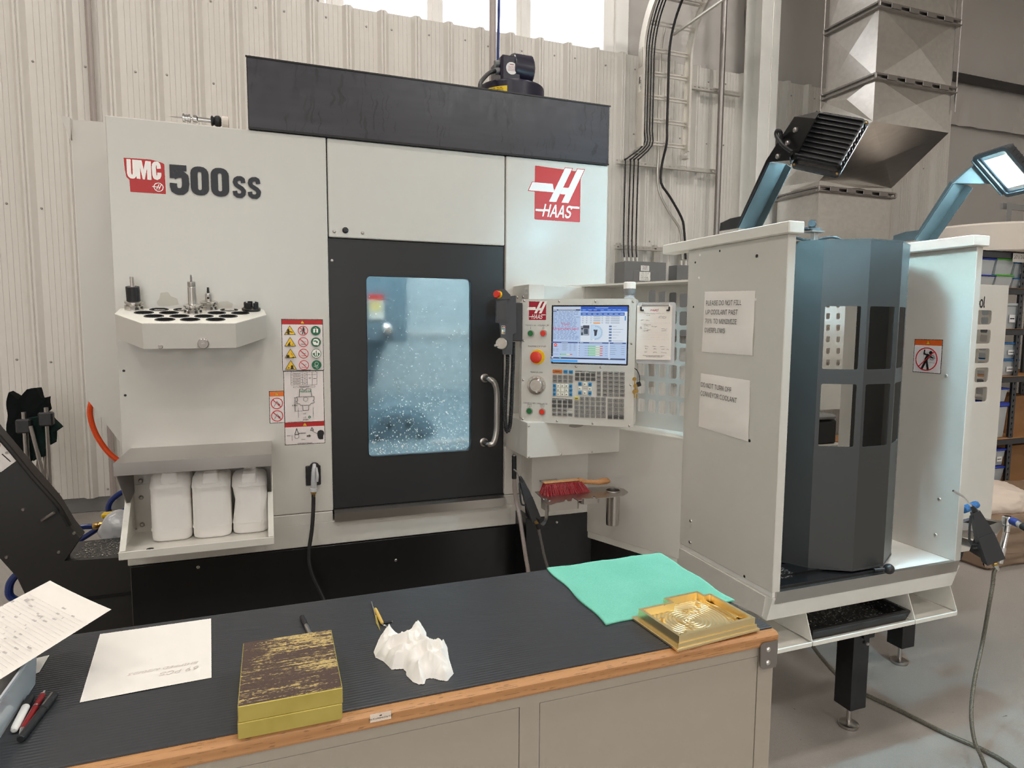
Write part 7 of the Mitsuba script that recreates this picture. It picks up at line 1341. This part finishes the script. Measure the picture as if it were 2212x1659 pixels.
# big roll of foam on the top shelf
q = PY(2030, 500, YS + .4); c = A(q[0] + .60, YS + .42, zsv[0] + .003)
z1 = PY(2190, 481, YS)[2]
t = thing('foam_roll', 'large flat roll of cream foam lying on top of the shelving', 'foam roll')
add(t, 'outer_wraps', lathe(c, Z_, [(.12, 0), (.59, 0), (.60, .01), (.60, z1 - zsv[0] - .02), (.59, z1 - zsv[0] - .004), (.12, z1 - zsv[0] - .004)], 64), 'mat_foam')
for i, (a, b) in enumerate(((2188, 545),)):
    P = Print(PY(2187, 566, YS - .02), X_, Z_); P.rect(0, 0, .16, .075, S(205, 200, 195)).text('20 x 24', .01, .028, .03, S(60, 60, 60), sx=.9); P.add(sh, 'size_card')
# black tool case seen through the drum
q = PY(1785, 960, 2.9)
t = thing('tool_case', 'black plastic case seen through the lower drum window', 'case'); add(t, 'case', pbox(1755, 908, 1808, 960, 2.71, .15, .01), 'mat_black_plastic'); add(t, 'lid', pbox(1754, 897, 1809, 907, 2.70, .17, .01), 'mat_grey_panel')
solo('case_stand', 'beige cabinet top under the black case seen through the lower drum window', 'cabinet', box(2.6, 2.98, 2.69, 2.89, zb3, PY(1785, 960.5, 2.7)[2], .004), 'mat_paint')
# ---------------------------------------------------------------- workbench
BT = 0.90
bench = thing('workbench', 'foreground workbench with a beech top, black ribbed mat and beige drawer fronts', 'workbench')
bxr = 1.045
add(bench, 'wood_top', prism([(1.096, BT - .034), (1.092, BT - .028), (1.092, BT - .010), (1.098, BT - .004), (1.592, BT - .004), (1.592, BT - .034)], A(-1.75, 0, 0), Y_, Z_, 1.75 + bxr), 'mat_wood', smooth=False)
rib = [(1.111, BT - .0035)]; y = 1.111
while y < 1.590:
    rib += [(y + .0005, BT - .0008), (y + .0035, BT), (y + .0055, BT), (y + .0080, BT - .0007)]; y += .0085
rib += [(1.5965, BT - .0012), (1.5965, BT - .0035)]
add(bench, 'ribbed_mat', prism(rib, A(-1.75, 0, 0), Y_, Z_, 1.75 + bxr - .002), 'mat_mat', smooth=40, label='black ribbed rubber mat')
mat('mat', (0.034, 0.036, 0.041), 0.36, specular=0.4)
fy = 1.100; bz1 = BT - .0345
add(bench, 'cabinet', box(-1.75, bxr - .004, fy + .004, 1.56, .05, bz1, .002), 'mat_bench_paint')
add(bench, 'plinth', box(-1.72, bxr - .03, 1.16, 1.54, 0, .05), 'mat_black_paint')
pB = lambda a, b: PY(a, b, fy)
z1 = pB(1400, 1468)[2]; d1x, d2x, d2r = pB(1121, 1590)[0], pB(1166, 1590)[0], pB(1632, 1540)[0]
fp = sg.box(-1.75, .05, bxr - .004, bz1).difference(sg.box(-1.70, .06, d1x + .0015, z1)).difference(sg.box(d2x - .0015, .06, d2r + .0015, z1))
add(bench, 'front_frame', prism(fp, A(0, fy + .004, 0), X_, Z_, .004), 'mat_bench_paint', smooth=False)
add(bench, 'drawer_front', box(-1.6985, d1x, fy + .001, fy + .0039, .0615, z1 - .0015, .0008), 'mat_bench_paint', smooth=False)
add(bench, 'drawer_front', box(d2x, d2r, fy + .001, fy + .0039, .0615, z1 - .0015, .0008), 'mat_bench_paint', smooth=False)
KM = lambda a, b: (1300 + a / 5.53, 1180 + b / 5.53)
w_ = uvs([KM(*p) for p in ((1912, 1175), (1935, 1155), (2092, 1125), (2082, 1440), (1925, 1475), (1895, 1445), (1900, 1190))], A(0, 1.0885, 0), X_, Z_)
cb = add(bench, 'corner_bracket', cat(prism(w_, A(0, 1.0905, 0), X_, Z_, .0025), box(max(p[0] for p in w_) - .001, max(p[0] for p in w_) + .0015, 1.088, 1.16, min(p[1] for p in w_) + .006, max(p[1] for p in w_))), 'mat_dull_steel', smooth=False, label='bare steel corner bracket')
for a, b in ((1990, 1232), (1985, 1388)): add(cb, 'screw', lathe(PY(*KM(a, b), 1.088), -Y_, [(.0062, 0), (.006, .0015), (.003, .0035)], 14), 'mat_bright_steel')
q0, q1_ = PY(799.5, 1558, 1.0915), PY(845, 1548, 1.0915)
P = Print(A(q0[0], 1.0915, PY(822, 1557, 1.0915)[2]), X_, Z_, .0002); w_ = q1_[0] - q0[0]; P.rect(0, 0, w_, .0155, S(215, 200, 185)).text('SOLID HARDWOOD TOP', w_ * .5, .0045, .0026, S(60, 50, 50), anchor='c', bold=True).rect(w_ * .44, .0095, w_ * .56, .0115, S(60, 50, 50)); P.add(bench, 'maker_label', 'small white label')
# brass blocks, one on the other
XB0, XB1, YB0, YB1 = -.070, .096, 1.086, 1.310
for i, (lab, m_) in enumerate((('lower rectangular brass block of the stack on the bench edge', 'mat_brass_bar'), ('upper brass block with a brown saw-marked top, stacked on the other', 'mat_brass_bar'))):
    z0 = BT + .0003 + i * .0287; t = thing('brass_block', lab, 'brass block'); 
    add(t, 'bar', box(XB0 + .001 * i, XB1 + .001 * i, YB0, YB1, z0, z0 + .0282, .0012), m_)
    if i: add(t, 'sawn_face', box(XB0 + .0025, XB1 - .0005, YB0 + .0012, YB1 - .0012, z0 + .0282, z0 + .0286), 'mat_sawn_brass', smooth=False, label='rough brown and gold top face')
# machined tray
t = thing('brass_tray', 'machined golden brass tray on the right corner of the bench', 'machined part')
KP = lambda a, b: KM(a, b)
tz = BT + .0005
base_px = [(365, 868), (905, 1265), (1890, 1010)]; bp = [PZ(*KP(*p), tz)[:2] for p in base_px]; eu = unit(bp[2] - bp[1]); ev = A(-eu[1], eu[0]); BW = np.linalg.norm(bp[2] - bp[1]); BH = np.dot(bp[0] - bp[1], ev)
o3 = A(*bp[1], tz); U3, V3 = A(*eu, 0), A(*ev, 0)
add(t, 'base', cat(obox(o3, U3, V3, BW, BH, .006, .001)), 'mat_brass', smooth=False)
ix0, ix1, iy0, iy1 = .008, BW - .010, .006, BH - .004; WH = .030
bk_ = .62
outer = sg.box(ix0, iy0, ix1, iy1 - .012).union(sg.box(ix0 + (ix1 - ix0) * .42, iy0 + .01, ix1 - .02, iy1 + .012)); pocket = outer.buffer(-.0075, join_style=2).buffer(-.004).buffer(.004)
add(t, 'wall', prism(outer.difference(pocket), o3 + Z_ * .006, U3, V3, WH - .006), 'mat_brass', smooth=False)
stp = outer.buffer(-.0015, join_style=2).difference(pocket.buffer(.004)); notch = sg.box(ix0 + .005, iy0 + .02, ix0 + .02, iy0 + .09)
add(t, 'side_lip', prism(sg.box(ix0 - .004, iy0 - .003, ix1 + .003, iy0 - .0002), o3 + Z_ * .006, U3, V3, .009), 'mat_brass', smooth=False)
pb_ = pocket.bounds; cx_, cy_2 = pb_[0] + (pb_[2] - pb_[0]) * .44, pb_[1] + (pb_[3] - pb_[1]) * .50
nr, na = 150, 96; rr_ = np.linspace(.0006, .115, nr); th = np.linspace(0, 2 * np.pi, na, endpoint=False); R_, TH = np.meshgrid(rr_, th, indexing='ij')
xx, yy = np.clip(cx_ + R_ * np.cos(TH), pb_[0], pb_[2]), np.clip(cy_2 + R_ * np.sin(TH), pb_[1], pb_[3]); zz = .0125 + .0016 * np.abs(np.sin(np.pi * R_ / .0085)) ** .8 - .0016 + .0005 * np.sin(TH * 3)
v = np.stack([xx.ravel(), yy.ravel(), zz.ravel()], 1); i, j = np.meshgrid(np.arange(nr - 1), np.arange(na), indexing='ij'); i, j = i.ravel(), j.ravel(); k = (j + 1) % na
m = trimesh.Trimesh(v, np.vstack([np.stack([i * na + j, (i + 1) * na + j, (i + 1) * na + k], 1), np.stack([i * na + j, (i + 1) * na + k, i * na + k], 1)]), process=False); m.apply_transform(frame(o3, U3, V3))
add(t, 'milled_floor', m, 'mat_brass', smooth=True, label='floor with concentric milling rings')
for fx, fy_, sx, sy, h in ((.10, .10, .022, .005, .010), (.16, .09, .005, .012, .012), (.08, .62, .012, .006, .009), (.14, .60, .006, .010, .011), (.78, .80, .005, .014, .010), (.93, .22, .005, .014, .010), (.62, .72, .018, .003, .005), (.32, .40, .003, .06, .004), (.38, .40, .002, .05, .003), (.90, .55, .004, .11, .004), (.94, .55, .004, .11, .006)):
    a, b = pb_[0] + (pb_[2] - pb_[0]) * fx, pb_[1] + (pb_[3] - pb_[1]) * fy_; add(t, 'boss', obox(o3 + U3 * (a - sx / 2) + V3 * (b - sy / 2) + Z_ * .0105, U3, V3, sx, sy, h, .0006), 'mat_brass', smooth=False)
for fx, fy_ in ((.02, .01), (.35, .01), (.70, .01), (.985, .01), (.02, .80), (.30, .84), (.985, .85)):
    a, b = ix0 + (ix1 - ix0) * fx, iy0 + (iy1 - iy0) * fy_; add(t, 'screw_hole', lathe(o3 + U3 * (a + (.003 if fx < .5 else -.002)) + V3 * (b + .004) + Z_ * WH, Z_, [(.0011, 0), (.0011, .00012)], 8), 'mat_rubber')
a, b = pb_[0] + (pb_[2] - pb_[0]) * .62, pb_[1] + (pb_[3] - pb_[1]) * .70; add(t, 'square_recess', prism(sg.box(-.017, -.012, .017, .012).difference(sg.box(-.0155, -.0105, .0155, .0105)), o3 + U3 * a + V3 * b + Z_ * .011, U3, V3, .003), 'mat_brass', smooth=False)
# towel
tq = [PZ(*p, BT + .003)[:2] for p in ((1182, 1228), (1425, 1194), (1584, 1296), (1310, 1349))]
nx, ny = 60, 50; s_, r_ = np.meshgrid(np.linspace(0, 1, nx), np.linspace(0, 1, ny)); P2 = ((1 - s_) * (1 - r_))[..., None] * tq[0] + (s_ * (1 - r_))[..., None] * tq[1] + (s_ * r_)[..., None] * tq[2] + ((1 - s_) * r_)[..., None] * tq[3]
P2[..., 1] += .003 * np.sin(s_ * 17 + 1) * (1 - r_) ** 6 + .0035 * np.sin(s_ * 11) * r_ ** 6; P2[..., 0] += .003 * np.sin(r_ * 13) * (s_ ** 6 - (1 - s_) ** 6)
e = np.minimum(np.minimum(s_, 1 - s_), np.minimum(r_, 1 - r_)); pts = np.dstack([P2, s_ * 0]); hz = .0014 + .0030 * meshkit.fbm(pts * 16, 3, 6) + .0008 * meshkit.noise(pts * 70, 3) + .0010 * np.exp(-(e / .012) ** 2)
# the drooping left edge curls over the mat towards the back left corner
topv = np.dstack([P2, BT + hz]).reshape(-1, 3); botv = np.dstack([P2, BT + .0006 + 0 * hz]).reshape(-1, 3); i, j = np.meshgrid(np.arange(ny - 1), np.arange(nx - 1), indexing='ij'); q = (i * nx + j).ravel(); F = np.vstack([np.stack([q, q + nx + 1, q + 1], 1), np.stack([q, q + nx, q + nx + 1], 1)])
rim_ = list(range(nx)) + [nx * k + nx - 1 for k in range(1, ny)] + [nx * (ny - 1) + k for k in range(nx - 2, -1, -1)] + [nx * k for k in range(ny - 2, 0, -1)]; N = nx * ny; F2 = [(rim_[k], rim_[(k + 1) % len(rim_)], rim_[k] + N) for k in range(len(rim_))] + [(rim_[(k + 1) % len(rim_)], rim_[(k + 1) % len(rim_)] + N, rim_[k] + N) for k in range(len(rim_))]
solo('microfibre_towel', 'mint green microfibre towel spread flat over the right end of the bench', 'towel', trimesh.Trimesh(np.vstack([topv, botv]), np.vstack([F, F2, F[:, ::-1] + N]), process=False), 'mat_towel', smooth=True)
# papers
def sheet_on(px4, label, z=BT + .0006, curl=0.0, key='paper_sheet'):
    q = [PZ(*p, z)[:2] for p in px4]; n_ = 16; v = []
    for j in range(n_ + 1):
        for i in range(n_ + 1): a, b = i / n_, j / n_; p = q[0] * (1 - a) * (1 - b) + q[1] * a * (1 - b) + q[2] * a * b + q[3] * (1 - a) * b; v.append((p[0], p[1], z + curl * max(0, a - .6) ** 2 * (1 - b) + .0008 * meshkit.noise(A(p[0] * 9, p[1] * 9, 1))))
    f = [(j * (n_ + 1) + i, (j + 1) * (n_ + 1) + i + 1, j * (n_ + 1) + i + 1) for j in range(n_) for i in range(n_)] + [(j * (n_ + 1) + i, (j + 1) * (n_ + 1) + i, (j + 1) * (n_ + 1) + i + 1) for j in range(n_) for i in range(n_)]
    t = thing(key, label, 'paper'); add(t, 'sheet', trimesh.Trimesh(v, f, process=False), 'mat_paper', smooth=True); return t, q
t, q = sheet_on(((216, 1370), (456, 1336), (457, 1464), (172, 1518)), 'white sheet with faint handwriting lying flat on the bench mat')
uu = unit(q[3] - q[2]); vv_ = A(uu[1], -uu[0]) if (A(uu[1], -uu[0]) @ (q[2] - q[1])) > 0 else A(-uu[1], uu[0])
P = Print(A(*q[2], BT + .0018), A(*uu, 0), A(*(-vv_ if np.cross(A(*uu, 0), A(*vv_, 0))[2] < 0 else vv_), 0), .0001)
PENC = S(196, 186, 182); sg_ = 1 if np.dot(P.f[:2, 1], q[1] - q[2]) > 0 else -1
P.text('69 PCS', .022, sg_ * .055 if sg_ > 0 else -.055, .013, PENC, sx=1.1, skew=.25).text('SHIPPED 6/20/23', .025, sg_ * .075 if sg_ > 0 else -.075, .009, PENC, sx=1.15, skew=.3); P.add(t, 'handwriting')
sheet_on(((70, 1424), (107, 1415), (85, 1452), (62, 1462)), 'corner of a white paper peeking out from under the plastic bin')
# plastic bin with papers
binx = -.428; by0b, by1b = .86, 1.412
hb = PX(85, 1375, binx + .008)[2] - BT if False else .075
t = bint = thing('plastic_bin', 'translucent plastic bin holding paper sheets at the left end of the bench', 'bin')
r0 = sg.box(-.80, by0b, binx, by1b); zb_ = BT + .0005
def binwall():
    lo, hi = rrect(-.80, by0b + .26, binx - .006, by1b - .008, .015), rrect(-.81, by0b + .25, binx, by1b, .02); n_ = len(lo.exterior.coords) - 1; L, H_ = np.array(lo.exterior.coords)[:-1], np.array(hi.exterior.coords)[:-1]
    v = np.vstack([np.column_stack([L, np.full(n_, zb_)]), np.column_stack([H_, np.full(n_, zb_ + hb)]), np.column_stack([H_ * 1.0 + (H_ - H_.mean(0)) * .02, np.full(n_, zb_ + hb)]), np.column_stack([H_ * 1.0 + (H_ - H_.mean(0)) * .02, np.full(n_, zb_ + hb - .006)])]); f = []
    for a in range(3): f += [(a * n_ + i, a * n_ + (i + 1) % n_, (a + 1) * n_ + (i + 1) % n_) for i in range(n_)] + [(a * n_ + i, (a + 1) * n_ + (i + 1) % n_, (a + 1) * n_ + i) for i in range(n_)]
    b = len(v); v = np.vstack([v, [lo.centroid.x, lo.centroid.y, zb_]]); f += [(b, (i + 1) % n_, i) for i in range(n_)]
    return trimesh.Trimesh(v, f, process=False)
scene['mat_binplastic'] = {'type': 'twosided', 'bsdf': {'type': 'principled', 'base_color': {'type': 'rgb', 'value': [.40, .43, .46]}, 'roughness': .12, 'specular': .6}}
add(t, 'tub', binwall(), 'mat_binplastic', smooth=30)
# printed list lying across the bin, bent upwards
zsheet = zb_ + hb + .004
t = thing('printed_list', 'printed white table sheet lying across the top of the plastic bin', 'paper')
pq = [PZ(108, 1254, 1.035), PZ(241, 1325, 1.02), PZ(85, 1378, .998)]
e1, e2 = unit(pq[0] - pq[1]), None
lu = unit(pq[1] - pq[0]); lw_ = np.linalg.norm(pq[1] - pq[0]); d2 = pq[2] - pq[1]; lv = unit(d2 - lu * np.dot(d2, lu))
n_ = 14; v = []
for j in range(n_ + 1):
    for i in range(n_ + 1): a, b = i / n_, j / n_; p = pq[0] + lu * lw_ * a + lv * .29 * b; v.append(p + Z_ * (.008 * a * a * (1 - b)))
f = [(j * (n_ + 1) + i, (j + 1) * (n_ + 1) + i + 1, j * (n_ + 1) + i + 1) for j in range(n_) for i in range(n_)] + [(j * (n_ + 1) + i, (j + 1) * (n_ + 1) + i, (j + 1) * (n_ + 1) + i + 1) for j in range(n_) for i in range(n_)]
add(t, 'sheet', trimesh.Trimesh(v, f, process=False), 'mat_paper', smooth=True)
nn_ = np.cross(lu, lv); nn_ = nn_ if nn_[2] > 0 else -nn_
Pu, Pv = (lv, lu) if np.cross(lv, lu)[2] > 0 else (lu, lv)
P = Print(pq[0] + nn_ * .0012, Pu, Pv, .0001); LG = S(185, 178, 175); rg = random.Random(7)
if Pu is lv:
    for k in range(30): P.rect(.045 + k * .0078, .012, .0454 + k * .0078, lw_ - .012, LG)
    for k in range(80):
        x = .047 + .0078 * rg.randrange(30); y = .016 + rg.random() * (lw_ - .045); [P.rect(x + .0008, y + .0035 * i_, x + .0042, y + .0035 * i_ + .0022, S(150, 145, 145)) for i_ in range(1 + rg.randrange(4))]
m, c = P.mesh(); vv = np.array(m.vertices); loc = vv - pq[0]; a = (loc @ lu) / lw_; b = (loc @ lv) / .29; m.vertices = vv + np.outer(.008 * a * a * (1 - b), Z_); add(t, 'table_print', m, 'mat_print', smooth=False, color=c)
solo('paper_stack', 'stack of white papers inside the plastic bin under the printed list', 'papers', box(-.78, binx - .03, by0b + .27, by1b - .03, zb_ + .003, zb_ + hb - .004, .002), 'mat_paper')
# pens
def pen(p0, p1, r, label, parts, key='pen', z=None):
    a, b = PZ(*p0, BT + r), PZ(*p1, BT + r); d = b - a; L = np.linalg.norm(d); t = thing(key, label, 'pen' if key == 'pen' else 'marker')
    for nm, prof, m in parts: add(t, nm, lathe(a, d, [(r * x, L * h) for x, h in prof], 18), m)
    return t, a, unit(d), L
pen((30, 1578), (66, 1506), .0065, 'white marker with a black cap lying beside the plastic bin', [('barrel', [(.45, 0), (.8, .02), (1, .10), (1, .68)], 'mat_white_plastic'), ('cap', [(1.04, .68), (1.04, .98), (.8, 1.0)], 'mat_black_plastic')], 'marker')
pen((43, 1585), (96, 1494), .005, 'dark red pen, middle one of the three pens by the plastic bin', [('tip', [(.3, 0), (.85, .10)], 'mat_chrome'), ('barrel', [(.9, .10), (1, .2), (1, .60)], 'mat_dark_red'), ('ring', [(1.08, .60), (1.08, .625)], 'mat_chrome'), ('upper_barrel', [(1, .625), (1, .90)], 'mat_dark_red'), ('button', [(.9, .90), (.9, .93), (.5, .94), (.5, 1)], 'mat_chrome')])
t, a, d, L = pen((44, 1597), (118, 1500), .0068, 'thick black marker with a clip, rightmost of the three pens by the plastic bin', [('barrel', [(.75, 0), (.95, .02), (.95, .62)], 'mat_black_plastic'), ('cap', [(1.05, .62), (1.05, .98), (.9, 1.0)], 'mat_black_plastic')], 'marker')
add(t, 'clip', obox(a + d * L * .66 + Z_ * .0065, d, unit(np.cross(Z_, d)), L * .3, .003, .0012), 'mat_steel', smooth=False)
pen((672, 1374), (651, 1330), .005, 'silver and black ballpoint pen sticking out behind the brass blocks', [('barrel', [(.9, 0), (1, .1), (1, .5)], 'mat_bright_steel'), ('grip', [(1.08, .5), (1.08, .93)], 'mat_black_plastic'), ('tip', [(.9, .93), (.35, 1.0)], 'mat_chrome')])
# deburring tools
KR = lambda a, b: (780 + a / 7.9, 1290 + b / 7.9)
zr = lambda a, b, h=.004: PZ(*KR(a, b), BT + h)
t = thing('deburring_tool', 'yellow-handled deburring tool with a hooked steel blade above the white rag', 'deburring tool')
a, b = zr(240, 195), zr(365, 450); d = b - a; L = np.linalg.norm(d)
add(t, 'handle', lathe(a, d, [(.0025, 0), (.0038, L * .05), (.0042, L * .4), (.0038, L * .95), (.0025, L)], 14), 'mat_yellow_wood'); mat('yellow_wood', (.60, .40, .10), .45)
add(t, 'blade', tube([b, zr(385, 480), zr(415, 480), zr(438, 505)], .0013, 8, 5), 'mat_bright_steel')
t = thing('scraper', 'thin steel scraper with a pointed brass tip lying beside the yellow deburring tool', 'scraper')
add(t, 'shaft', tube([zr(178, 80), zr(215, 215), zr(240, 310)], .0016, 8, 4), 'mat_bright_steel'); add(t, 'tip', hull([zr(235, 310, h) for h in (.001, .004)] + [zr(262, 300, h) for h in (.001, .004)] + [zr(255, 440, .001), zr(290, 440, .003), zr(330, 580, .001)]), 'mat_brass_bar', smooth=False)
t = thing('hex_key', 'short black hex bit with a bright end right of the yellow deburring tool', 'bit'); a, b = zr(392, 438, .003), zr(535, 415, .003); add(t, 'shank', lathe(a, b - a, [(.0026, 0), (.0026, np.linalg.norm(b - a) * .92)], 6), 'mat_black_plastic'); add(t, 'tip', lathe(a + (b - a) * .92, b - a, [(.0026, 0), (.002, np.linalg.norm(b - a) * .08)], 8), 'mat_bright_steel')
# crumpled rag: a lumpy cloth with peaks and folds
def rag():
    outl_ = sg.Polygon([tuple(zr(a, b, 0)[:2]) for a, b in ((212, 945), (300, 725), (430, 610), (495, 570), (540, 615), (680, 690), (800, 650), (935, 500), (1000, 440), (1060, 540), (1110, 600), (1130, 800), (1260, 905), (1390, 810), (1440, 795), (1470, 850), (1500, 1050), (1580, 1310), (1470, 1440), (1330, 1420), (1240, 1390), (1110, 1400), (1080, 1490), (985, 1495), (880, 1450), (770, 1340), (770, 1280), (720, 1230), (520, 1240), (380, 1100), (250, 1040))])
    cxr, cyr = outl_.centroid.x, outl_.centroid.y; x0, y0, x1, y1 = outl_.bounds; n = 130; xs = np.linspace(x0, x1, n); ys = np.linspace(y0, y1, n)
    X2, Y2 = np.meshgrid(xs, ys); import shapely; pts = shapely.points(X2.ravel(), Y2.ravel()); ins = shapely.contains(outl_, pts); dist = shapely.distance(outl_.exterior, pts); dist = np.where(ins, dist, -dist).reshape(n, n)
    p = np.dstack([X2, Y2, X2 * 0]); w1 = meshkit.fbm(p * 26, 3, 2) - .5; q = p + np.dstack([w1 * .03, (meshkit.fbm(p * 22, 3, 9) - .5) * .03, p[..., 2]])
    rid = 1 - np.abs(2 * meshkit.noise(q * 38, 4) - 1); rid2 = 1 - np.abs(2 * meshkit.noise(q * 80, 8) - 1); big = meshkit.noise(q * 20, 5)
    h = np.sqrt(np.clip(dist, 0, None) / .035) * (.012 + .020 * big + .020 * rid ** 2 + .006 * rid2 ** 2)
    h = np.minimum(h, .055); h = h * (1 - np.exp(-np.clip(dist, 0, None) / .004))
    V = np.dstack([X2, Y2, BT + .0008 + h]).reshape(-1, 3); keep = (dist > 0).ravel(); out_ = ~keep; bnd = [outl_.exterior.interpolate(outl_.exterior.project(g)) for g in pts[out_ & (dist.ravel() > -.006)]]; V[out_ & (dist.ravel() > -.006), :2] = [(g.x, g.y) for g in bnd]; V[out_, 2] = BT + .0006; i, j = np.meshgrid(np.arange(n - 1), np.arange(n - 1), indexing='ij'); k = (i * n + j).ravel(); F = np.vstack([np.stack([k, k + 1, k + n + 1], 1), np.stack([k, k + n + 1, k + n], 1)]); F = F[keep[F].any(1)]
    m = trimesh.Trimesh(V, F, process=True); m.remove_unreferenced_vertices(); trimesh.smoothing.filter_taubin(m, iterations=4); return m
solo('cotton_rag', 'crumpled white cotton rag in the middle of the bench mat', 'rag', rag(), 'mat_white_cloth', smooth=True)
